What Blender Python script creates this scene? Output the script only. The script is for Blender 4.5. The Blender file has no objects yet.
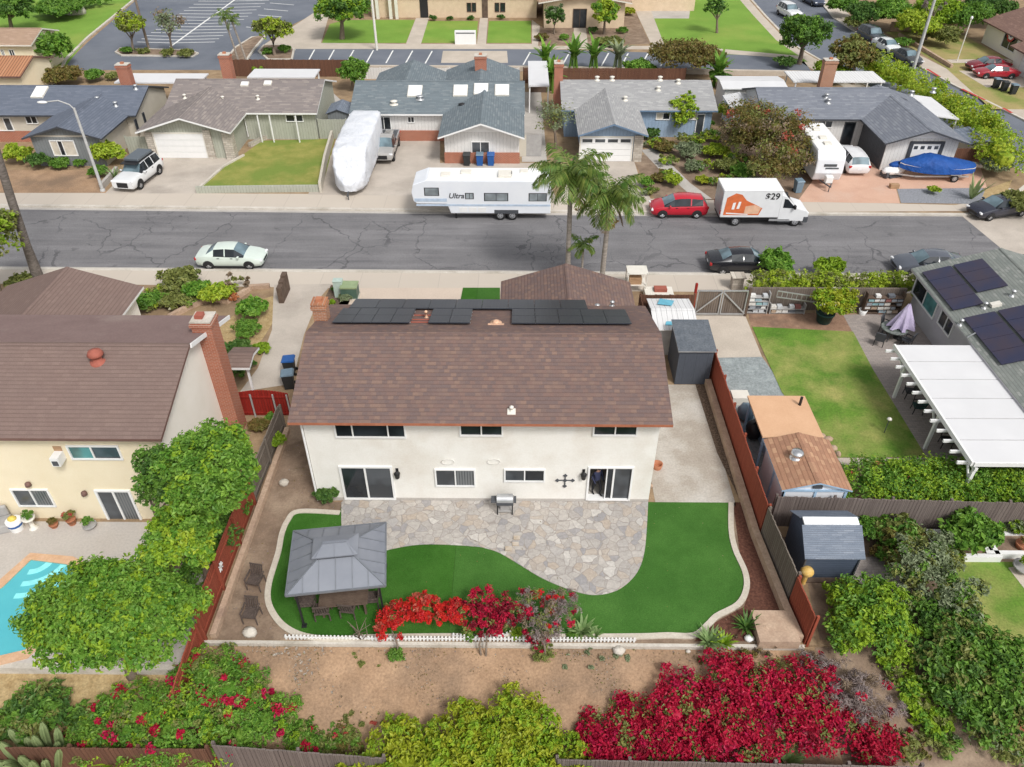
SKY, SUN, EXPO = .105, 1.5, .64
import bpy, math, random
import numpy as np
from mathutils import Matrix, Vector
R = math.radians
SC = bpy.context.scene
COL = SC.collection
rng = np.random.default_rng(7)
rnd = random.Random(11)

# ------------------------------------------------------------------ camera survey: pixel -> place
H = 26.0; TH = R(38.2); F = 767.0; YAW = R(0.5)
_c, _s = math.cos(TH), math.sin(TH); _cy, _sy = math.cos(YAW), math.sin(YAW)
FW = (-_sy*_c, _cy*_c, -_s); RT = (_cy, _sy, 0); UP = (-_sy*_s, _cy*_s, _c)
YW = 16.95            # line of the low wall behind the back garden
def gz(x, y):         # height of the terrain
    if y >= YW: return 0.0
    return max(-1.3, -0.1-(YW-y)*0.222)
def ray(px, py):
    u = (px-512)/F; v = -(py-383.5)/F
    return [FW[i]+u*RT[i]+v*UP[i] for i in range(3)]
def at(px, py, h=0.0):
    d = ray(px, py); t = (h-H)/d[2]
    return Vector((d[0]*t, d[1]*t, h))
def atg(px, py):
    h = 0.0
    for _ in range(8):
        p = at(px, py, h); h = gz(p.x, p.y)
    return Vector((p.x, p.y, h))
def onY(px, py, Y):
    d = ray(px, py); t = Y/d[1]
    return Vector((d[0]*t, Y, H+d[2]*t))
def onX(px, py, X):
    d = ray(px, py); t = X/d[0]
    return Vector((X, d[1]*t, H+d[2]*t))
def onplane(px, py, y0, z0, k):    # plane z = z0 + k (y-y0)
    d = ray(px, py); t = (z0-k*y0-H)/(d[2]-k*d[1])
    return Vector((d[0]*t, d[1]*t, H+d[2]*t))
def onplaneX(px, py, x0, z0, k):   # plane z = z0 + k (x-x0)
    d = ray(px, py); t = (z0-k*x0-H)/(d[2]-k*d[0])
    return Vector((d[0]*t, d[1]*t, H+d[2]*t))
def depth(p): return p.x*FW[0]+p.y*FW[1]+(p.z-H)*FW[2]

# ------------------------------------------------------------------ objects
WM = {}
def link(o): COL.objects.link(o); return o
def tag(o, label=None, cat=None, group=None, kind=None):
    if label: o['label'] = label
    if cat: o['category'] = cat
    if group: o['group'] = group
    if kind: o['kind'] = kind
    return o
def thing(name, label, cat, loc=(0, 0, 0), rz=0.0, group=None):
    o = bpy.data.objects.new(name, None); link(o); o.empty_display_size = 0.2
    o.location = loc; o.rotation_euler = (0, 0, rz)
    WM[o.name] = Matrix.Translation(Vector(loc)) @ Matrix.Rotation(rz, 4, 'Z')
    return tag(o, label, cat, group)
def wm(o): return WM.get(o.name, Matrix.Identity(4))
def mesh_obj(name, me, parent=None):
    o = bpy.data.objects.new(name, me); link(o)
    if parent is not None:
        o.parent = parent; WM[o.name] = wm(parent)
    return o
class MB:
    def __init__(s): s.v = []; s.f = []; s.m = []; s.sm = []
    def add(s, vs, fs, mi=0, smooth=False):
        n = len(s.v); s.v += [tuple(v) for v in vs]
        for f in fs:
            s.f.append([n+i for i in f]); s.m.append(mi); s.sm.append(smooth)
        return s
    def quad(s, a, b, c, d, mi=0): return s.add([a, b, c, d], [(0, 1, 2, 3)], mi)
    def poly(s, pts, mi=0): return s.add(pts, [tuple(range(len(pts)))], mi)
    def box(s, x0, y0, z0, x1, y1, z1, mi=0):
        if x0 > x1: x0, x1 = x1, x0
        if y0 > y1: y0, y1 = y1, y0
        if z0 > z1: z0, z1 = z1, z0
        v = [(x0,y0,z0),(x1,y0,z0),(x1,y1,z0),(x0,y1,z0),(x0,y0,z1),(x1,y0,z1),(x1,y1,z1),(x0,y1,z1)]
        return s.add(v, [(0,3,2,1),(4,5,6,7),(0,1,5,4),(1,2,6,5),(2,3,7,6),(3,0,4,7)], mi)
    def obox(s, c, sz, M=None, mi=0):        # oriented box: centre, full size, 3x3 rotation
        v = []
        for dz in (-.5, .5):
            for dx, dy in ((-.5,-.5),(.5,-.5),(.5,.5),(-.5,.5)):
                p = Vector((dx*sz[0], dy*sz[1], dz*sz[2]))
                if M is not None: p = M @ p
                v.append(p+Vector(c))
        return s.add(v, [(0,3,2,1),(4,5,6,7),(0,1,5,4),(1,2,6,5),(2,3,7,6),(3,0,4,7)], mi)
    def beam(s, a, b, w, h, mi=0):
        a, b = Vector(a), Vector(b); d = b-a
        M = d.to_track_quat('X', 'Z').to_matrix()
        return s.obox((a+b)/2, (d.length, w, h), M, mi)
    def prism(s, pts, z0, z1, mi=0, side=None):
        n = len(pts); side = mi if side is None else side
        ar = sum(pts[i][0]*pts[(i+1)%n][1]-pts[(i+1)%n][0]*pts[i][1] for i in range(n))
        if ar < 0: pts = list(pts)[::-1]
        v = [(p[0], p[1], z0) for p in pts]+[(p[0], p[1], z1) for p in pts]
        s.add(v, [tuple(range(n, 2*n)), tuple(range(n-1, -1, -1))], mi)
        return s.add(v, [(i, (i+1)%n, n+(i+1)%n, n+i) for i in range(n)], side)
    def tube(s, pts, rs, n=8, mi=0, smooth=True, cap=True):
        pts = [Vector(p) for p in pts]
        if not hasattr(rs, '__len__'): rs = [rs]*len(pts)
        vs = []; fs = []
        for i, p in enumerate(pts):
            d = (pts[min(i+1, len(pts)-1)]-pts[max(i-1, 0)]).normalized()
            a = d.cross(Vector((0, 0, 1)))
            if a.length < .05: a = d.cross(Vector((1, 0, 0)))
            a.normalize(); b = d.cross(a)
            for k in range(n):
                t = 2*math.pi*k/n
                vs.append(p+(a*math.cos(t)+b*math.sin(t))*rs[i])
        for i in range(len(pts)-1):
            for k in range(n):
                fs.append((i*n+k, i*n+(k+1)%n, (i+1)*n+(k+1)%n, (i+1)*n+k))
        s.add(vs, fs, mi, smooth)
        if cap:
            s.add(vs[:n], [tuple(range(n))], mi); s.add(vs[-n:], [tuple(range(n-1, -1, -1))], mi)
        return s
    def lathe(s, c, prof, n=14, mi=0, smooth=True):
        vs = []; fs = []; m = len(prof)
        for r, z in prof:
            for k in range(n):
                t = 2*math.pi*k/n; vs.append((c[0]+r*math.cos(t), c[1]+r*math.sin(t), c[2]+z))
        for i in range(m-1):
            for k in range(n): fs.append((i*n+k, i*n+(k+1)%n, (i+1)*n+(k+1)%n, (i+1)*n+k))
        s.add(vs, fs, mi, smooth)
        s.add(vs[:n], [tuple(range(n-1, -1, -1))], mi); s.add(vs[-n:], [tuple(range(n))], mi)
        return s
    def blob(s, c, r, seg=8, mi=0, jit=0.0, rg=None):
        vs = []; fs = []; n = seg; m = max(4, seg//2+1)
        for i in range(m+1):
            a = math.pi*i/m
            for k in range(n):
                t = 2*math.pi*k/n; q = 1+(rg.uniform(-jit, jit) if rg else 0)
                vs.append((c[0]+r[0]*q*math.sin(a)*math.cos(t), c[1]+r[1]*q*math.sin(a)*math.sin(t), c[2]+r[2]*q*math.cos(a)))
        for i in range(m):
            for k in range(n): fs.append(((i+1)*n+k, (i+1)*n+(k+1)%n, i*n+(k+1)%n, i*n+k))
        return s.add(vs, fs, mi, True)
    def build(s, name, mats, parent=None, world=False, bevel=0, bseg=1, subd=0):
        if not isinstance(mats, (list, tuple)): mats = [mats]
        v = s.v
        if world and parent is not None:
            Mi = wm(parent).inverted(); v = [Mi @ Vector(p) for p in v]
        me = bpy.data.meshes.new(name); me.from_pydata([tuple(p) for p in v], [], s.f)
        for m in mats: me.materials.append(m)
        me.polygons.foreach_set('material_index', s.m); me.polygons.foreach_set('use_smooth', s.sm)
        me.update()
        o = mesh_obj(name, me, parent)
        if bevel:
            b = o.modifiers.new('b', 'BEVEL'); b.width = bevel; b.segments = bseg; b.limit_method = 'ANGLE'
        if subd:
            b = o.modifiers.new('s', 'SUBSURF'); b.levels = subd; b.render_levels = subd
        return o
def children(o): return [c for c in bpy.data.objects if c.parent == o]
def copy_tree(o, parent=None):
    c = o.copy(); link(c); WM[c.name] = wm(o)
    if parent is not None: c.parent = parent
    for ch in list(children(o)): copy_tree(ch, c)
    return c
def catmull(pts, n=6, closed=False):
    out = []; P = [Vector((p[0], p[1])) for p in pts]; m = len(P)
    rngi = range(m) if closed else range(m-1)
    for i in rngi:
        if closed: a, b, c, d = P[i-1], P[i], P[(i+1)%m], P[(i+2)%m]
        else: a, b, c, d = P[max(i-1, 0)], P[i], P[i+1], P[min(i+2, m-1)]
        for k in range(n):
            t = k/n
            out.append(.5*((2*b)+(c-a)*t+(2*a-5*b+4*c-d)*t*t+(3*b-a-3*c+d)*t**3))
    if not closed: out.append(P[-1])
    return out
def strip(mb, pts, w, z0, z1, mi=0):      # a kerb of width w along a line
    P = [Vector((p[0], p[1])) for p in pts]; L = []; Rr = []
    for i, p in enumerate(P):
        d = (P[min(i+1, len(P)-1)]-P[max(i-1, 0)]).normalized(); nn = Vector((-d.y, d.x))*w/2
        L.append(p+nn); Rr.append(p-nn)
    n = len(P); v = [(p.x, p.y, z0) for p in L]+[(p.x, p.y, z0) for p in Rr]+[(p.x, p.y, z1) for p in L]+[(p.x, p.y, z1) for p in Rr]
    f = []
    for i in range(n-1):
        f += [(2*n+i, 3*n+i, 3*n+i+1, 2*n+i+1), (i, 2*n+i, 2*n+i+1, i+1), (n+i, n+i+1, 3*n+i+1, 3*n+i)]
    f += [(0, n, 3*n, 2*n), (n-1, 3*n-1, 4*n-1, 2*n-1)]
    return mb.add(v, f, mi)
def sheet(name, pts, z, m, label=None, kind='structure', thick=0):
    mb = MB()
    if thick: mb.prism([(p[0], p[1]) for p in pts], z-thick, z)
    else:
        n = len(pts); ar = sum(pts[i][0]*pts[(i+1)%n][1]-pts[(i+1)%n][0]*pts[i][1] for i in range(n))
        if ar < 0: pts = list(pts)[::-1]
        mb.poly([(p[0], p[1], z) for p in pts])
    o = mb.build(name, m); o['kind'] = kind
    if label: o['label'] = label
    return o
def px(*pts, h=0.0): return [at(a, b, h) for a, b in pts]
def pxg(*pts): return [atg(a, b) for a, b in pts]

# ------------------------------------------------------------------ materials
class NT:
    def __init__(s, name, rough=.8, spec=.3, metal=0.0):
        s.m = bpy.data.materials.new(name); s.m.use_nodes = True; s.t = s.m.node_tree; s.b = s.t.nodes['Principled BSDF']
        s.b.inputs['Roughness'].default_value = rough; s.b.inputs['Specular IOR Level'].default_value = spec; s.b.inputs['Metallic'].default_value = metal
        s.tc = None
    def n(s, ty, **kw):
        x = s.t.nodes.new(ty)
        for k, v in kw.items(): setattr(x, k, v)
        return x
    def l(s, a, b): s.t.links.new(a, b)
    def obj(s):
        if s.tc is None: s.tc = s.n('ShaderNodeTexCoord')
        return s.tc.outputs['Object']
    def pos(s): return s.n('ShaderNodeNewGeometry').outputs['Position']
    def setin(s, sock, v):
        if hasattr(v, 'is_output'): s.l(v, sock)
        else: sock.default_value = (v if not isinstance(v, tuple) or len(v) != 3 or sock.type != 'RGBA' else (*v, 1))
    def mix(s, f, a, b, bl='MIX'):
        x = s.n('ShaderNodeMix', data_type='RGBA', blend_type=bl)
        s.setin(x.inputs[0], f); s.setin(x.inputs[6], a); s.setin(x.inputs[7], b); return x.outputs[2]
    def math(s, op, a, b=0.0, c=0.0, clamp=False):
        x = s.n('ShaderNodeMath', operation=op, use_clamp=clamp); s.setin(x.inputs[0], a); s.setin(x.inputs[1], b); s.setin(x.inputs[2], c); return x.outputs[0]
    def noise(s, vec, sc, det=3.0, ro=.55, dist=0.0):
        x = s.n('ShaderNodeTexNoise'); s.setin(x.inputs['Scale'], sc); x.inputs['Detail'].default_value = det; x.inputs['Roughness'].default_value = ro
        x.inputs['Distortion'].default_value = dist; s.l(vec, x.inputs['Vector']); return x.outputs['Fac']
    def ramp(s, f, lo, hi):
        x = s.n('ShaderNodeMapRange', clamp=True); s.l(f, x.inputs[0]); x.inputs[1].default_value = lo; x.inputs[2].default_value = hi; return x.outputs[0]
    def scale(s, vec, v):
        x = s.n('ShaderNodeVectorMath', operation='MULTIPLY'); s.l(vec, x.inputs[0]); x.inputs[1].default_value = v; return x.outputs[0]
    def vadd(s, a, b):
        x = s.n('ShaderNodeVectorMath', operation='ADD'); s.l(a, x.inputs[0]); s.setin(x.inputs[1], b); return x.outputs[0]
    def comb(s, x_, y_, z_=0.0):
        x = s.n('ShaderNodeCombineXYZ'); s.setin(x.inputs[0], x_); s.setin(x.inputs[1], y_); s.setin(x.inputs[2], z_); return x.outputs[0]
    def facing(s):       # (along, up) on any upright or pitched face
        o = s.obj(); a = s.n('ShaderNodeSeparateXYZ'); s.l(o, a.inputs[0])
        b = s.n('ShaderNodeSeparateXYZ'); s.l(s.tc.outputs['Normal'], b.inputs[0])
        g = s.math('GREATER_THAN', s.math('ABSOLUTE', b.outputs[0]), s.math('ABSOLUTE', b.outputs[1]))
        x = s.n('ShaderNodeMix', data_type='FLOAT'); s.l(g, x.inputs[0]); s.l(a.outputs[0], x.inputs[2]); s.l(a.outputs[1], x.inputs[3])
        return x.outputs[0], a.outputs[2]
    def bump(s, h, st=.4, d=.02):
        x = s.n('ShaderNodeBump'); x.inputs['Strength'].default_value = st; x.inputs['Distance'].default_value = d
        s.l(h, x.inputs['Height']); s.l(x.outputs[0], s.b.inputs['Normal'])
    def col(s, c): s.setin(s.b.inputs['Base Color'], c); return s.m
MC = {}
def noisy(name, c1, c2, sc=2.0, rough=.85, bump=0.0, bsc=None, c3=None, sc3=.3, t3=(.5, .7), spec=.25, fine=0.0, stretch=None, metal=0):
    if name in MC: return MC[name]
    q = NT(name, rough, spec, metal); v = q.obj()
    if stretch: v = q.scale(v, stretch)
    f = q.ramp(q.noise(v, sc, 4), .3, .7); c = q.mix(f, c1, c2)
    if c3 is not None: c = q.mix(q.ramp(q.noise(v, sc3, 4, .6), *t3), c, c3)
    if fine:
        g = q.noise(q.obj(), 11, 3, .65); c = q.mix(fine*.75, c, q.mix(q.ramp(g, .25, .75), (.2, .2, .2), (.8, .8, .8)), 'OVERLAY')
    if bump: q.bump(q.noise(v, bsc or sc*4, 3), min(1, bump), .02 if bump <= 1 else .12)
    MC[name] = q.col(c); return MC[name]
def plain(name, c, rough=.5, metal=0.0, spec=.4, var=.12):
    return noisy(name, tuple(x*(1-var) for x in c), tuple(min(1, x*(1+var)) for x in c), 3.0, rough, spec=spec, metal=metal)
def brickmat(name, c1, c2, mortar, w=.22, h=.075, mort=.012, bias=0.0, rough=.9, dirt=None, mrow=True, off=.5, flat=False, weather=.25):
    if name in MC: return MC[name]
    q = NT(name, rough, .15)
    if flat: vec = q.obj()
    else:
        u, z = q.facing(); vec = q.comb(u, z)
    x = q.n('ShaderNodeTexBrick', offset=off); q.l(vec, x.inputs['Vector'])
    x.inputs['Scale'].default_value = 1; x.inputs['Mortar Size'].default_value = mort; x.inputs['Brick Width'].default_value = w; x.inputs['Row Height'].default_value = h
    x.inputs['Mortar Smooth'].default_value = .2; x.inputs['Bias'].default_value = bias
    x.inputs['Color1'].default_value = (*c1, 1); x.inputs['Color2'].default_value = (*c2, 1); x.inputs['Mortar'].default_value = (*mortar, 1)
    c = x.outputs['Color']
    f = q.ramp(q.noise(q.obj(), .9, 5, .65), .3, .7)
    lo = tuple(a*(1-weather) for a in c1)
    c = q.mix(q.math('MULTIPLY', f, weather*1.6), c, lo if dirt is None else dirt)
    q.bump(x.outputs['Fac'], -.3, .01)
    MC[name] = q.col(c); return MC[name]
def shingle(name, c1, c2, c3, row=.14, w=.32, weather=.2, dirt=None):
    if name in MC: return MC[name]
    q = NT(name, .92, .1); u, z = q.facing(); h = row*.31
    vec = q.comb(u, z)
    row_i = q.math('FLOOR', q.math('DIVIDE', z, h)); sh = q.math('MULTIPLY', row_i, .377)
    cell = q.math('FLOOR', q.math('ADD', q.math('DIVIDE', u, w), sh))
    wn = q.n('ShaderNodeTexWhiteNoise', noise_dimensions='2D'); q.l(q.comb(cell, row_i), wn.inputs['Vector'])
    r = wn.outputs['Value']
    c = q.mix(q.ramp(r, .0, .5), c1, c2); c = q.mix(q.ramp(r, .62, 1.0), c, c3)
    fr = q.math('FRACT', q.math('DIVIDE', z, h)); edge = q.ramp(fr, .0, .3)
    c = q.mix(edge, tuple(a*.62 for a in c1), c)
    f = q.ramp(q.noise(q.obj(), .55, 5, .6), .3, .75)
    c = q.mix(q.math('MULTIPLY', f, weather), c, dirt or tuple(a*.6 for a in c1))
    g = q.noise(q.obj(), 30, 2); c = q.mix(.25, c, q.mix(q.ramp(g, .3, .7), (0.25, .25, .25), (.75, .75, .75)), 'OVERLAY')
    q.bump(edge, .5, .012)
    MC[name] = q.col(c); return MC[name]
def boards(name, c1, c2, w=.14, rough=.85, vertical=True, gap=.05, stain=None):
    if name in MC: return MC[name]
    q = NT(name, rough, .15); u, z = q.facing(); a = u if vertical else z
    d = q.math('DIVIDE', a, w); fr = q.math('FRACT', d); idx = q.math('FLOOR', d)
    wn = q.n('ShaderNodeTexWhiteNoise', noise_dimensions='1D'); q.l(idx, wn.inputs['W'])
    c = q.mix(wn.outputs['Value'], c1, c2)
    g = q.noise(q.comb(q.math('MULTIPLY', u, 9 if vertical else 1.2), q.math('MULTIPLY', z, 1.2 if vertical else 9)), 2.2, 4, .65)
    c = q.mix(q.math('MULTIPLY', q.ramp(g, .35, .75), .55), c, tuple(x*.6 for x in c1))
    if stain is not None: c = q.mix(q.ramp(q.noise(q.obj(), .7, 4), .5, .62), c, stain)
    e = q.math('LESS_THAN', fr, gap); c = q.mix(e, c, tuple(x*.3 for x in c1))
    q.bump(q.math('SUBTRACT', 1.0, e), .4, .01)
    MC[name] = q.col(c); return MC[name]
def leafmat(name, c1, c2, c3, hue=.9, gloss=.5):
    if name in MC: return MC[name]
    q = NT(name, gloss, .3); g = q.n('ShaderNodeNewGeometry'); r = g.outputs['Random Per Island']
    c = q.mix(q.ramp(r, 0, .6), c1, c2); c = q.mix(q.ramp(r, .6, 1.0), c, c3)
    f = q.ramp(q.noise(q.obj(), 1.3, 3), .38, .62); c = q.mix(q.math('MULTIPLY', f, .5), c, c3)
    q.col(c)
    tr = q.n('ShaderNodeBsdfTranslucent'); q.l(c, tr.inputs[0]); mx = q.n('ShaderNodeMixShader'); mx.inputs[0].default_value = .3
    q.l(q.b.outputs[0], mx.inputs[1]); q.l(tr.outputs[0], mx.inputs[2]); out = [n for n in q.t.nodes if n.type == 'OUTPUT_MATERIAL'][0]
    q.l(mx.outputs[0], out.inputs[0]); MC[name] = q.m; return q.m
def glassmat(name, c=(.015, .018, .022), rough=.06, blinds=None):
    if name in MC: return MC[name]
    q = NT(name, rough, .5); v = q.obj(); col = q.mix(q.ramp(q.noise(v, .8, 2), .4, .6), c, tuple(x*1.9 for x in c))
    if blinds:
        u, z = q.facing(); fr = q.math('FRACT', q.math('DIVIDE', u, .12)); col = q.mix(q.math('GREATER_THAN', fr, .35), col, blinds)
    MC[name] = q.col(col); return q.m
def paint(name, c, rough=.25, coat=.6, metal=0.0):
    if name in MC: return MC[name]
    q = NT(name, rough, .5, metal); q.b.inputs['Coat Weight'].default_value = coat; q.b.inputs['Coat Roughness'].default_value = .08
    f = q.ramp(q.noise(q.obj(), 2.5, 4), .35, .7); MC[name] = q.col(q.mix(q.math('MULTIPLY', f, .2), c, tuple(x*.7 for x in c))); return q.m
# ------------------------------------------------------------------ material set
M = {}
M['ground'] = noisy('dry_earth', (.25,.17,.1), (.36,.26,.16), 1.2, .95, .4, 14, (.2,.14,.09), .35, fine=.35)
M['slope'] = noisy('sandy_slope', (.32,.205,.125), (.43,.285,.18), .8, .95, .4, 16, (.225,.155,.105), .33, (.42,.68), fine=.6)
M['soil'] = noisy('bare_soil', (.17,.12,.085), (.27,.195,.14), 1.4, .95, .5, 16, (.33,.25,.18), .6, fine=.4)
M['redsoil'] = noisy('red_mulch_soil', (.22,.13,.09), (.33,.21,.14), 2, .95, .5, 14, (.17,.11,.08), .8, fine=.4)
M['mulch'] = noisy('bark_mulch', (.075,.032,.022), (.16,.07,.048), 9, .95, .7, 22, fine=.4)
M['darkmulch'] = noisy('dark_bark', (.05,.035,.025), (.2,.14,.1), 11, .95, .7, 22)
M['walk'] = noisy('pale_pavement', (.46,.4,.335), (.54,.475,.4), .7, .9, .15, 20, (.44,.385,.32), .25, fine=.25)
M['drive'] = noisy('driveway_concrete', (.42,.37,.32), (.52,.465,.405), .5, .9, .1, 20, (.34,.3,.26), .3, (.5,.75), fine=.2)
M['palepink'] = noisy('pale_pink_concrete', (.52,.43,.355), (.58,.485,.4), .5, .9, .1, 20, fine=.2)
M['paleglass'] = glassmat('pale_glass', (.16,.18,.19), .12)
M['pinkdrive'] = noisy('salmon_concrete', (.52,.32,.235), (.6,.39,.29), .5, .9, .1, 20, (.55,.38,.3), .3, fine=.25)
M['conc'] = noisy('grey_concrete', (.4,.375,.345), (.5,.47,.435), .8, .9, .15, 20, (.36,.33,.3), .4, fine=.3)
M['sideconc'] = noisy('stained_concrete', (.35,.31,.26), (.43,.385,.33), .6, .9, .15, 20, (.5,.475,.43), .3, (.46,.64), fine=.4)
M['greypad'] = noisy('bluish_gravel_pad', (.2,.23,.235), (.32,.35,.35), 5, .95, .5, 24, (.38,.42,.42), 1.2, (.5,.8), fine=.5)
M['pooldeck'] = noisy('pool_deck_concrete', (.44,.405,.37), (.51,.475,.44), .6, .9, .1, 20, (.43,.39,.35), .3, fine=.25)
M['lot'] = noisy('parking_asphalt', (.135,.15,.18), (.17,.185,.215), .3, .9, .1, 20, (.115,.13,.16), .12, fine=.3)
M['line'] = plain('white_line_paint', (.72,.72,.7), .8)
M['redline'] = plain('red_kerb_paint', (.45,.05,.04), .7)
M['lawn'] = noisy('mown_lawn', (.07,.165,.018), (.14,.25,.035), .55, .95, .4, 30, (.32,.31,.1), .3, (.42,.66), fine=.6)
M['churchlawn'] = noisy('bright_lawn', (.14,.26,.035), (.19,.325,.05), .25, .95, .4, 25, (.25,.32,.065), .12, (.5,.75), fine=.4)
M['drylawn'] = noisy('parched_lawn', (.3,.25,.1), (.4,.32,.14), .6, .95, .5, 30, (.2,.23,.06), .3, (.45,.62), fine=.4)
M['greenyel'] = noisy('yellowing_lawn', (.19,.22,.045), (.32,.3,.085), .8, .95, .5, 30, (.17,.23,.045), .25, (.45,.6), fine=.35)
q = NT('artificial_turf', .95, .2); v = q.obj(); x_ = q.n('ShaderNodeSeparateXYZ'); q.l(v, x_.inputs[0])
c = q.mix(q.ramp(q.noise(v, .5, 4), .3, .7), (.028,.1,.01), (.038,.125,.014)); c = q.mix(q.ramp(q.noise(v, .3, 5, .65), .45, .75), c, (.07,.18,.03))
seam = q.math('LESS_THAN', q.math('ABSOLUTE', q.math('ADD', x_.outputs[0], 2.6)), .012)
lite = q.math('GREATER_THAN', x_.outputs[0], -2.6); c = q.mix(q.math('MULTIPLY', lite, .22), c, (.085,.19,.05)); c = q.mix(q.math('MULTIPLY', seam, .5), c, (.015,.05,.008))
f_ = q.noise(v, 26, 3, .7); c = q.mix(.55, c, q.mix(q.ramp(f_, .25, .75), (.15,.15,.15), (.85,.85,.85)), 'OVERLAY'); q.bump(f_, .7, .03); M['turf'] = q.col(c)
M['drygrass'] = noisy('straw_grass', (.33,.23,.11), (.45,.34,.18), 3, .95, .6, 24, fine=.7)
M['gravel'] = noisy('slate_gravel', (.17,.18,.2), (.32,.33,.36), 9, .95, .7, 30, fine=.7)
M['kerb'] = noisy('kerb_concrete', (.5,.46,.4), (.6,.56,.5), 1.5, .9, .2, 20, (.4,.36,.3), .5, fine=.3)
M['edging'] = noisy('cast_edging', (.5,.45,.37), (.58,.53,.45), 2, .9, .2, 20, fine=.3)
M['tanwall'] = noisy('tan_block_wall', (.4,.28,.2), (.5,.37,.27), 2.5, .95, .4, 14, (.34,.24,.18), .8, fine=.4)
M['stucco'] = noisy('white_stucco', (.75,.73,.68), (.8,.785,.745), 1.2, .9, .5, 45, (.66,.61,.54), .4, (.5,.8), fine=.25)
M['cream'] = noisy('cream_stucco', (.77,.67,.48), (.82,.725,.54), .8, .9, .4, 45, fine=.1)
M['creamwhite'] = noisy('offwhite_stucco', (.8,.76,.68), (.85,.81,.74), .8, .9, .4, 45, fine=.1)
M['churchwall'] = noisy('beige_brick_wall', (.6,.47,.33), (.68,.54,.39), 1.5, .9, .2, 20, fine=.2)
M['greywall'] = noisy('lilac_grey_stucco', (.42,.41,.43), (.48,.47,.49), 1, .9, .4, 45, fine=.1)
M['sagewall'] = boards('sage_siding', (.42,.43,.36), (.45,.46,.39), .25, .8, True, .05)
M['slatewall'] = boards('slate_siding', (.2,.215,.22), (.22,.235,.24), .25, .8, True, .05)
M['beigewall'] = noisy('beige_stucco', (.5,.46,.39), (.56,.52,.44), 1, .9, .4, 45)
M['whitesiding'] = boards('white_siding', (.72,.71,.69), (.75,.74,.72), .3, .7, True, .035)
M['bluesiding'] = boards('blue_siding', (.3,.4,.53), (.32,.42,.55), .3, .7, True, .035)
M['darksiding'] = boards('charcoal_siding', (.1,.105,.115), (.11,.115,.125), .3, .7, True, .05)
M['white'] = plain('white_trim', (.78,.78,.77), .5, var=.03)
M['offwhite'] = plain('offwhite_trim', (.7,.67,.6), .6, var=.05)
M['blacktrim'] = plain('dark_trim', (.05,.055,.065), .6)
M['bluetrim'] = plain('blue_trim', (.13,.2,.3), .6)
M['lightbluetrim'] = plain('light_blue_trim', (.33,.47,.62), .6)
M['rusttrim'] = noisy('rust_fascia', (.32,.11,.06), (.42,.17,.1), 3, .7)
M['browntrim'] = plain('brown_trim', (.16,.09,.075), .7)
M['roofmain'] = shingle('russet_shingles', (.205,.134,.115), (.16,.118,.112), (.24,.16,.128), .19, .22, .25)
M['roofG'] = shingle('faded_brown_shingles', (.212,.15,.13), (.2,.14,.122), (.228,.162,.14), .2, .3, .3, (.17,.13,.12))
M['roofGback'] = noisy('worn_brown_felt', (.205,.14,.13), (.235,.165,.152), 1, .95, .2, 20, (.29,.225,.2), .3, (.55,.75), fine=.3)
M['roofA'] = shingle('slate_blue_shingles', (.145,.165,.21), (.13,.15,.19), (.165,.185,.23), .22, .5, .2)
M['roofB'] = shingle('taupe_shingles', (.27,.235,.22), (.22,.195,.19), (.33,.29,.265), .22, .5, .2)
M['roofC'] = shingle('green_grey_shingles', (.18,.215,.235), (.155,.185,.205), (.22,.25,.265), .22, .5, .2)
M['roofD'] = shingle('pale_grey_shingles', (.36,.36,.36), (.31,.31,.315), (.42,.42,.415), .18, .5, .15)
M['roofE'] = shingle('steel_grey_shingles', (.21,.225,.26), (.18,.195,.23), (.25,.265,.295), .22, .5, .2)
M['roofH'] = shingle('sage_grey_shingles', (.25,.265,.245), (.2,.22,.205), (.31,.32,.3), .15, .3, .2)
M['rooftan'] = shingle('tan_shingles', (.4,.22,.14), (.34,.19,.125), (.52,.32,.2), .2, .3, .2)
M['rooftile'] = boards('terracotta_tile', (.42,.2,.11), (.5,.26,.15), .3, .9, True, .2)
M['roofF'] = shingle('chocolate_shingles', (.24,.15,.12), (.2,.125,.105), (.28,.18,.145), .18, .5, .2)
M['rooflt'] = shingle('beige_brown_shingles', (.4,.28,.2), (.36,.25,.18), (.45,.32,.24), .2, .5, .2)
M['shedroof'] = shingle('blue_slate_shingles', (.2,.23,.28), (.17,.2,.25), (.25,.28,.33), .17, .4, .25)
M['feltroof'] = noisy('charcoal_felt', (.1,.115,.135), (.14,.155,.175), 2, .95, .3, 40, fine=.7)
M['brick'] = brickmat('red_brick', (.42,.14,.08), (.33,.11,.065), (.42,.3,.24), .23, .085, .012)
M['brick2'] = brickmat('orange_brick', (.42,.19,.1), (.34,.15,.085), (.45,.36,.3), .23, .085, .012)
M['stone'] = brickmat('ledge_stone', (.58,.53,.46), (.36,.31,.26), (.3,.27,.23), .4, .18, .02)
M['paver'] = brickmat('brick_paver', (.38,.33,.3), (.3,.265,.25), (.24,.21,.19), .3, .15, .012, flat=True)
M['redfence'] = boards('red_stained_boards', (.33,.085,.05), (.28,.07,.042), .14, .8, True, .07)
M['redgate'] = boards('red_gate_boards', (.33,.03,.022), (.27,.024,.018), .14, .7, True, .07)
M['oldfence'] = boards('weathered_boards', (.2,.165,.14), (.15,.12,.1), .14, .95, True, .1)
M['greyfence'] = boards('purple_grey_boards', (.2,.165,.15), (.155,.125,.115), .16, .95, True, .08)
M['mixfence'] = boards('halfstained_boards', (.21,.18,.15), (.16,.13,.11), .14, .95, True, .1)
M['brownfence'] = boards('brown_boards', (.17,.085,.055), (.13,.065,.045), .16, .9, True, .08)
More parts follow.
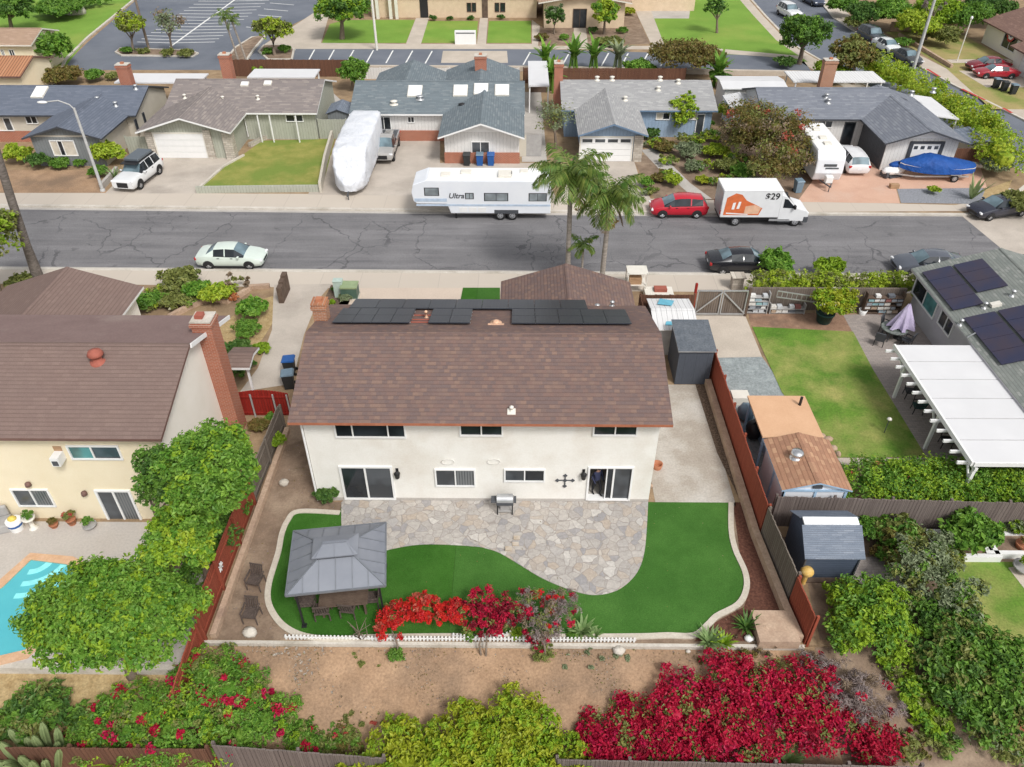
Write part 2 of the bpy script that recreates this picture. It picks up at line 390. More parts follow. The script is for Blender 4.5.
M['bark'] = noisy('bark', (.15,.115,.085), (.24,.19,.15), 8, .95, .6, 20, stretch=(1, 1, .3))
M['palmbark'] = noisy('palm_bark', (.23,.2,.17), (.36,.32,.28), 3, .95, .6, 10, stretch=(1, 1, 4))
M['darkpalmbark'] = noisy('dark_palm_bark', (.09,.075,.065), (.2,.175,.155), 3.5, .95, .8, 9, stretch=(1, 1, 3))
M['wood'] = noisy('plain_timber', (.33,.2,.11), (.42,.27,.16), 3, .8, stretch=(1, 1, 4))
M['darkwood'] = noisy('dark_timber', (.09,.06,.045), (.14,.1,.075), 3, .8)
M['steel'] = plain('galvanised_steel', (.5,.51,.52), .4, .6)
M['polegrey'] = plain('concrete_pole', (.45,.45,.44), .7)
M['black'] = plain('black_plastic', (.018,.018,.02), .5)
M['tyre'] = plain('tyre_rubber', (.02,.02,.021), .85)
M['rim'] = plain('alloy_rim', (.5,.51,.53), .35, .6)
M['hub'] = plain('wheel_cover', (.6,.61,.63), .4, .3)
M['chrome'] = plain('bright_metal', (.7,.71,.72), .2, .9)
M['dgrey'] = plain('dark_grey_metal', (.07,.075,.085), .5)
M['shedwall'] = boards('charcoal_shed_panel', (.075,.085,.105), (.08,.09,.11), .6, .6, True, .015)
M['shedlap'] = boards('navy_lap_siding', (.085,.11,.155), (.09,.115,.165), .13, .7, False, .1)
M['shedwhite'] = plain('white_shed_panel', (.7,.72,.76), .6, var=.03)
M['tanflat'] = noisy('peach_roofing', (.58,.35,.21), (.64,.4,.25), 1, .9, .1, 10, fine=.15)
M['glass'] = glassmat('window_glass'); M['glassgrey'] = glassmat('screen_glass', (.045,.05,.056), .15)
M['glassblind'] = glassmat('blind_glass', (.06,.065,.07), .12, (.16,.17,.175)); M['glassteal'] = glassmat('teal_glass', (.06,.16,.16), .08)
M['glasscar'] = glassmat('car_glass', (.012,.016,.02), .04); M['glassshield'] = glassmat('windscreen_glass', (.09,.13,.15), .05)
M['curtain'] = plain('curtain_cloth', (.55,.5,.42), .9)
M['skylight'] = plain('skylight_dome', (.8,.82,.84), .25)
M['panel'] = None
q = NT('solar_cells', .33, .4); u_ = q.obj(); sx = q.n('ShaderNodeSeparateXYZ'); q.l(u_, sx.inputs[0])
gx = q.math('LESS_THAN', q.math('FRACT', q.math('DIVIDE', sx.outputs[0], .17)), .06); gy = q.math('LESS_THAN', q.math('FRACT', q.math('DIVIDE', sx.outputs[1], .16)), .06)
M['panel'] = q.col(q.mix(q.math('MULTIPLY', q.math('MAXIMUM', gx, gy), .5), (.03,.034,.045), (.075,.08,.09)))
q = NT('solar_cells_blue', .3, .4); M['panelblue'] = q.col(q.mix(q.ramp(q.noise(q.obj(), .7, 3), .35, .65), (.03,.035,.075), (.05,.04,.06)))
M['redlight'] = plain('red_lens', (.4,.02,.02), .2); M['clearlight'] = plain('clear_lens', (.75,.76,.78), .15); M['amber'] = plain('amber_lens', (.6,.22,.03), .2)
M['plate'] = plain('plate', (.7,.72,.75), .4)
M['cover'] = noisy('white_cover_cloth', (.6,.625,.67), (.7,.715,.75), 1.2, .7, 1.5, 2.2, fine=.1)
M['bluecover'] = noisy('blue_cover_cloth', (.01,.06,.25), (.015,.085,.33), 1.5, .6, 1.5, 3)
M['skin'] = plain('skin', (.5,.3,.22), .6); M['cloth'] = plain('navy_cloth', (.025,.03,.06), .9); M['trouser'] = plain('black_trousers', (.012,.012,.014), .9); M['hair'] = plain('dark_hair', (.05,.035,.03), .7)
M['gazebo'] = noisy('grey_metal_roof', (.2,.215,.25), (.25,.265,.3), .8, .5, .1, 6, (.31,.325,.36), .35, (.5,.8), metal=.2, spec=.4)
M['wicker'] = noisy('brown_wicker', (.06,.045,.04), (.13,.1,.085), 14, .8, .6, 40)
M['pot'] = plain('terracotta', (.42,.17,.09), .8); M['greenpot'] = plain('dark_green_pot', (.012,.05,.045), .5); M['greypot'] = plain('grey_pot', (.35,.34,.33), .8)
M['binblue'] = plain('blue_bin_plastic', (.02,.1,.33), .45); M['bingrey'] = plain('slate_bin_plastic', (.16,.23,.29), .45); M['binblack'] = plain('black_bin_plastic', (.03,.033,.035), .5)
M['lilac'] = noisy('lilac_canvas', (.42,.36,.53), (.52,.46,.62), 3, .9)
M['patioroof'] = noisy('white_panel_roof', (.62,.62,.63), (.67,.67,.68), .6, .5, .05, 5)
M['whitemetal'] = boards('ribbed_white_metal', (.72,.72,.72), (.76,.76,.76), .3, .5, True, .06)
M['orange'] = plain('orange_print', (.62,.15,.05), .5); M['peach'] = plain('peach_print', (.68,.42,.28), .5); M['ink'] = plain('black_print', (.02,.02,.022), .5)
M['redtile'] = plain('red_patio', (.33,.1,.07), .8)
# leaves
L = {}
L['green'] = leafmat('leaf_green', (0.068,0.176,0.024), (0.115,0.257,0.034), (0.203,0.351,0.054))
L['mango'] = leafmat('leaf_fresh', (0.065,0.182,0.019), (0.117,0.280,0.029), (0.260,0.429,0.065))
L['lime'] = leafmat('leaf_lime', (0.138,0.276,0.017), (0.230,0.368,0.023), (0.345,0.483,0.040))
L['yellow'] = leafmat('leaf_yellow', (.2,.28,.014), (.31,.37,.02), (.43,.46,.04))
L['hedge'] = leafmat('leaf_hedge', (.2,.33,.025), (.31,.43,.035), (.45,.53,.05))
L['dark'] = leafmat('leaf_dark', (0.045,0.112,0.024), (0.075,0.173,0.036), (0.128,0.225,0.045))
L['olive'] = leafmat('leaf_olive', (0.126,0.161,0.042), (0.196,0.231,0.063), (0.280,0.294,0.084))
L['grey'] = leafmat('leaf_grey', (0.132,0.180,0.090), (0.204,0.252,0.132), (0.312,0.360,0.216))
L['brown'] = leafmat('leaf_bronze', (.17,.12,.04), (.23,.155,.05), (.16,.18,.04))
L['palm'] = leafmat('leaf_palm', (.06,.14,.022), (.1,.195,.035), (.22,.26,.06))
L['dead'] = leafmat('leaf_dead', (.26,.19,.12), (.34,.26,.18), (.2,.15,.1))
L['twig'] = leafmat('dry_twigs', (.25,.2,.19), (.33,.28,.27), (.2,.15,.13))
L['pebble'] = leafmat('pebble', (.42,.36,.3), (.34,.29,.24), (.5,.45,.39))
L['red'] = leafmat('bract_red', (.55,.022,.018), (.66,.04,.02), (.46,.015,.03))
L['crimson'] = leafmat('bract_crimson', (.47,.01,.045), (.6,.018,.075), (.36,.008,.03))
L['magenta'] = leafmat('bract_magenta', (.44,.008,.06), (.54,.014,.085), (.32,.008,.045))
L['maroon'] = leafmat('bract_maroon', (.2,.008,.02), (.28,.014,.032), (.15,.01,.02))
L['pinkred'] = leafmat('bloom_coral', (.5,.1,.07), (.58,.16,.1), (.42,.07,.06))
L['orange'] = leafmat('bloom_orange', (.5,.2,.08), (.6,.28,.1), (.45,.15,.08))
L['white'] = leafmat('bloom_white', (.7,.7,.55), (.78,.78,.66), (.72,.7,.45))
L['lemon'] = leafmat('fruit_yellow', (.55,.48,.08), (.65,.57,.1), (.5,.45,.15))
L['fruit'] = leafmat('palm_fruit', (.5,.36,.12), (.6,.44,.17), (.42,.3,.1))
L['cactus'] = leafmat('cactus_skin', (.22,.3,.12), (.27,.35,.15), (.33,.4,.19))
L['agave'] = leafmat('agave_blade', (.14,.24,.08), (.2,.31,.11), (.28,.38,.16))

# ------------------------------------------------------------------ foliage
_g = np.linspace(-1, 1, 5)
def _cubesphere():
    vs = []; fs = []
    for ax in range(3):
        for sg in (-1, 1):
            b = len(vs)
            for i in range(5):
                for j in range(5):
                    p = [0, 0, 0]; p[ax] = sg; p[(ax+1) % 3] = math.tan(_g[i]*math.pi/4); p[(ax+2) % 3] = math.tan(_g[j]*math.pi/4)
                    p = np.array(p, float); vs.append(p/np.linalg.norm(p))
            for i in range(4):
                for j in range(4):
                    f = [b+i*5+j, b+(i+1)*5+j, b+(i+1)*5+j+1, b+i*5+j+1]; fs.append(f if sg > 0 else f[::-1])
    return np.array(vs), np.array(fs)
CSV, CSF = _cubesphere()
def raw_mesh(name, V, Fq, mats, mi, smooth):
    me = bpy.data.meshes.new(name); nv, nf = len(V), len(Fq)
    me.vertices.add(nv); me.vertices.foreach_set('co', np.asarray(V, np.float32).ravel())
    me.loops.add(nf*4); me.loops.foreach_set('vertex_index', np.asarray(Fq, np.int32).ravel())
    me.polygons.add(nf); me.polygons.foreach_set('loop_start', np.arange(0, nf*4, 4, dtype=np.int32))
    for m in mats: me.materials.append(m)
    me.polygons.foreach_set('material_index', np.asarray(mi, np.int32)); me.polygons.foreach_set('use_smooth', np.asarray(smooth, bool))
    me.update(calc_edges=True); return me
def unit(a): return a/np.maximum(np.linalg.norm(a, axis=-1, keepdims=True), 1e-6)
def leaf_quads(C, Nn, size, aspect, g, bend=.25):
    n = len(C); up = unit(g.normal(size=(n, 3))); ax = unit(np.cross(Nn, up)); bi = np.cross(Nn, ax)
    s = (size*g.uniform(.5, 1.5, n))[:, None]
    a = C-ax*s*.5-Nn*s*bend*.5; b = C+bi*s*aspect*.5+Nn*s*bend*.25; c = C+ax*s*.5-Nn*s*bend*.5; d = C-bi*s*aspect*.5+Nn*s*bend*.25
    return np.stack([a, b, c, d], 1).reshape(-1, 3)
def crown_mesh(name, lobes, n, size, mats, seed=0, clump=.24, nclump=None, aspect=.55, fill=.8, low=-.35, probs=None, core=True, spread=1.0, upb=.5, topfl=0.0, flat=1.0):
    """leaf clumps spread through a few ellipsoid lobes; mats[0] leaves, others picked per clump with probs"""
    g = np.random.default_rng(seed+101)
    lob = [(np.array(c, float), np.array(r if hasattr(r, '__len__') else (r, r, r), float)) for c, r in lobes]
    wgt = np.array([r[0]*r[1]+r[0]*r[2]+r[1]*r[2] for _, r in lob]); wgt = wgt/wgt.sum()
    K = nclump or max(10, n//42)
    def surf(k):
        w = g.choice(len(lob), k, p=wgt); d = unit(g.normal(size=(k*3+8, 3))); d = d[d[:, 2] > low][:k]
        while len(d) < k: d = np.vstack([d, d])[:k]
        return np.array([lob[i][0] for i in w]), np.array([lob[i][1] for i in w]), d
    cc, rc, d = surf(K); P = cc+rc*d*g.uniform(fill, 1.02, K)[:, None]
    pm = np.zeros(K, int)
    if probs is not None: pm = g.choice(len(mats), K, p=probs)
    ci = g.integers(0, K, n); csz = g.uniform(.6, 1.3, K)*clump*np.mean([r.mean() for _, r in lob])
    off = np.clip(g.normal(size=(n, 3)), -1.8, 1.8)*.6*csz[ci][:, None]; off[:, 2] *= .75*flat
    C = P[ci]+off*spread; D = unit(d[ci]+unit(off)*.9)
    if core:                                   # loose leaves between the clumps and inside the crown
        k = int(n*.27); c2, r2, d2 = surf(k); u = np.where(g.random(k) < .5, g.uniform(fill-.08, .98, k), g.uniform(.4, .85, k))
        C[:k] = c2+r2*d2*u[:, None]; D[:k] = d2
        near = np.argmin(((C[:k, None, :]-P[None, :min(K, 160), :])**2).sum(-1), 1); ci[:k] = near
    Nn = unit(D*.7+np.array([0, 0, upb])+g.normal(size=(n, 3))*.55)
    V = leaf_quads(C, Nn, size, aspect, g); Fq = np.arange(n*4).reshape(-1, 4); mi = pm[ci]
    swap = g.random(n) < .12; mi = np.where(swap & (len(mats) > 1) & (mi > 0), 0, mi); sm = np.zeros(n, bool)
    if core:
        for c, r in lob:
            w = CSV*r*fill*.45*(1+g.uniform(-.12, .12, len(CSV)))[:, None]+c; w[:, 2] = np.maximum(w[:, 2], c[2]-r[2]*.55)
            Fq = np.vstack([Fq, CSF+len(V)]); V = np.vstack([V, w]); mi = np.concatenate([mi, np.zeros(len(CSF), int)]); sm = np.concatenate([sm, np.ones(len(CSF), bool)])
    return raw_mesh(name, V, Fq, mats, mi, sm)
def sublobes(c, r, k, g, f=.5):
    """split one ellipsoid into k overlapping lobes for an uneven outline"""
    c = np.array(c, float); r = np.array(r, float); out = [(c, r*.72)]
    for i in range(k):
        a = 2*math.pi*(i+g.uniform(-.3, .3))/k; e = g.uniform(-.35, .95)
        d = np.array([math.cos(a)*math.cos(e), math.sin(a)*math.cos(e), math.sin(e)])
        out.append((c+d*r*(.97-f), r*f*g.uniform(.8, 1.12)))
    return out
LEAFN = 1.0
def place_blob(cx, cy, w, hk):
    """ground position, radius of a rounded plant whose picture is centred on a pixel"""
    r = 1.0
    for _ in range(6):
        p = at(cx, cy, max(0, hk*r*.5)); z0 = gz(p.x, p.y); p = at(cx, cy, z0+hk*r*.5); r = w*.5*depth(p)/F
    return Vector((p.x, p.y, z0)), r
def shrub(label, cx, cy, w, hk=1.1, leaf='green', name='shrub', cat='shrub', size=None, n=None, lobes=6, mats=None, probs=None, flowers=None, seed=None, group=None, ry=1.0, low=-.2, fill=.8, clump=.24, aspect=.6, z=None, core=True):
    p, r = place_blob(cx, cy, w, hk); h = r*hk; g = np.random.default_rng(int(cx*7+cy*13))
    if z is not None: p.z = z
    size = size or max(.09, min(.26, r*.2, ), depth(p)/F*2.6); n = n or int(min(6500, max(260, 34*(r*r*(1+hk))/(size*size))))
    lb = sublobes((0, 0, h*.5), (r*.95, r*.95*ry, h*.5), lobes, g)
    sd = seed or int(cx*31+cy)
    base = [L[leaf]] if mats is None else [L[x] for x in mats]
    me = crown_mesh('foliage', lb, n, size, base, sd, clump=clump, low=low, probs=probs, fill=fill, aspect=aspect, core=core)
    if not flowers:
        o = mesh_obj(name, me); o.location = p; tag(o, label, cat, group); return o
    t = thing(name, label, cat, p, 0, group); mesh_obj('foliage', me, t)
    fl, fn, fs = flowers
    fm = crown_mesh('blossoms', lb, fn, fs, [L[x] for x in (fl if isinstance(fl, (list, tuple)) else [fl])], sd+5, clump=.13, nclump=max(4, fn//14), core=False, fill=1.0, low=0, probs=None if not isinstance(fl, (list, tuple)) else [1/len(fl)]*len(fl))
    mesh_obj('blossoms', fm, t)['kind'] = 'stuff'; return t
def limbs(mb, base, lobes, r0, g, top=None, lean=(0, 0), k=5):
    b = Vector(base); zc = sum(l[0][2] for l in lobes)/len(lobes)
    fork = b+Vector((lean[0], lean[1], (zc-b.z)*.5))
    mb.tube([b, b+(fork-b)*.5+Vector((g.uniform(-.05, .05), g.uniform(-.05, .05), 0)), fork], [r0*1.25, r0, r0*.8], 8)
    for c, r in lobes[:k+1]:
        c = Vector(tuple(c)); m = (fork+c)/2+Vector((g.uniform(-.2, .2), g.uniform(-.2, .2), .1))
        mb.tube([fork, m, c], [r0*.62, r0*.42, r0*.2], 6, cap=False)
def tree(label, bx, by, cx, cy, w, hk=.9, leaf='green', name='tree', cat='tree', size=None, n=None, lobes=8, r0=None, seed=None, group=None, mats=None, probs=None, bark='bark', flowers=None, fill=.78, clump=.24, aspect=.6, low=-.55, ground=None, core=True, rr=None, ry=1.0):
    b = atg(bx, by) if ground is None else Vector((*at(bx, by, ground).xy, ground))
    cp = onY(cx, cy, b.y); r = rr or w*.5*depth(cp)/F; g = np.random.default_rng(int(bx*7+by*13))
    c = (cp.x-b.x, 0, cp.z-b.z)
    size = size or max(.1, min(.34, r*.13), depth(cp)/F*2.6); n = n or int(min(11000, max(500, 34*r*r*2/(size*size))))
    lb = sublobes(c, (r, r*ry, r*hk), lobes, g, .42)
    t = thing(name, label, cat, b, 0, group); sd = seed or int(bx*31+by)
    mb = MB(); limbs(mb, (0, 0, -.1), lb, r0 or max(.07, r*.075), g, lean=(c[0]*.4, 0)); mb.build('trunk', M[bark], t)
    mesh_obj('crown', crown_mesh('crown', lb, n, size, [L[leaf]] if mats is None else [L[x] for x in mats], sd, clump=clump, fill=fill, aspect=aspect, low=low, probs=probs, core=core), t)
    if flowers:
        fl, fn, fs = flowers
        mesh_obj('blossoms', crown_mesh('blossoms', lb, fn, fs, [L[fl]], sd+5, clump=.1, nclump=max(4, fn//25), core=False, fill=1.0, low=-.1), t)
    return t
def frond_quads(g, origin, az, el, length, droop, leaflets=26, llen=.5, width=.05, hang=.5):
    """one feather frond: rib curve + leaflets hanging on both sides"""
    V = []; d = np.array([math.cos(az), math.sin(az), 0.0]); side = np.array([-d[1], d[0], 0.0])
    pts = []; p = np.array(origin, float); e = el
    for i in range(leaflets+1):
        pts.append(p.copy()); st = length/leaflets; p = p+st*(d*math.cos(e)+np.array([0, 0, math.sin(e)])); e -= droop/leaflets
    for i in range(2, leaflets):
        t = i/leaflets; ln = llen*(math.sin(math.pi*min(1, t*.92+.1))**.6)*g.uniform(.85, 1.1); fw = pts[i+1]-pts[i]; fw = fw/np.linalg.norm(fw)
        for sg in (-1, 1):
            q = side*sg*.75+fw*.45+np.array([0, 0, g.uniform(-.25, .3)-hang*g.uniform(.5, 1)]); q = q/np.linalg.norm(q); b = fw*width
            mid = pts[i]+q*ln*.55; tip = pts[i]+q*ln+np.array([0, 0, -ln*hang*.5])
            V += [pts[i]-b*.6, mid-b, tip, mid+b]
    for i in range(leaflets):
        w = .035*(1-i/leaflets)+.008; a, b = pts[i], pts[i+1]
        V += [a-side*w, a+side*w, b+side*w, b-side*w]
    return V
def palm(label, base, height, lean, nf, length, group=None, bark='palmbark', r0=.17, fruit=None, dead=3, name='palm_tree', leaflets=26, llen=.6, seed=3, up=1.1):
    g = np.random.default_rng(seed); t = thing(name, label, 'palm tree', base, 0, group)
    mb = MB(); pts = [(lean[0]*(k/6)**1.3, lean[1]*(k/6)**1.3, height*k/6) for k in range(7)]
    mb.tube(pts, [r0*1.5]+[r0*(1.05-.25*k/6) for k in range(1, 7)], 10); mb.build('trunk', M[bark], t)
    top = np.array(pts[-1]); sh = MB(); sh.tube([top-np.array([0, 0, .15]), top+np.array([0, 0, .5])], [r0*.85, r0*.5], 8); sh.build('crownshaft', L['palm'], t)
    V = []
    for k in range(nf):
        az = k*2.39996+g.uniform(-.2, .2); u = k/nf
        V += frond_quads(g, top+np.array([0, 0, .4]), az, up-1.35*u+g.uniform(-.1, .1), length*g.uniform(.85, 1.1), 1.35+.5*u, leaflets, llen, .065)
    V = np.array(V); mesh_obj('crown', raw_mesh('crown', V, np.arange(len(V)).reshape(-1, 4), [L['palm']], np.zeros(len(V)//4, int), np.zeros(len(V)//4, bool)), t)
    if dead:
        V = []
        for k in range(dead): V += frond_quads(g, top+np.array([0, 0, .1]), k*2.1+g.uniform(0, 1), -.75, length*.8, .75, leaflets, llen*.8, .04)
        V = np.array(V); mesh_obj('dead_fronds', raw_mesh('dead_fronds', V, np.arange(len(V)).reshape(-1, 4), [L['dead']], np.zeros(len(V)//4, int), np.zeros(len(V)//4, bool)), t)
    if fruit:
        lb = [((top[0]+fruit[0], top[1]+fruit[1], top[2]+fruit[2]), (.38, .38, .6))]
        mesh_obj('fruit_cluster', crown_mesh('fruit_cluster', lb, 500, .1, [L['fruit']], 9, fill=.85, low=-1), t)['kind'] = 'stuff'
    return t
def blades(label, p, n, length, width, leaf='agave', name='agave_plant', cat='plant', el=(.5, 1.3), curve=.6, seed=1, group=None, stem=0.0):
    """rosette of strap leaves"""
    g = np.random.default_rng(seed); V = []
    for k in range(n):
        az = k*2.39996+g.uniform(-.2, .2); e = el[1]-(el[1]-el[0])*(k/n); d = np.array([math.cos(az), math.sin(az), 0]); s = np.array([-d[1], d[0], 0]); ln = length*g.uniform(.75, 1.1)
        q = np.array([0, 0, stem*g.uniform(.6, 1) if stem else .02])+d*.03; seg = 4; w0 = width
        prof = (.6, 1.0, .85, .5, .06)
        for i in range(seg):
            nx = q+ln/seg*(d*math.cos(e)+np.array([0, 0, math.sin(e)])); up = np.array([0, 0, .25*width])
            V += [q-s*w0*prof[i]*.5, q+s*w0*prof[i]*.5, nx+s*w0*prof[i+1]*.5, nx-s*w0*prof[i+1]*.5]; q = nx; e -= curve/seg
    if stem:
        for k in range(7):
            az = k*2.4; b = np.array([math.cos(az)*.5, math.sin(az)*.5, 0]); t_ = np.array([math.cos(az)*.25, math.sin(az)*.25, stem])
            for s in (np.array([.1, 0, 0]), np.array([0, .1, 0])): V += [b-s, b+s, t_+s*.6, t_-s*.6]
    V = np.array(V); nq = len(V)//4
    o = mesh_obj(name, raw_mesh(name, V, np.arange(len(V)).reshape(-1, 4), [L[leaf]], np.zeros(nq, int), np.ones(nq, bool))); o.location = p
    return tag(o, label, cat, group)
# ------------------------------------------------------------------ building kit
class Roof:
    """pitched wings gathered into a wall mesh and a roof mesh (world coordinates)"""
    def __init__(s): s.r = MB(); s.w = MB()
    def wing(s, x0, x1, y0, y1, he, axis='x', k=.33, ov=.5, og=.35, t=.14, hip=(False, False), wall=True, g2=None, z0=0.0, gm=0):
        # local frame: a along the ridge, b across
        A0, A1, B0, B1 = (x0, x1, y0, y1) if axis == 'x' else (y0, y1, x0, x1)
        P = (lambda a, b, z: (a, b, z)) if axis == 'x' else (lambda a, b, z: (b, a, z))
        bc = (B0+B1)/2; hw = (B1-B0)/2; zr = he+k*hw
        if wall:
            v = [P(A0, B0, z0), P(A0, B1, z0), P(A0, B1, he), P(A0, bc, zr), P(A0, B0, he)]
            v2 = [P(A1, B0, z0), P(A1, B1, z0), P(A1, B1, he), P(A1, bc, zr), P(A1, B0, he)]
            if hip[0]: v[3] = P(A0, bc, he)
            if hip[1]: v2[3] = P(A1, bc, he)
            fs = [(0, 1, 2, 3, 4), (9, 8, 7, 6, 5), (0, 4, 9, 5), (1, 6, 7, 2), (4, 3, 8, 9), (3, 2, 7, 8)]
            if axis == 'x': fs = [f[::-1] for f in fs]
            s.w.add([*v, *v2], fs, gm)
        e0, e1 = B0-ov, B1+ov; ze = he-k*ov; a0 = A0-(ov if hip[0] else og); a1 = A1+(ov if hip[1] else og)
        r0 = a0+(hw+ov if hip[0] else 0); r1 = a1-(hw+ov if hip[1] else 0)
        def ring(dz): return [P(a0, e0, ze+dz), P(a1, e0, ze+dz), P(a1, e1, ze+dz), P(a0, e1, ze+dz), P(r0, bc, zr+dz), P(r1, bc, zr+dz)]
        top = ring(t+.01); bot = ring(.01); v = top+bot
        f = [((0, 1, 5, 4), 0), ((2, 3, 4, 5), 0), ((6, 10, 11, 7), 1), ((8, 11, 10, 9), 1)]
        if hip[0]: f += [((3, 0, 4), 0), ((9, 10, 6), 1), ((3, 9, 6, 0), 1)]
        else: f += [((0, 4, 10, 6), 1), ((4, 3, 9, 10), 1)]
        if hip[1]: f += [((1, 2, 5), 0), ((7, 11, 8), 1), ((1, 7, 8, 2), 1)]
        else: f += [((1, 7, 11, 5), 1), ((5, 11, 8, 2), 1)]
        f += [((0, 6, 7, 1), 1), ((2, 8, 9, 3), 1)]
        for q, mi in f:
            if axis != 'x': q = q[::-1]
            s.r.add([v[i] for i in q], [tuple(range(len(q)))], mi)
        # ridge cap
        if not (hip[0] and hip[1]) or r1 > r0+.2:
            for d0, d1 in ((-.14, 0), (0, .14)):
                z_0 = zr+t+.035-abs(d0)*k; z_1 = zr+t+.035-abs(d1)*k
                q = [P(r0+.02, bc+d0, z_0), P(r1-.02, bc+d0, z_0), P(r1-.02, bc+d1, z_1), P(r0+.02, bc+d1, z_1)]
                s.r.add(q if axis == 'x' else q[::-1], [(0, 1, 2, 3)], 0)
        return zr+t
    def build(s, parent, wallm, roofm, trim):
        w = s.w.build('wall', wallm, parent, True) if s.w.v else None
        r = s.r.build('roof', [roofm, trim], parent, True)
        return w, r
def _face(side, plane):
    """map (u along, z up, d out of the wall) to world"""
    if side == 'S': return lambda u, z, d: (u, plane-d, z)
    if side == 'N': return lambda u, z, d: (u, plane+d, z)
    if side == 'E': return lambda u, z, d: (plane+d, u, z)
    return lambda u, z, d: (plane-d, u, z)
def fbox(mb, P, u0, u1, z0, z1, d0, d1, mi=0):
    a = P(u0, z0, d0); b = P(u1, z1, d1); return mb.box(a[0], a[1], a[2], b[0], b[1], b[2], mi)
def window(par, side, plane, u0, u1, z0, z1, div=(.5,), pane='glass', frame='white', name='window', fw=.07, sill=False, depth_=.075, panes=None):
    P = _face(side, plane); mb = MB(); u0, u1 = min(u0, u1), max(u0, u1); z0, z1 = min(z0, z1), max(z0, z1)
    fbox(mb, P, u0-fw, u0, z0-fw, z1+fw, -.02, depth_); fbox(mb, P, u1, u1+fw, z0-fw, z1+fw, -.02, depth_)
    fbox(mb, P, u0, u1, z1, z1+fw, -.02, depth_); fbox(mb, P, u0, u1, z0-fw, z0, -.02, depth_+(.04 if sill else 0))
    cuts = [u0+(u1-u0)*d for d in div]
    for c in cuts: fbox(mb, P, c-fw*.4, c+fw*.4, z0, z1, -.02, depth_*.8)
    f = mb.build(name, M[frame], par, True)
    ed = [u0]+cuts+[u1]; pl = panes or [pane]*(len(ed)-1)
    for i in range(len(ed)-1):
        b = MB(); fbox(b, P, ed[i]+(fw*.4 if i else 0), ed[i+1]-(fw*.4 if i < len(ed)-2 else 0), z0, z1, -.02, .015)
        b.build('pane', M[pl[i]], f, True)
    return f
def pwin(par, Y, p0, p1, **kw):     # a window on a wall facing us, given by two picture corners
    a = onY(*p0, Y); b = onY(*p1, Y); return window(par, 'S', Y, a.x, b.x, b.z, a.z, **kw)
def garage_door(par, plane, u0, u1, z0, z1, lights=True, m='white', side='S'):
    P = _face(side, plane); mb = MB(); n = 4
    for i in range(n):
        fbox(mb, P, u0, u1, z0+(z1-z0)*i/n+.01, z0+(z1-z0)*(i+1)/n-.01, -.02, .05)
    d = mb.build('garage_door', M[m], par, True)
    if lights:
        w = (u1-u0)/4
        for i in range(4):
            b = MB(); fbox(b, P, u0+w*i+.12, u0+w*(i+1)-.12, z1-.42, z1-.14, .04, .06); b.build('pane', M['glassgrey'], d, True)
    f = MB(); fbox(f, P, u0-.12, u0, z0, z1+.12, -.02, .07); fbox(f, P, u1, u1+.12, z0, z1+.12, -.02, .07); fbox(f, P, u0, u1, z1, z1+.12, -.02, .07)
    f.build('door_frame', M['offwhite'], d, True)
    return d
def chimney(par, x, y, w, d, z0, z1, m='brick', pots=1, capm='kerb'):
    mb = MB(); mb.box(x-w/2, y-d/2, z0, x+w/2, y+d/2, z1); mb.box(x-w/2-.06, y-d/2-.06, z1-.25, x+w/2+.06, y+d/2+.06, z1-.1)
    c = mb.build('chimney', M[m], par, True)
    b = MB(); b.box(x-w/2-.04, y-d/2-.04, z1+.002, x+w/2+.04, y+d/2+.04, z1+.07); b.build('cap', M[capm], c, True)
    for i in range(pots):
        f = MB(); xx = x+(i-(pots-1)/2)*.5; f.box(xx-.14, y-.14, z1+.05, xx+.14, y+.14, z1+.22); f.build('flue', M['pot'], c, True)
    return c
def roofz(zr, k, c, v): return zr-k*abs(v-c)
def vent(par, p, m='steel', r=.09, h=.35, cap=True, name='vent_pipe'):
    mb = MB(); mb.lathe(p, [(r*2, -.06), (r*2, .02), (r, .04), (r, h), (r*1.6, h), (r*1.6, h+.07), (r*.4, h+.12)] if cap else [(r*2, -.06), (r*2, .02), (r, .04), (r, h), (r*.5, h+.01)], 12); return mb.build(name, M[m], par, True)
def skylight(par, p, w, l, k, sgn=-1):     # on a slope rising with y (sgn -1: seen from the front)
    mb = MB(); a = math.atan(k)*(1 if sgn < 0 else -1); Mx = Matrix.Rotation(a, 3, 'X')
    mb.obox((p[0], p[1], p[2]+.05), (w, l, .2), Mx); f = mb.build('skylight', M['offwhite'], par, True)
    b = MB(); b.obox(Vector((p[0], p[1], p[2]+.05))+Mx @ Vector((0, 0, .12)), (w-.12, l-.12, .08), Mx); b.build('dome', M['skylight'], f, True, bevel=.03); return f
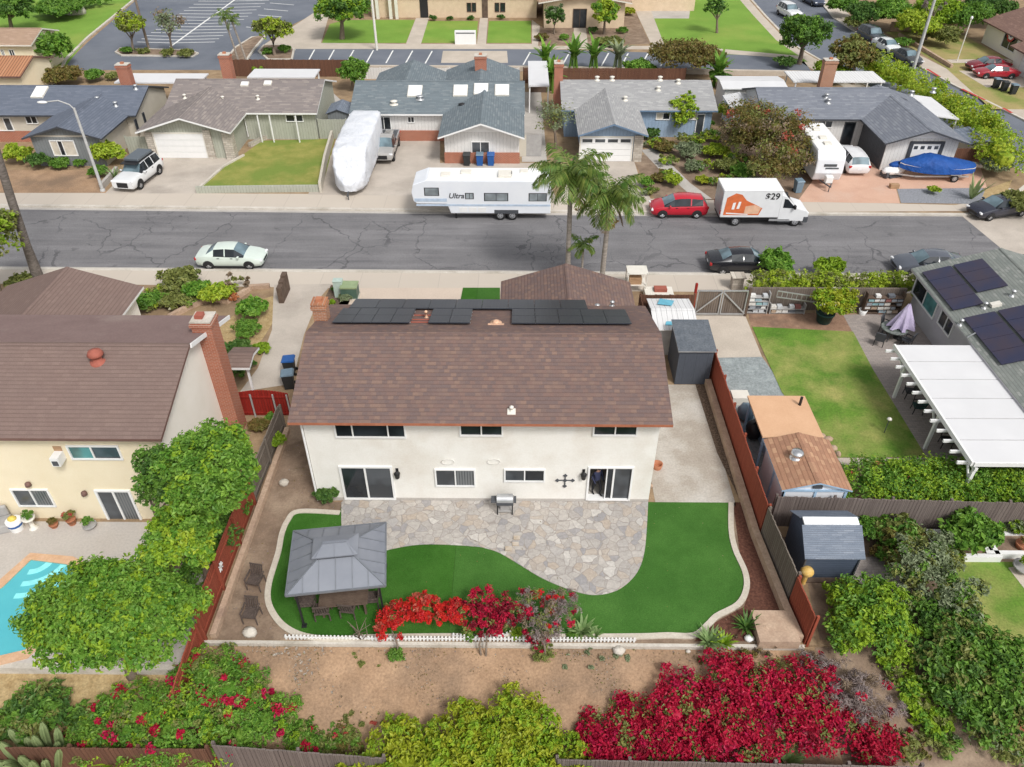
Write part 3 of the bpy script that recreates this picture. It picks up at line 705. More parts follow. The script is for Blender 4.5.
def fence_run(name, label, pts, h, m, posts=True, th=.05, cap=False, sp=2.4, z=None, group=None, postm=None, lean=None, cat='fence'):
    """board fence along a line of ground points; panels as one child, each post a child"""
    P = [Vector(p) for p in pts]; t = thing(name, label, cat, P[0], 0, group)
    mb = MB(); tot = 0
    for a, b in zip(P[:-1], P[1:]):
        d = b-a; d2 = Vector((d.x, d.y, 0)); nn = Vector((-d2.y, d2.x, 0)).normalized()*th/2
        n = max(1, int(d.length/.14)); vs = []
        for i in range(n):
            q0 = a+d*(i/n); q1 = a+d*((i+.93)/n); hh = h+rnd.uniform(-.025, .025)
            lo = [q0+nn, q0-nn, q1-nn, q1+nn]; mb.add([(p.x, p.y, p.z) for p in lo]+[(p.x, p.y, p.z+hh) for p in lo], [(4, 5, 6, 7), (0, 4, 7, 3), (1, 2, 6, 5), (0, 1, 5, 4), (3, 7, 6, 2)])
        for zz in (.3, h-.35):
            c0 = a+nn*1.9+Vector((0, 0, zz)); c1 = b+nn*1.9+Vector((0, 0, zz)); mb.beam(c0, c1, .04, .09)
    mb.build('board_panel', M[m], t, True)
    if posts:
        for a, b in zip(P[:-1], P[1:]):
            n = max(1, round((b-a).length/sp)); nn = Vector((-(b-a).y, (b-a).x, 0)).normalized()*.09
            for i in range(n+1):
                if i == n and b != P[-1]: continue
                q = a+(b-a)*(i/n)+nn; c = MB(); c.box(q.x-.05, q.y-.05, q.z-.1, q.x+.05, q.y+.05, q.z+h+.05); c.build('post', M[postm or m], t, True)
    return t
def wall_run(name, label, pts, w, h, m, cat='wall', capm=None, group=None, z0=0.0):
    t = MB(); strip(t, pts, w, z0-.1, z0+h); o = t.build(name, M[m]); tag(o, label, cat, group)
    return o

# ------------------------------------------------------------------ vehicles (built along +x, wheels on z=0)
def wheel(par, x, y, r, w, rimm='rim'):
    s = 1 if y > 0 else -1
    t = thing('wheel', None, None, (0, 0, 0)); t.parent = par; WM[t.name] = wm(par); del t
    return None
def add_wheels(par, xs, hw, r, w=.2, rimm='rim', dual=False):
    for x in xs:
        for s in (-1, 1):
            y0, y1 = s*(hw-w), s*hw
            mb = MB(); n = 18; prof = [(r*.62, y0), (r*.93, y0), (r, y0+s*.03), (r, y1-s*.03), (r*.93, y1), (r*.62, y1-s*.01)]
            vs = []; fs = []
            for rr, y in prof:
                for k in range(n): a = 2*math.pi*k/n; vs.append((x+rr*math.cos(a), y, r+rr*math.sin(a)))
            for i in range(len(prof)-1):
                for k in range(n):
                    f = (i*n+k, i*n+(k+1)%n, (i+1)*n+(k+1)%n, (i+1)*n+k); fs.append(f if s < 0 else f[::-1])
            mb.add(vs, fs, 0, True); wh = mb.build('wheel', M['tyre'], par)
            rb = MB(); yy = y1-s*.035; vs = [(x, yy+s*.03, r)]
            for k in range(20):
                a = 2*math.pi*k/20; vs.append((x+r*.64*math.cos(a), yy, r+r*.64*math.sin(a)))
            rb.add(vs, [((0, 1+k, 1+(k+1)%20) if s < 0 else (0, 1+(k+1)%20, 1+k)) for k in range(20)], 0)
            for k in range(5):
                a = 2*math.pi*k/5; Mr = Matrix.Rotation(-a, 3, 'Y'); rb.obox(Vector((x, yy+s*.012, r))+Mr @ Vector((r*.36, 0, 0)), (r*.12, .03, r*.2), Mr, 1)
            rb.build('rim', [M[rimm], M['black']], wh)
PROFILES = {
 # x fraction of length from the rear, sill z, belt z, roof z, body half width, roof half width ; g = glass above the belt from here to the next station
 'sedan': [(0.0,.42,.78,.80,.78,.66,''),(.015,.3,.92,.95,.84,.7,''),(.1,.24,1.0,1.04,.89,.7,''),(.17,.2,1.02,1.08,.9,.68,'b'),(.29,.2,1.0,1.4,.9,.56,'s'),(.45,.2,.98,1.46,.9,.57,'p'),(.465,.2,.97,1.46,.9,.57,'s'),(.6,.2,.95,1.42,.9,.57,'f'),(.74,.2,.93,1.0,.9,.66,''),(.88,.22,.83,.88,.88,.66,''),(.97,.26,.7,.74,.82,.6,''),(1.0,.36,.58,.6,.7,.5,'')],
 'hatch': [(0.0,.36,.85,.9,.78,.66,''),(.02,.26,.98,1.05,.85,.68,'b'),(.1,.22,1.03,1.44,.88,.58,'s'),(.3,.2,1.0,1.52,.89,.6,'p'),(.32,.2,.99,1.53,.89,.6,'s'),(.5,.2,.97,1.52,.89,.6,'s'),(.6,.2,.95,1.44,.89,.58,'f'),(.78,.2,.93,1.0,.89,.66,''),(.9,.22,.82,.86,.86,.62,''),(.97,.26,.7,.74,.8,.58,''),(1.0,.36,.56,.58,.66,.48,'')],
 'suv': [(0.0,.45,.95,1.0,.84,.7,''),(.015,.34,1.1,1.14,.9,.72,'b'),(.08,.3,1.14,1.7,.94,.66,'s'),(.27,.28,1.12,1.78,.95,.68,'p'),(.29,.28,1.12,1.78,.95,.68,'s'),(.45,.28,1.11,1.78,.95,.68,'p'),(.465,.28,1.11,1.78,.95,.68,'s'),(.58,.28,1.1,1.72,.95,.66,'f'),(.69,.28,1.1,1.18,.95,.74,''),(.86,.3,1.07,1.13,.95,.76,''),(.975,.34,1.02,1.07,.92,.74,''),(1.0,.42,.9,.93,.88,.7,'')],
 'pickup': [(0.0,.5,1.0,1.0,.88,.84,''),(.01,.45,1.06,1.06,.92,.88,''),(.385,.38,1.06,1.06,.93,.88,''),(.4,.36,1.08,1.6,.93,.66,'s'),(.52,.34,1.07,1.78,.93,.68,'p'),(.535,.34,1.07,1.78,.93,.68,'s'),(.66,.34,1.06,1.72,.93,.66,'f'),(.76,.34,1.05,1.12,.93,.74,''),(.9,.36,1.04,1.1,.93,.76,''),(.98,.4,1.0,1.04,.91,.74,''),(1.0,.48,.88,.9,.88,.7,'')],
}
def car(label, loc, heading, kind='sedan', length=4.6, color=(.7,.72,.7), name='parked_car', cat='car', group=None, width=1.0, hscale=1.0, wheelr=.31, glass='glasscar', shield='glassshield', rimm='rim', hatch_red=False):
    t = thing(name, label, cat, loc, heading, group)
    pm = paint('paint_%02d_%02d_%02d' % tuple(int(c*99) for c in color), color)
    pr = PROFILES[kind]; Lh = length/2; body = MB(); side = MB(); shld = MB(); rear = MB()
    ST = []
    for fx, zs, zb, zr, hw, rw, g in pr:
        x = -Lh+fx*length; zs, zb, zr = zs*hscale, zb*hscale, zr*hscale; hw *= width; rw *= width
        half = [(0, zs-.02), (hw*.86, zs), (hw*.98, zs+.16), (hw*1.0, (zs+zb)*.52), (hw*.975, zb-.05), (hw*.94, zb), (rw, zr-.05*(1 if zr-zb > .2 else .5)), (rw*.82, zr-.004), (0, zr+.02)]
        ST.append([(x, y, z) for y, z in half]+[(x, -y, z) for y, z in half[-2:0:-1]])
    nS = len(ST[0]); fid = {}
    for i in range(len(ST)-1):
        g = pr[i][6]
        for j in range(nS):
            k = (j+1) % nS; q = [ST[i][j], ST[i][k], ST[i+1][k], ST[i+1][j]]
            sidef = j in (5, nS-6-0) or k in (nS-5,) and False
            sidef = (j == 5) or (j == nS-6)
            topf = j in (6, 7, 8, nS-7-1, nS-7) and 6 <= j <= nS-7
            dst = body; mi = 0
            if g == 's' and sidef: dst = side
            elif g == 'f' and topf: dst = shld
            elif g == 'f' and sidef: dst = side
            elif g == 'b' and topf: dst = rear
            dst.add(q, [(3, 2, 1, 0)], mi, dst is body)
    body.add(ST[0], [tuple(range(nS))], 0); body.add(ST[-1], [tuple(range(nS-1, -1, -1))], 0)
    b = body.build('body', pm, t)
    me = b.data; bmx = __import__('bmesh').new(); bmx.from_mesh(me); __import__('bmesh').ops.remove_doubles(bmx, verts=bmx.verts, dist=.0005); __import__('bmesh').ops.recalc_face_normals(bmx, faces=bmx.faces); bmx.to_mesh(me); bmx.free()
    try: me.set_sharp_from_angle(angle=R(38))
    except Exception: pass
    for sgn in (-1, 1):
        sd_ = MB()
        for f_ in side.f:
            q_ = [side.v[i] for i in f_]
            if q_[0][1]*sgn > 0: sd_.add(q_, [(0, 1, 2, 3)])
        sd_.build('side_window', M[glass], t)
    if shld.v: shld.build('windscreen', M[shield], t)
    if rear.v: rear.build('rear_window', M[shield], t)
    wb = (.19, .8) if kind != 'pickup' else (.2, .82); hw = max(p[4] for p in pr)*width
    ar = MB()
    for fx in wb:
        x = -Lh+fx*length
        for s in (-1, 1):
            n = 14; vs = [(x, s*(hw+.004), wheelr)]+[(x+(wheelr+.07)*math.cos(a), s*(hw+.004), wheelr+(wheelr+.07)*math.sin(a)) for a in [math.pi*1.08*k/n-.12 for k in range(n+1)]]
            ar.add(vs, [((0, k+1, k+2) if s < 0 else (0, k+2, k+1)) for k in range(n)], 0)
    ar.build('wheel_arch', M['black'], t)
    add_wheels(t, [-Lh+f*length for f in wb], hw+.02, wheelr, .22, rimm)
    f0 = pr[-1]; r0 = pr[0]; xf = Lh; zf = pr[-2][2]*hscale; hwf = pr[-2][4]*width
    for s in (-1, 1):
        m = MB(); m.obox((xf-.1, s*(hwf-.16), zf-.06), (.16, .34, .14), Matrix.Rotation(-s*.35, 3, 'Z')); m.build('headlight', M['clearlight'], t, bevel=.03)
        m = MB(); zt = pr[1][2]*hscale; m.obox((-Lh+.06, s*(pr[1][4]*width-.12), zt-.14), (.16, .26, .2), Matrix.Rotation(s*.3, 3, 'Z')); m.build('tail_light', M['redlight'], t, bevel=.03)
        wi = [i for i, p in enumerate(pr) if p[6] == 'f'][0]; m = MB(); xm = -Lh+(pr[wi][0]*.55+pr[wi+1][0]*.45)*length
        m.obox((xm, s*(hw+.06), pr[wi][2]*hscale+.04), (.14, .2, .13)); m.build('wing_mirror', pm, t, bevel=.03)
    gr = MB(); zg = pr[-1][1]*hscale; gr.box(xf-.03, -hwf*.5, zg+.05, xf+.012, hwf*.5, pr[-1][2]*hscale-.02); gr.build('grille', M['black'], t)
    pl = MB(); pl.box(-Lh-.02, -.16, r0[1]*hscale+.18, -Lh+.01, .16, r0[1]*hscale+.3); pl.build('number_plate', M['plate'], t)
    for s in (-1, 1):
        tr = MB()
        for i, p in enumerate(pr[:-1]):
            if p[6] in ('s', 'p', 'f') and pr[i+1][3]-pr[i+1][2] > .02:
                a = (-Lh+p[0]*length, s*(p[4]*width*.94+.01), p[2]*hscale+.005); c = (-Lh+pr[i+1][0]*length, s*(pr[i+1][4]*width*.94+.01), pr[i+1][2]*hscale+.005); tr.beam(a, c, .02, .03)
        dz = pr[4][1]*hscale; tr.box(-Lh+.27*length, s*(hw-.02), dz+.02, -Lh+.71*length, s*(hw+.012), dz+.1)
        for fx in (.36, .56): tr.box(-Lh+fx*length-.08, s*(hw-.01), .8*pr[5][2]*hscale+.07, -Lh+fx*length+.08, s*(hw+.02), .8*pr[5][2]*hscale+.1)
        tr.build('trim', M['black'], t)
    return t
def heading(pr_, pf, h=0.0):
    a, b = at(*pr_, h), at(*pf, h); return math.atan2(b.y-a.y, b.x-a.x)
# ================================================================== SETTING
def slope_grid(name, x0, x1, y0, y1, m, dz=.012, amp=.0, step=.25, kind='structure'):
    nx = int((x1-x0)/step)+1; ny = int((y1-y0)/step)+1; V = []
    for j in range(ny):
        for i in range(nx):
            x = x0+(x1-x0)*i/(nx-1); y = y0+(y1-y0)*j/(ny-1); e = min(1, min(i, nx-1-i, j, ny-1-j)/2)
            V.append((x, y, gz(x, min(y, YW-.001))+dz+amp*e*(math.sin(x*1.7+y*2.3)+math.sin(x*3.9-y*1.3)*.6+math.sin(y*5.1+x*.7)*.4+rnd.uniform(-.5, .5))*.5+amp*e))
    Fq = [(j*nx+i, j*nx+i+1, (j+1)*nx+i+1, (j+1)*nx+i) for j in range(ny-1) for i in range(nx-1)]
    o = mesh_obj(name, raw_mesh(name, np.array(V), np.array(Fq), [m], np.zeros(len(Fq), int), np.ones(len(Fq), bool))); o['kind'] = kind; return o
mb = MB(); ys = [(-80, -1.3), (YW-5.4, -1.3), (YW, -.1), (YW+.02, -.135), (1500, -.135)]
for (a, za), (b, zb) in zip(ys[:-1], ys[1:]): mb.quad((-900, a, za), (900, a, za), (900, b, zb), (-900, b, zb))
mb.build('ground', M['ground'])['kind'] = 'structure'
KF = [(-110, 55.6), (-40.3, 55.2), (-9.1, 54.7), (21.9, 54.3)]
corner = px((965, 214), (985, 211), (1003, 204), (1018, 192), (1034, 178))
RL = px((1034, 178), (985, 150), (940, 125), (890, 98), (840, 71), (793, 44), (766, 16), (745, -8), (735, -25))
far_poly = KF+[(p.x, p.y) for p in corner]+[(p.x, p.y) for p in RL[1:]]+[(40, 260), (-200, 260), (-200, 55.8)]
sheet('far_block_ground', far_poly, 0, M['ground'], thick=.14)
sheet('near_block_ground', [(-110, YW), (60, YW), (60, 44.9), (12.2, 45.05), (-35, 45.4), (-110, 45.8)], 0, M['ground'], thick=.3)
RR = px((815, -5), (835, 18), (870, 40), (920, 66), (955, 85), (1024, 119), (1075, 148), (1150, 190))
sheet('right_block_ground', [(p.x, p.y) for p in RR]+[(110, 50), (200, 50), (200, 260), (45, 260)], 0, M['ground'], thick=.14)
# roads
q = NT('street_asphalt', .9, .2); v = q.obj()
base = q.mix(q.ramp(q.noise(v, .35, 4), .3, .7), (.15,.147,.153), (.19,.186,.191))
base = q.mix(q.math('MULTIPLY', q.ramp(q.noise(q.scale(v, (.12, 1.6, 1)), .9, 4, .65), .45, .75), .6), base, (.27,.262,.27))
base = q.mix(q.math('MULTIPLY', q.ramp(q.noise(q.scale(v, (.09, 1.1, 1)), 1.1, 3), .55, .75), .5), base, (.105,.103,.112))
nx_ = q.n('ShaderNodeTexNoise'); nx_.inputs['Scale'].default_value = .9; nx_.inputs['Detail'].default_value = 4; q.l(v, nx_.inputs['Vector'])
wv = q.vadd(v, q.scale(nx_.outputs['Color'], (1.5, 1.5, 0)))
vo = q.n('ShaderNodeTexVoronoi', feature='DISTANCE_TO_EDGE'); vo.inputs['Scale'].default_value = .24; q.l(q.scale(wv, (1.0, .62, 1)), vo.inputs['Vector'])
crack = q.math('MULTIPLY', q.math('LESS_THAN', vo.outputs['Distance'], .0085), q.ramp(q.noise(v, .22, 3), .4, .52))
vo2 = q.n('ShaderNodeTexVoronoi', feature='DISTANCE_TO_EDGE'); vo2.inputs['Scale'].default_value = .75; q.l(wv, vo2.inputs['Vector'])
crack2 = q.math('MULTIPLY', q.math('LESS_THAN', vo2.outputs['Distance'], .012), q.ramp(q.noise(v, .16, 2), .56, .6))
base = q.mix(q.math('MULTIPLY', q.ramp(q.noise(v, .75, 3, .5), .66, .74), .45), base, (.075,.073,.076))
base = q.mix(q.math('MULTIPLY', q.math('MAXIMUM', crack, crack2), .5), base, (.05,.05,.056))
g_ = q.noise(v, 14, 3, .7); base = q.mix(.35, base, q.mix(q.ramp(g_, .3, .7), (.2,.2,.2), (.8,.8,.8)), 'OVERLAY'); q.bump(g_, .3, .02)
M['street'] = q.col(base)
sheet('street', [(-140, 45), (46, 44.6), (46, 54.9), (-140, 56)], -.128, M['street'])
sheet('corner_street', [(p.x-.4, p.y) for p in px((745, -8), (766, 16), (793, 44), (840, 71), (890, 98), (940, 125), (985, 150), (1034, 178))]+[(40, 55), (40, 44), (75, 44)]+[(p.x+.4, p.y) for p in RR[::-1]], -.131, M['lot'])
sheet('cross_gutter', px((962, 216), (1008, 254), (1120, 254), (1120, 196), (1034, 183), (1003, 209), h=-.12), -.124, M['drive'])
# pavements, kerbs
M['walkj'] = brickmat('jointed_pavement', (.54,.48,.41), (.51,.45,.385), (.42,.37,.32), 2.6, 6.0, .02, flat=True, weather=.14, off=.0)
sheet('far_pavement', [(a, b+.15) for a, b in KF]+[(p.x, p.y) for p in px((966, 211), (985, 208), (1001, 201), (1014, 189), (1003, 187), (985, 200), (955, 205))]+[(21, 56.45), (3.3, 56.9), (-17.4, 57.4), (-41.5, 57.5), (-110, 58)], .006, M['walkj'])
sheet('near_pavement', [(-110, 43.6), (-25.4, 43.3), (-7.6, 42.85), (14.4, 42.7), (60, 42.5), (60, 44.76), (12.2, 44.9), (-35.1, 45.25), (-110, 45.65)], .006, M['walkj'])
mb = MB(); strip(mb, KF+[(p.x, p.y) for p in corner]+[(p.x, p.y) for p in RL[1:]], .3, -.13, .014); strip(mb, [(-110, 45.75), (-35, 45.33), (12.2, 44.98), (60, 44.83)], .3, -.13, .014); strip(mb, [(p.x, p.y) for p in RR], .3, -.13, .014)
mb.build('kerb', M['kerb'])['kind'] = 'structure'
mb = MB(); strip(mb, [(a, b-.3) for a, b in KF], .45, -.128, -.122); strip(mb, [(-110, 46.1), (-35, 45.68), (12.2, 45.33), (46, 45.2)], .3, -.128, -.122); mb.build('gutter', M['conc'])['kind'] = 'structure'
w2 = [(p.x+1.3, p.y) for p in RR]; mb = MB(); strip(mb, w2, 2.3, 0, .008); mb.build('right_pavement', M['walk'])['kind'] = 'structure'
mb = MB(); strip(mb, [(p.x-1.6, p.y) for p in RL[1:]], 2.4, 0, .008); mb.build('corner_pavement', M['walk'])['kind'] = 'structure'
mb = MB()
for a, b in (((927, 69), (940, 77)), ((962, 89), (985, 100)), ((1003, 108), (1012, 113))): strip(mb, [(p.x-.02, p.y) for p in px(a, b)], .32, 0, .02)
mb.build('red_kerb_marking', M['redline'])['kind'] = 'structure'
# far drives and yards
S = sheet
S('driveway', px((105, 193.5), (122, 176), (145, 158), (212, 157), (240, 158), (238, 163), (222, 167), (196, 193.5)), .01, M['drive'])
S('driveway', px((308, 194.5), (322, 168), (338, 145), (378, 141), (440, 141), (440, 163), (541, 163), (556, 198)), .01, M['drive'])
S('driveway', px((556, 198), (580, 162), (634, 161), (640, 180), (651, 199.5)), .0135, M['drive'])
S('driveway', px((522, 162), (520, 92), (541, 92), (547, 162)), .0165, M['conc'])
S('driveway', px((797, 202), (838, 146), (862, 146), (884, 166), (980, 166), (987, 188), (896, 189), (900, 203.5)), .01, M['pinkdrive'])
S('front_lawn', px((196, 190), (223, 166), (243, 155), (262, 141), (335, 139), (322, 189)), .03, M['greenyel'])
S('bare_yard', px((-40, 193), (-40, 170), (95, 170), (108, 193)), .008, M['slope'])
S('bare_yard', px((210, 139), (262, 139.5), (334, 138), (345, 104), (330, 90), (235, 90)), .006, M['conc'])
S('garden_soil', px((634, 162), (650, 150), (720, 140), (760, 110), (800, 150), (838, 146), (797, 202), (655, 199)), .006, M['soil'])
S('garden_path', px((641, 150), (655, 148), (672, 165), (690, 183), (712, 199), (696, 199.5), (680, 186), (660, 170)), .012, M['conc'])
S('gravel_bed', px((897, 189), (983, 188), (990, 200), (975, 204), (901, 203)), .012, M['gravel'])
S('dry_verge', px((985, 190), (1012, 180), (1008, 190), (994, 200), (980, 203)), .014, M['drygrass'])
# church ground
S('parking_lot', px((60, 70), (88, 42), (150, -12), (330, -12), (318, 12), (290, 26), (265, 44), (330, 46), (500, 48), (700, 54), (800, 56), (812, 72), (560, 70), (250, 70)), .008, M['lot'])
S('church_lawn', px((-140, 90), (-140, -14), (150, -14), (88, 38), (66, 66), (60, 80)), .012, M['churchlawn'])
S('church_lawn', px((322, 43), (330, 24), (345, 20), (415, 20), (406, 43)), .012, M['churchlawn'])
S('church_lawn', px((421, 43), (428, 21), (478, 21), (476, 43)), .012, M['churchlawn'])
S('church_lawn', px((487, 43), (489, 21), (531, 21), (531, 43)), .012, M['churchlawn'])
S('church_lawn', px((654, 18), (688, 18), (691, -14), (728, -14), (752, 14), (776, 40), (808, 62), (760, 56), (700, 53), (663, 42)), .012, M['churchlawn'])
S('church_path', px((262, 46), (300, 22), (318, 10), (330, 12), (321, 43), (406, 44), (416, 18), (429, 18), (421, 44), (477, 44), (480, 18), (488, 18), (486, 44), (532, 44), (532, 20), (540, 26), (538, 46), (572, 46), (574, 28), (586, 28), (588, 46), (652, 46), (634, 8), (650, 8), (664, 44), (800, 56), (800, 59), (660, 49.5), (262, 49)), .016, M['walk'])
S('church_path', px((628, -14), (693, -14), (689, 18.5), (654, 18.5), (640, 8)), .013, M['conc'])
S('garden_soil', px((534, 45), (536, 27), (548, 27), (545, -2), (635, -2), (634, 10), (650, 44)), .010, M['soil'])
mb = MB()
for i in range(20):           # stalls along the drive
    x = 292+i*19.6
    if 430 < x < 520 or 575 < x < 605: continue
    a, b = at(x+3, 49.5+(x-300)*.012), at(x-4, 62+(x-300)*.012); strip(mb, [a.xy, b.xy], .16, .009, .013)
for i in range(15):           # stalls of the lot
    t = i/14; a, b = at(137+t*66, 42-t*44), at(172+t*58, 43-t*45); strip(mb, [a.xy, b.xy], .16, .009, .013)
    a, b = at(172+t*58, 43-t*45), at(215+t*58, 42-t*45); strip(mb, [a.xy, b.xy], .16, .009, .013)
strip(mb, [p.xy for p in px((170, 47), (240, -4))], .25, .0135, .0165)
for i in range(7):
    a, b = at(246+i*6, 27-i*6), at(270+i*6, 29-i*6); strip(mb, [a.xy, b.xy], .16, .009, .013)
mb.build('stall_marking', M['line'])['kind'] = 'structure'
M['crossconc'] = M['drive']; S('ramp', px((443, 51), (507, 51), (508, 63), (441, 63)), .018, M['walk'])
isl = [px((116, 53), (120, 49), (188, 51), (198, 54), (193, 57), (122, 56)), px((259, 52), (264, 46), (285, 46), (294, 50), (292, 60), (268, 60)), px((226, 61), (236, 48), (252, 38), (266, 36), (254, 50), (246, 62))]
for p in isl:
    mb = MB(); mb.prism([a.xy for a in p], 0, .13); mb.build('planting_island', M['soil'])['kind'] = 'structure'
    mb = MB(); strip(mb, [a.xy for a in p]+[p[0].xy], .25, 0, .16); mb.build('kerb', M['kerb'])['kind'] = 'structure'
mb = MB(); strip(mb, [p.xy for p in px((60, 72), (66, 60), (88, 38), (150, -13))], .3, 0, .16); mb.build('kerb', M['kerb'])['kind'] = 'structure'
mb = MB()
strip(mb, [p.xy for p in px((250, 69.5), (560, 71), (812, 76))], .5, 0, .5); tag(mb.build('boundary_wall', M['walk']), 'low pale wall along the back of the drive behind the far houses', 'wall')
# near block front gardens
S('front_garden', px((136, 288), (270, 288), (277, 318), (258, 372), (250, 392), (225, 410), (150, 370), (120, 320)), .006, M['ground'])
S('front_garden', px((252, 302), (274, 296), (276, 318), (262, 340), (244, 360), (214, 330)), .01, M['drygrass'])
S('side_drive', px((274, 285), (332, 284), (318, 300), (304, 335), (292, 384), (240, 392), (258, 368), (272, 330)), .012, M['drive'])
S('front_patio', px((356, 288), (502, 288), (502, 312), (330, 312)), .012, M['palepink'])
S('front_turf', px((463, 288), (500, 288), (500, 312), (458, 312)), .03, M['turf'])
S('planter_bed', px((331, 285), (357, 285), (348, 305), (322, 305)), .012, M['darkmulch'])
S('garage_drive', [(-.6, 39), (6.8, 39), (7.2, 42.75), (-.9, 42.75)], .016, M['drive'])
S('side_court', px((690, 314), (744, 313), (762, 357), (712, 358)), .014, M['walk'])
S('side_court', px((712, 358), (762, 357), (790, 396), (800, 430), (790, 520), (752, 520), (730, 440), (706, 384)), .01, M['greypad'])
S('side_patio', [(6.35, 24.1), (6.35, 33.0), (10.0, 33.0), (10.0, 24.1)], .012, M['sideconc'])
S('side_bed', px((748*1.0, 500), (740, 500), (717, 453), (695, 384), (706, 384), (757, 500)), .016, M['darkmulch'])
S('planting_bed', px((748, 313), (850, 313), (856, 334), (752, 330)), .008, M['redsoil'])
S('side_lawn', px((752, 327), (853, 332), (873, 370), (926, 457), (837, 458), (816, 436), (782, 393)), .03, M['lawn'])
S('garden_path', px((843, 315), (925, 312), (960, 345), (1010, 400), (1010, 458), (926, 458), (873, 370)), .012, M['paver'])
S('pale_path', px((837, 458), (1000, 458), (1004, 464), (842, 465)), .016, M['walk'])
S('back_court', px((838, 560), (880, 556), (912, 582), (900, 592), (850, 590)), .014, M['paver'])
S('right_lawn', px((930, 562), (1060, 562), (1090, 655), (960, 655)), .012, M['lawn'])
S('right_garden', px((790, 505), (1040, 500), (1090, 640), (820, 640)), .006, M['soil'])
S('stone_path', px((1008, 568), (1018, 566), (1050, 600), (1036, 604)), .018, M['walk'])
# back garden
S('back_yard_soil', [(-11.7, YW+.05), (10.4, YW+.05), (10.4, 24.2), (-9.0, 24.2), (-9.0, 33.5), (-11.7, 33.5)], .006, M['soil'])
TURF = [(340, 513.5), (299, 512), (288, 521), (282, 535), (278.5, 553), (269.5, 583), (268.5, 602), (276, 618), (288, 629.5), (306, 637), (334, 640), (372, 638), (450, 637), (560, 637.5), (640, 637), (667, 636), (694, 636), (708, 625), (717, 616.5), (738, 605), (746, 590), (745, 573), (735, 550), (731, 530), (731, 503)]
line = catmull([(p.x, p.y) for p in px(*TURF)], 5)
S('turf_lawn', [(p.x, p.y) for p in line]+[(p.x, p.y) for p in px((648, 502.5), (345, 503), (341, 508))], .03, M['turf'], thick=.03)
mb = MB(); strip(mb, line[:-1]+[line[-1]], .24, -.02, .075); mb.build('lawn_edging', M['edging'])['kind'] = 'structure'
q = NT('flagstones', .8, .3); v = q.obj(); nn = q.n('ShaderNodeTexNoise'); nn.inputs['Scale'].default_value = 2.2; q.l(v, nn.inputs['Vector']); v2 = q.vadd(v, q.scale(nn.outputs['Color'], (.3, .3, 0)))
vo = q.n('ShaderNodeTexVoronoi', feature='DISTANCE_TO_EDGE'); vo.inputs['Scale'].default_value = 2.6; q.l(v2, vo.inputs['Vector'])
vc = q.n('ShaderNodeTexVoronoi'); vc.inputs['Scale'].default_value = 2.6; q.l(v2, vc.inputs['Vector']); sc_ = q.n('ShaderNodeSeparateColor'); q.l(vc.outputs['Color'], sc_.inputs[0])
c = q.mix(sc_.outputs[0], (.37,.345,.32), (.45,.42,.385)); c = q.mix(q.ramp(sc_.outputs[1], .7, .95), c, (.41,.35,.29)); c = q.mix(q.ramp(sc_.outputs[2], .78, .97), c, (.51,.485,.45)); c = q.mix(q.ramp(sc_.outputs[1], .2, .05), c, (.3,.29,.29))
c = q.mix(q.math('MULTIPLY', q.ramp(q.noise(v, .5, 4), .5, .75), .35), c, (.3,.275,.26)); c = q.mix(.3, c, q.mix(q.ramp(q.noise(v, 9, 4, .7), .3, .7), (.2,.2,.2), (.8,.8,.8)), 'OVERLAY')
gr = q.ramp(vo.outputs['Distance'], .012, .034); c = q.mix(gr, (.3,.27,.245), c); q.bump(gr, .5, .02); M['flag'] = q.col(c)
PAT = [(648, 503), (647, 524), (645, 548), (641, 565), (632.5, 579), (617, 591), (597, 595.6), (578, 593), (558, 586), (538.6, 577), (519, 565), (499.5, 553.6), (486, 549), (474, 547), (438, 545), (412, 546), (386, 551), (366, 556), (350, 552), (342.5, 538), (341.5, 525), (341.5, 503)]
S('flagstone_patio', [(p.x, p.y) for p in catmull([(p.x, p.y) for p in px(*PAT)], 4)]+[(-7.9, 24.28), (6.0, 24.28)], .055, M['flag'], thick=.05)
S('mulch_bed', px((733, 502.5), (750, 502.5), (762, 545), (797, 618), (808, 641.5), (694, 641.5), (716, 622), (744, 607), (750, 588), (740, 556)), .012, M['mulch'])
slope_grid('dirt_slope', -12.1, 11.4, 12.2, YW-.16, M['slope'], .015, .05)
slope_grid('dry_grass_bank', -40, -12.15, 12.0, YW-1.0, M['drygrass'], .012, .03, .5)
slope_grid('garden_bank', 11.45, 40, 12.0, YW-.02, M['soil'], .012, .04, .5)
S('pool_deck', [(-45, 15.95), (-12.15, 15.95), (-12.15, 22.9), (-45, 22.9)], .008, M['pooldeck'])
mb = MB(); strip(mb, [(-12.1, YW-.07), (11.0, YW-.07)], .14, -.5, .05); tag(mb.build('retaining_kerb', M['kerb']), 'low pale concrete retaining kerb along the top of the dirt slope', 'kerb wall')
mb = MB(); mb.box(-45, 15.72, -.6, -12.1, 15.95, .012); tag(mb.build('deck_retaining_wall', M['kerb']), 'low concrete edge of the pool deck above the straw grass bank', 'kerb wall')

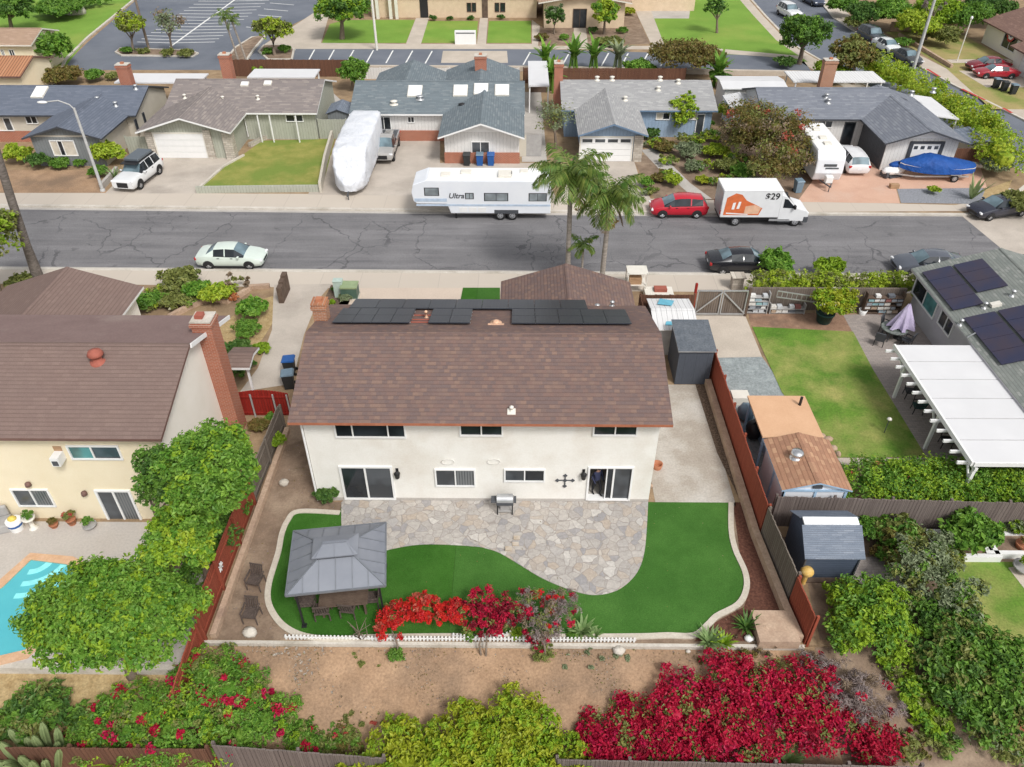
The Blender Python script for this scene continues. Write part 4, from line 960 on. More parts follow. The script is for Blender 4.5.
# ================================================================== MAIN HOUSE
WY = 24.3
hs = thing('house', 'large two storey white stucco house with russet shingle roof behind the flagstone patio', 'house', (-1.5, 28.2, 0))
rf = Roof(); wl = rf.w
d0 = onY(587.4, 500, WY).x; d1 = onY(627.8, 500, WY).x; dz0 = .22; dz1 = 2.17
wl.box(-9.06, WY, 0, d0, 32.1, 2.3); wl.box(d1, WY, 0, 6.02, 32.1, 2.3); wl.box(d0, WY, 0, d1, 32.1, dz0-.02); wl.box(d0, WY, dz1, d1, 32.1, 2.3); wl.box(d0, 27.6, dz0-.02, d1, 32.1, dz1)
KM = .31; HE = 5.3
zr = rf.wing(-9.06, 6.02, WY, 32.1, HE, 'x', KM, .62, .38, z0=2.302)
w_, r_ = rf.build(hs, M['stucco'], M['roofmain'], M['rusttrim'])
f = MB(); f.box(d0+.01, WY+.05, dz0-.018, d1-.01, 27.59, dz0-.004); f.build('floor', M['conc'], hs, True)
f = MB(); f.box(d1-.9, WY+1.6, dz0, d1-.2, WY+2.6, 1.0); f.build('cabinet', M['darkwood'], hs, True)
mb = MB(); mb.box(-9.06, WY-.012, .0, 6.02, WY-.001, .2); mb.build('plinth', M['conc'], hs, True)
pwin(hs, WY, (334.7, 423), (405, 436.3), div=(.24, .76)); pwin(hs, WY, (460.7, 423), (501.6, 434.5)); pwin(hs, WY, (595, 423), (635.6, 434.3))
pwin(hs, WY, (436, 469.5), (474.5, 485), panes=['glassgrey', 'glassblind']); pwin(hs, WY, (505.5, 469.5), (543.5, 480.3), panes=['glassgrey', 'glass'])
a = onY(341.5, 470, WY); b = onY(394, 498, WY)
sd = window(hs, 'S', WY, a.x, b.x, .2, 2.12, (.48,), name='sliding_door', panes=['glass', 'glassgrey'], fw=.1, depth_=.07)
P = _face('S', WY); m = MB(); fw = .09
fbox(m, P, d0-fw, d0, dz0-.06, dz1+fw, -.1, .06); fbox(m, P, d1, d1+fw, dz0-.06, dz1+fw, -.1, .06); fbox(m, P, d0, d1, dz1, dz1+fw, -.1, .06); fbox(m, P, d0, d1, dz0-.06, dz0, -.3, .08)
dm = d0+(d1-d0)*.43; fbox(m, P, dm-.05, dm, dz0, dz1, -.1, .02); fbox(m, P, dm+.24, dm+.32, dz0, dz1, -.1, .02)
sd2 = m.build('sliding_door', M['white'], hs, True)
g = MB(); fbox(g, P, dm+.32, d1, dz0, dz1, -.06, -.04); g.build('pane', M['glassgrey'], sd2, True); g = MB(); fbox(g, P, dm, dm+.24, dz0, dz1, -.06, -.045); g.build('pane', M['glass'], sd2, True)
for p0 in ((397.5, 473), (583.5, 474)):
    c = onY(*p0, WY); m = MB(); m.box(c.x-.06, WY-.03, c.z-.02, c.x+.06, WY, c.z+.3); m.lathe((c.x, WY-.14, c.z-.2), [(.06, 0), (.1, .04), (.13, .26), (.15, .3), (.03, .42)], 8); m.build('wall_lamp', M['black'], hs, True)
c = onY(565, 480, WY); m = MB()
for dx, dz in ((0, 0), (-.34, 0), (.34, 0), (0, .3), (0, -.36)): m.obox((c.x+dx, WY-.03, c.z+dz), (.14, .04, .14), Matrix.Rotation(R(45), 3, 'Y'))
m.box(c.x-.36, WY-.035, c.z-.025, c.x+.36, WY-.005, c.z+.025); m.box(c.x-.025, WY-.04, c.z-.38, c.x+.025, WY-.005, c.z+.34)
tag(m.build('wall_ornament', M['dgrey']), 'dark iron cross ornament hung on the white house wall', 'ornament')
for p0 in ((448, 461), (494, 461)):
    c = onY(*p0, WY); m = MB(); m.tube([(c.x+.3*math.cos(t*math.pi/4), WY-.05, c.z+.16*math.sin(t*math.pi/4)) for t in range(9)], .014, 6); m.build('wall_ring', M['stucco'], hs, True)
m = MB(); m.tube([(-9.1, WY-.08, HE-.3), (-9.1, WY-.08, .1)], .05, 8); m.build('downpipe', M['white'], hs, True)
def PB(u, v): return onplane(u, v, 28.2, zr, -KM)          # point on the back slope
def PFm(u, v): return onplane(u, v, 28.2, zr, KM)          # point on the front slope
c = PB(314, 319); chimney(r_, -9.2, c.y, .62, .62, 4.9, c.z+.95, 'brick2', 1, 'brick2')
vent(r_, PFm(511.5, 411), 'offwhite', .06, .16); m = MB(); c = PFm(511.5, 412); m.obox(c+Vector((0, 0, .02)), (.34, .3, .04), Matrix.Rotation(math.atan(KM), 3, 'X')); m.build('flashing', M['offwhite'], r_, True)
vent(r_, PB(496, 323), 'peach', .14, .12, False); c = PB(496, 324.5); m = MB(); m.obox(c+Vector((0, 0, .02)), (.75, .22, .03), Matrix.Rotation(-math.atan(KM), 3, 'X')); m.build('flashing', M['peach'], r_, True)
vent(r_, PB(612, 306), 'steel', .07, .2)
# solar arrays on the back slope : (pixel left, right) for each row edge
def array(label, group, xl, xr, ya, yb, cols, rows=1, pm='panel'):
    kz = -KM; o = thing('solar_panel', label, 'solar panels', (xl, yb, zr+kz*(yb-28.2)), 0, group); up = Vector((0, -kz, 1)).normalized()*.13
    Mx = Matrix.Rotation(math.atan(kz), 3, 'X'); cw = (xr-xl)/cols; L_ = (yb-ya)*math.sqrt(1+kz*kz)/rows
    for i in range(cols):
        for j in range(rows):
            yc = ya+(yb-ya)*(j+.5)/rows; c = Vector((xl+cw*(i+.5), yc, zr+kz*(yc-28.2)))+up
            b = MB(); b.obox(c, (cw-.02, L_-.03, .05), Mx); b.build('panel', M[pm], o, True)
    b = MB()
    for j in range(rows):
        for f_ in (.25, .75):
            yc = ya+(yb-ya)*(j+f_)/rows; c = Vector(((xl+xr)/2, yc, zr+kz*(yc-28.2)))+up*.45; b.obox(c, (xr-xl, .05, .06), Mx)
    b.build('rail', M['steel'], o, True); return o
y0, y1, y2, y3 = PB(512, 326).y, PB(512, 318.3).y, PB(512, 311.6).y, PB(512, 302.3).y
xA0, xA1 = PB(331.5, 326).x, PB(409.5, 326).x; xB0, xB1 = PB(428, 326).x, PB(470, 326).x; xC0, xC1 = PB(511.5, 326).x, PB(631.5, 326).x; xT0, xT1 = PB(353, 303).x+.1, PB(585, 303).x
array('black solar array nearest the brick chimney, two rows below the long top strip', None, xA0, xA1, y0, y2-.03, 4, 2)
array('small square black solar array in the middle of the russet roof', None, xB0, xB1, y0, y2-.03, 2, 2)
array('black two row solar array at the garage end of the russet roof', None, xC0, xC1, y0, y2-.03, 5, 2)
array('long single black solar strip along the street edge of the russet roof', None, xT0, xT1, y2+.03, y3, 9, 1)
m = MB()
for yy in (y0+.4, y0+.8, y1+.3): m.obox(Vector(((xA1+xB0)/2, yy, zr-KM*(yy-28.2)+.05)), (xB0-xA1, .05, .05), Matrix.Rotation(-math.atan(KM), 3, 'X'))
m.build('roof_rail', M['redtile'], r_, True); vent(r_, ((xA1+xB0)/2+.2, y1, zr-KM*(y1-28.2)), 'peach', .05, .3)
# garage wing
rg = Roof(); zg = rg.wing(-.55, 6.2, 32.12, 39.0, 2.62, 'y', .32, .45, .5)
gw = thing('garage', 'single storey russet roofed garage joined to the street side of the white house', 'garage', (3, 36, 0)); _, gr_ = rg.build(gw, M['stucco'], M['roofmain'], M['rusttrim'])
garage_door(gw, 39.0, .4, 5.4, .02, 2.2, side='N'); vent(gr_, (4.3, 35.2, zg-.32*1.3), 'steel', .09, .25); vent(gr_, (4.6, 34.8, zg-.32*1.6), 'steel', .07, .2)

# ------------------------------------------------------------------ person in the doorway
def person(label, loc, rz):
    J = {'pel': (0, 0, .93), 'wst': (0, .0, 1.08), 'chs': (.03, 0, 1.3), 'nck': (.04, 0, 1.47), 'hd0': (.06, 0, 1.55), 'hd1': (.07, 0, 1.68)}
    E_ = [('pel', 'wst'), ('wst', 'chs'), ('chs', 'nck'), ('nck', 'hd0'), ('hd0', 'hd1')]; Rr = {'pel': .135, 'wst': .125, 'chs': .145, 'nck': .055, 'hd0': .08, 'hd1': .09}
    for s, n, ln in ((1, 'l', .16), (-1, 'r', -.14)):
        J['hip'+n] = (0, s*.1, .88); J['kn'+n] = (ln+.04, s*.11, .5); J['an'+n] = (ln*.9-.02, s*.11, .09); J['to'+n] = (ln*.9+.17, s*.12, .035)
        J['sh'+n] = (.02, s*.19, 1.4); J['el'+n] = (-.02+ln*.3, s*.25, 1.13); J['wr'+n] = (.16, s*.22, .94)
        E_ += [('pel', 'hip'+n), ('hip'+n, 'kn'+n), ('kn'+n, 'an'+n), ('an'+n, 'to'+n), ('chs', 'sh'+n), ('sh'+n, 'el'+n), ('el'+n, 'wr'+n)]
        Rr.update({'hip'+n: .095, 'kn'+n: .062, 'an'+n: .045, 'to'+n: .035, 'sh'+n: .062, 'el'+n: .045, 'wr'+n: .032})
        for k in range(5):
            a = f'f{k}a'+n; b = f'f{k}b'+n; dy = (k-1.5)*.02; J[a] = (.2+.02, s*(.22)+dy*(k < 4), .9+(.02 if k == 4 else 0)); J[b] = (.23+.03*(k == 4), s*.21+dy*1.2+(.03*s if k == 4 else 0), .83+(.06 if k == 4 else abs(k-1.5)*.008))
            E_ += [('wr'+n, a), (a, b)]; Rr[a] = .013; Rr[b] = .009
    names = list(J); idx = {n: i for i, n in enumerate(names)}
    me = bpy.data.meshes.new('person'); me.from_pydata([J[n] for n in names], [(idx[a], idx[b]) for a, b in E_], [])
    o = mesh_obj('person', me); o.location = loc; o.rotation_euler = (0, 0, rz); WM[o.name] = Matrix.Translation(loc) @ Matrix.Rotation(rz, 4, 'Z')
    sk = o.modifiers.new('skin', 'SKIN'); sk.use_smooth_shade = True
    for n, v_ in zip(names, me.skin_vertices[0].data): v_.radius = (Rr[n], Rr[n]*(1.15 if n in ('pel', 'wst', 'chs') else 1)); v_.use_root = n == 'pel'
    sb = o.modifiers.new('s', 'SUBSURF'); sb.levels = 2; sb.render_levels = 2
    q = NT('dressed_body', .85); sp = q.n('ShaderNodeSeparateXYZ'); q.l(q.obj(), sp.inputs[0]); z_ = sp.outputs[2]
    c = q.mix(q.math('GREATER_THAN', z_, .94), (.014,.014,.017), (.03,.035,.075)); c = q.mix(q.math('GREATER_THAN', z_, 1.47), c, (.45,.27,.2)); me.materials.append(q.col(c))
    h = MB(); h.blob((.05, 0, 1.68), (.105, .1, .1), 10); h.box(.1, -.09, 1.6, .1, .09, 1.6); h.build('hair', M['hair'], o)
    for s in (-1, 1): e = MB(); e.blob((.147, s*.033, 1.625), (.012, .014, .01), 6); e.build('eye', M['black'], o); e = MB(); e.blob((.06, s*.09, 1.61), (.025, .012, .035), 6); e.build('ear', M['skin'], o)
    e = MB(); e.blob((.16, 0, 1.6), (.018, .014, .025), 6); e.build('nose', M['skin'], o); e = MB(); e.box(.146, -.025, 1.555, .156, .025, 1.563); e.build('mouth', M['redtile'], o)
    return tag(o, label, 'person')
person('person in dark navy top and black trousers stepping through the open sliding door', Vector((d0+(dm-d0)*.5, WY+.32, dz0-.004)), R(-60))
# ================================================================== POOL HOUSE (left)
gh = thing('house', 'cream two storey house with faded brown roof beside the swimming pool', 'house', (-22, 27, 0))
rf = Roof(); zrG = rf.wing(-34, -14.62, 23.1, 31.1, 5.3, 'x', .325, .5, .38)
# worn back slope is a different covering
wG, rG = rf.build(gh, M['cream'], M['roofG'], M['browntrim'])
sw = MB(); P = _face('E', -14.62); sw.add([(-14.6, 23.1, 0), (-14.6, 31.1, 0), (-14.6, 31.1, 5.3), (-14.6, 27.1, 6.6), (-14.6, 23.1, 5.3)], [(0, 1, 2, 3, 4)]); sw.build('gable_wall', M['creamwhite'], gh, True)
k = .325; bs = MB(); y0_, y1_ = 27.3, 31.58; zf_ = lambda y: zrG-k*abs(y-27.1)+.012
bs.quad((-34.3, y0_, zf_(y0_)), (-14.28, y0_, zf_(y0_)), (-14.28, y1_, zf_(y1_)), (-34.3, y1_, zf_(y1_))); bs.build('back_slope', M['roofGback'], rG, True)
bt = MB()
bt.beam((-14.2, 27.1, zrG-.07), (-14.2, 31.6, zrG-.07-k*4.5), .06, .2)
bt.build('bargeboard', M['white'], rG, True)
WG = 23.1
f = pwin(gh, WG, (68, 446), (122, 458), div=(.45,), panes=['glassteal', 'glassgrey'], name='window')
a = onY(50, 446, WG); b = onY(64, 460, WG); m = MB(); m.box(a.x+.1, WG-.5, b.z+.1, b.x+.15, WG, a.z-.25); ac = m.build('air_conditioner', M['white'], gh, True); m = MB(); m.box(a.x+.15, WG-.515, b.z+.15, b.x+.1, WG-.49, b.z+.4); m.build('grille', M['dgrey'], ac, True)
m = MB(); m.box(a.x+.1, WG-.03, a.z-.25, b.x+.15, WG-.01, a.z); m.build('timber_infill', M['wood'], gh, True)
pwin(gh, WG, (12, 489.5), (55, 505), panes=['glassgrey', 'glassblind']); pwin(gh, WG, (97, 491), (141, 520), name='sliding_door', panes=['glassgrey', 'glassblind'], fw=.1)
for p0 in ((85, 491), (29, 482)):
    c = onY(*p0, WG); m = MB(); m.lathe((c.x, WG-.12, c.z-.15), [(.05, 0), (.13, .04), (.11, .2), (.03, .24)], 8); m.build('wall_lamp', M['browntrim'], gh, True)
c = onplane(98, 361, 27.1, zrG, k); m = MB(); m.lathe(c, [(.34, -.15), (.32, .04), (.2, .06), (.2, .3), (.3, .3), (.34, .36), (.26, .52), (.06, .58)], 16); m.build('roof_vent', M['redtile'], rG, True)
chm = MB(); chm.box(-14.8, 28.75, 5.3, -13.9, 29.65, 6.72); chm.box(-14.61, 28.75, 0, -13.9, 29.65, 5.3); chm.box(-14.86, 28.69, 6.5, -13.84, 29.71, 6.64); ch_ = chm.build('chimney', M['brick'], gh, True); m = MB(); m.box(-14.82, 28.73, 6.722, -13.88, 29.67, 6.78); m.build('cap', M['kerb'], ch_, True); m = MB(); m.box(-14.65, 29, 6.77, -14.3, 29.4, 6.95); m.build('flue', M['redtile'], ch_, True)
pr_ = Roof(); pr_.wing(-14.58, -13.75, 30.9, 32.4, 2.6, 'x', .25, .15, .25, wall=False); pr_.r.build('porch_roof', [M['roofG'], M['white']], gh, True)
m = MB(); m.box(-13.8, 31.0, 0, -13.7, 31.1, 2.55); m.build('porch_post', M['white'], gh, True)
gg = thing('garage', 'low brown roofed garage on the street side of the cream house', 'garage', (-26, 35, 0)); r2 = Roof(); r2.wing(-29.5, -22.35, 31.12, 38.1, 2.7, 'y', .32, .45, .5); r2.build(gg, M['creamwhite'], M['roofG'], M['white']); garage_door(gg, 38.1, -28.5, -23.4, .02, 2.2, side='N')
# pool
WTR = px((-70, 640), (-40, 612), (0, 585.5), (31, 557), (70, 561), (92, 572), (84, 604), (60, 628), (36, 645), (27, 654.5), (0, 661), (-70, 668))
pl = thing('swimming_pool', 'turquoise swimming pool with peach coping beside the cream house', 'swimming pool', (-18, 18.5, 0))
mb = MB(); W2 = [(p.x, p.y) for p in WTR]; mb.prism(W2, -.11, -.1); 
wq = NT('pool_plaster', .5, .4); wq.col(wq.mix(wq.ramp(wq.noise(wq.obj(), .8, 3), .3, .7), (.2,.5,.56), (.24,.55,.6)))
M['plaster'] = wq.m
cp = MB(); cx_, cy_ = sum(p[0] for p in W2)/len(W2), sum(p[1] for p in W2)/len(W2)
strip(cp, W2+[W2[0], W2[1]], .42, .0, .06); cp.build('coping', noisy('peach_coping', (.55,.34,.2), (.62,.41,.27), 3, .8, .1, 20, fine=.3), pl, True)
bs = MB(); bs.prism(W2, .012, .016); bs.build('basin', M['plaster'], pl, True)
for i, (ox, oy, rr) in enumerate(((31, 561, 1.0), (31, 561, 1.75), (31, 561, 2.5))):
    c = at(ox+4, oy); st = MB(); a0, a1 = R(-88), R(-10); n = 14; r0, r1 = rr-.42, rr-.1
    v = [(c.x+r1*math.cos(a0+(a1-a0)*t/n)*.9, c.y+r1*math.sin(a0+(a1-a0)*t/n)*.8) for t in range(n+1)]+[(c.x+r0*math.cos(a0+(a1-a0)*t/n)*.9, c.y+r0*math.sin(a0+(a1-a0)*t/n)*.8) for t in range(n, -1, -1)]
    st.prism(v, .017, .03-.003*i); st.build('step', plain('pool_step', (.55,.83,.84), .5), pl, True)
wq = NT('pool_water', .03, .5); tr = wq.n('ShaderNodeBsdfTransparent'); tr.inputs[0].default_value = (.72, .97, .98, 1); gl = wq.n('ShaderNodeBsdfGlossy'); gl.inputs['Roughness'].default_value = .04; fr = wq.n('ShaderNodeFresnel'); fr.inputs[0].default_value = 1.2
bp = wq.n('ShaderNodeBump'); bp.inputs['Strength'].default_value = .25; bp.inputs['Distance'].default_value = .05; wq.l(wq.noise(wq.obj(), 2.2, 3, .5, .5), bp.inputs['Height']); wq.l(bp.outputs[0], gl.inputs['Normal']); wq.l(bp.outputs[0], fr.inputs['Normal'])
mx = wq.n('ShaderNodeMixShader'); wq.l(fr.outputs[0], mx.inputs[0]); wq.l(tr.outputs[0], mx.inputs[1]); wq.l(gl.outputs[0], mx.inputs[2]); wq.l(mx.outputs[0], [n for n in wq.t.nodes if n.type == 'OUTPUT_MATERIAL'][0].inputs[0])
wt = MB(); wt.poly([(p[0], p[1], .04) for p in (W2 if sum(W2[i][0]*W2[(i+1)%len(W2)][1]-W2[(i+1)%len(W2)][0]*W2[i][1] for i in range(len(W2))) > 0 else W2[::-1])]); wt.build('water', wq.m, pl, True)
def potted(label, u, v, r, h, potm, leaf, pr=.8, cat='potted plant', flowers=None, seed=1, group=None, lsize=None, bowl=False):
    p = at(u, v); t = thing('potted_plant', label, cat, p, 0, group); m = MB()
    m.lathe((0, 0, 0), [(r*.62, 0), (r*.7, .05), (r*.95, h*.9), (r, h*.9), (r, h), (r*.85, h), (r*.8, h*.85)] if not bowl else [(r*.3, 0), (r*.5, .06), (r, h*.8), (r, h), (r*.9, h), (r*.8, h*.85)], 14); m.build('pot', M[potm], t)
    lb = sublobes((0, 0, h+pr*.75), (pr, pr, pr*.8), 5, np.random.default_rng(seed)); mesh_obj('foliage', crown_mesh('foliage', lb, int(420*max(1, pr/.4)**1.3), lsize or .11, [L[leaf]], seed), t)
    if flowers: mesh_obj('blossoms', crown_mesh('blossoms', lb, flowers[1], .12, [L[flowers[0]]], seed+2, core=False, fill=1., low=0), t)
    return t
potted('red flowering plant in a terracotta pot against the cream wall', 73, 524, .22, .35, 'pot', 'olive', .32, flowers=('pinkred', 60), seed=4)
potted('low bronze plant in a clay pot by the cream wall', 55, 527, .2, .22, 'pot', 'brown', .24, seed=5)
potted('green plant in a dark bowl next to the sliding door', 91, 528, .3, .25, 'greypot', 'green', .3, seed=6, bowl=True)
p = at(34, 528); t = thing('planter_urn', 'white pedestal urn with a small green plant by the cream wall', 'urn', p); m = MB(); m.lathe((0, 0, 0), [(.2, 0), (.2, .06), (.09, .12), (.09, .45), (.26, .6), (.28, .7), (.22, .7)], 14); m.build('pedestal', M['offwhite'], t); mesh_obj('foliage', crown_mesh('foliage', [((0, 0, .85), (.26, .26, .2))], 300, .1, [L['green']], 3), t)
p = at(18, 529); t = thing('storage_tub', 'blue and white striped tub of yellow pool toys by the wall', 'tub', p); m = MB(); m.lathe((0, 0, 0), [(.26, 0), (.3, .3)], 12, 0); m.lathe((0, 0, .302), [(.305, 0), (.315, .12)], 12, 1); m.lathe((0, 0, .424), [(.315, 0), (.33, .16), (.28, .16)], 12, 0); m.build('tub', [M['white'], M['binblue']], t); m = MB(); m.blob((-.05, .05, .62), (.2, .17, .12), 8); m.build('pool_toys', plain('yellow_plastic', (.65,.5,.1), .5), t)
p = at(3, 528); t = thing('patio_chair', 'grey covered patio chair at the corner of the pool deck', 'chair', p, R(20)); m = MB(); m.box(-.4, -.4, 0, .4, .4, .45); m.box(-.4, .25, .45, .4, .42, 1.0); m.build('cover', M['greypot'], t, bevel=.06, bseg=2)

# ================================================================== GREY HOUSE (right) and its garden
hh = thing('house', 'lilac grey house with sage roof and solar panels right of the side lawn', 'house', (28.7, 31, 0)); rf = Roof(); KH = .29
zrH = rf.wing(24.3, 33.1, 19.5, 40.6, 2.72, 'y', KH, .45, .45); wH, rH = rf.build(hh, M['greywall'], M['roofH'], M['greywall'])
def PH(u, v): return onplaneX(u, v, 28.7, zrH, KH)
a, b = onX(914, 289, 24.3), onX(932, 320, 24.3); window(hh, 'W', 24.3, b.y, a.y, 1.25, 2.45, (.5,), panes=['glassteal', 'glass'])
a, b = onX(939, 321, 24.3), onX(949, 337, 24.3); window(hh, 'W', 24.3, b.y, a.y, 1.4, 2.4, (.5,), panes=['glass', 'glass'])
def arrayX(label, pA, pB, rows, cols, grp):
    A, B = PH(*pA), PH(*pB); x0, x1 = min(A.x, B.x), max(A.x, B.x); y0, y1 = min(A.y, B.y), max(A.y, B.y)
    o = thing('solar_panel', label, 'solar panels', (x0, y0, zrH+KH*(x0-28.7)), 0, grp); Mx = Matrix.Rotation(-math.atan(KH), 3, 'Y'); up = Vector((-KH, 0, 1)).normalized()*.13
    for i in range(cols):
        for j in range(rows):
            xc = x0+(x1-x0)*(i+.5)/cols; yc = y0+(y1-y0)*(j+.5)/rows; c = Vector((xc, yc, zrH+KH*(xc-28.7)))+up
            m = MB(); m.obox(c, ((x1-x0)/cols*math.sqrt(1+KH*KH)-.06, (y1-y0)/rows-.03, .05), Mx); m.build('panel', M['panelblue'], o, True)
    m = MB()
    for j in range(rows): yc = y0+(y1-y0)*(j+.5)/rows; c = Vector(((x0+x1)/2, yc, zrH+KH*((x0+x1)/2-28.7)))+up*.45; m.obox(c, (x1-x0, .05, .06), Mx)
    m.build('rail', M['steel'], o, True)
p1, p2, p3 = PH(922, 274), PH(954, 312), PH(981, 259)
xa, xb = PH(938, 293).x-.75, PH(938, 293).x+.85
def arr(label, x0, x1, y0, y1, rows, grp=None):
    o = thing('solar_panel', label, 'solar panels', (x0, y0, zrH+KH*(x0-28.7)), 0, grp); Mx = Matrix.Rotation(-math.atan(KH), 3, 'Y'); up = Vector((-KH, 0, 1)).normalized()*.13; xc = (x0+x1)/2
    for j in range(rows):
        yc = y0+(y1-y0)*(j+.5)/rows; c = Vector((xc, yc, zrH+KH*(xc-28.7)))+up; m = MB(); m.obox(c, ((x1-x0)*math.sqrt(1+KH*KH), (y1-y0)/rows-.03, .05), Mx); m.build('panel', M['panelblue'], o, True)
    m = MB()
    for j in range(rows): yc = y0+(y1-y0)*(j+.5)/rows; c = Vector((xc, yc, zrH+KH*(xc-28.7)))+up*.45; m.obox(c, (x1-x0, .05, .06), Mx)
    m.build('rail', M['steel'], o, True)
A1, A2, A3, A4 = PH(922, 274), PH(950, 268), PH(981, 260), PH(954, 312)
xL = A1.x; xM = PH(951, 267).x; xR = PH(981, 259.5).x; yF = PH(922, 274).y; yN = PH(954, 312).y
arr('four panel blue black solar array nearest the far eave corner of the sage roof', xL, xM-.06, yN, yF, 4); arr('three panel blue black solar array higher up toward the sage ridge', xM+.1, xR, PH(978, 294).y, yF, 3)
yF2 = PH(963, 320).y; yN2 = PH(1000, 367).y; xL2 = PH(963, 320).x; xM2 = PH(994, 311.5).x
arr('four panel blue black solar array lower down above the white patio cover', xL2, xM2-.06, yN2, yF2, 4); arr('four panel blue black solar array running out of the right edge of the photo', xM2+.1, xM2+1.7, yN2+.2, yF2, 4)
for u, v in ((984, 308), (1012, 296), (960, 325)): c = PH(u, v); vent(rH, c, 'steel', .08, .28)
c = PH(995, 306); m = MB(); m.obox(c+Vector((0, 0, .1)), (.5, .3, .2), Matrix.Rotation(-.28, 3, 'Y')); m.build('junction_box', M['offwhite'], rH, True)
m = MB(); a, b = PH(966, 340), PH(974, 336); m.beam(a+Vector((0, 0, .15)), b+Vector((0, 0, .2)), .05, .05); m.build('conduit', M['steel'], rH, True)
# patio cover
pc = thing('patio_cover', 'long white slatted patio cover attached to the grey house', 'patio cover', (21.8, 28.5, 0)); m = MB(); n = 6; yA, yB = 24.3, 33.2
for i in range(n):
    a = yA+(yB-yA)*i/n; b = yA+(yB-yA)*(i+1)/n; m.box(19.9, a+.03, 2.56, 24.05, b-.03, 2.62)
    pass
m.build('roof_panel', M['patioroof'], pc, True); m = MB()
for i in range(1, n): b = yA+(yB-yA)*i/n; m.box(19.93, b-.03, 2.5, 24.04, b+.03, 2.55)
m.build('seam', M['greypot'], pc, True); m = MB(); m.box(19.82, yA, 2.42, 19.92, yB, 2.66); m.box(19.95, yA-.04, 2.42, 24.05, yA+.04, 2.64); m.build('gutter', M['white'], pc, True)
for i in range(13): y = yA+.3+(yB-yA-.5)*i/12; m = MB(); m.box(19.4, y-.045, 2.28, 24.0, y+.045, 2.42); m.build('rafter', M['white'], pc, True)
m = MB(); m.box(20.1, yA, 2.1, 20.24, yB, 2.279); m.build('beam', M['white'], pc, True)
for y in (32.0, 28.0, 24.4): m = MB(); m.box(20.09, y-.07, 0, 20.23, y+.07, 2.099); m.beam((20.16, y, 1.4), (20.16, y+.6, 2.05), .08, .08); m.build('post', M['white'], pc, True)
def sling_chair(label, u, v, rz, m_='black', group=None, loc=None):
    p = loc or at(u, v); t = thing('patio_chair', label, 'chair', p, rz, group)
    s = MB(); s.obox((0, 0, .43), (.5, .5, .06)); s.build('seat', M[m_], t); b = MB(); b.obox((-.28, 0, .72), (.06, .5, .56), Matrix.Rotation(-.2, 3, 'Y')); b.build('backrest', M[m_], t)
    for sx in (-1, 1):
        for sy in (-1, 1): l = MB(); l.beam((sx*.24, sy*.25, 0), (sx*.21, sy*.24, .43), .035, .035); l.build('leg', M['black'], t)
    for sy in (-1, 1): l = MB(); l.beam((.22, sy*.27, .62), (-.26, sy*.27, .64), .04, .04); l.beam((.22, sy*.27, .42), (.22, sy*.27, .62), .03, .03); l.build('armrest', M['black'], t)
    return t
sling_chair('dark patio chair under the upper end of the white patio cover', 908, 397, R(170), 'black'); sling_chair('teal patio chair under the white patio cover beside the post', 916, 412, R(170), 'greenpot'); sling_chair('black patio chair nearest the lower end of the patio cover', 944, 446, R(170), 'black')
# folded umbrella and table
p = at(897, 338); t = thing('garden_umbrella', 'folded lilac garden umbrella standing over the dark patio table', 'umbrella', p); m = MB(); m.tube([(0, 0, 0), (0, 0, 2.45)], .025, 8); m.lathe((0, 0, 0), [(.25, 0), (.25, .07), (.05, .1)], 12); m.build('pole', M['black'], t)
m = MB(); vs = []; fs = []; n = 28
for i in range(7):
    z = 2.4-1.55*i/6
    for k_ in range(n): a = 2*math.pi*k_/n; r = (.06+.62*(i/6)**.85)*(1+(.28 if k_ % 4 < 2 else -.22)*(i/6)); vs.append((r*math.cos(a), r*.7*math.sin(a), z-(.06 if k_ % 4 < 2 else 0)))
for i in range(6):
    for k_ in range(n): fs.append((i*n+k_, (i+1)*n+k_, (i+1)*n+(k_+1)%n, i*n+(k_+1)%n))
m.add(vs, fs, 0, False); m.build('canopy', M['lilac'], t)
p = at(891, 338); t = thing('patio_table', 'mottled dark glass patio table below the lilac umbrella', 'table', p); m = MB(); m.lathe((0, 0, .7), [(.75, 0), (.75, .04)], 20); m.build('tabletop', noisy('mottled_table', (.05,.07,.06), (.25,.27,.25), 7, .2), t)
for k_ in range(4): a = R(45+90*k_); l = MB(); l.beam((.6*math.cos(a), .6*math.sin(a), 0), (.5*math.cos(a), .5*math.sin(a), .7), .05, .05); l.build('leg', M['dgrey'], t)
for i, (u, v, rz) in enumerate(((878, 345, 60), (905, 346, 130), (884, 331, -40))): sling_chair(['dark chair on the lawn side of the umbrella table', 'dark chair on the patio cover side of the umbrella table', 'dark chair behind the umbrella table toward the block wall'][i], u, v, R(rz), 'dgrey')
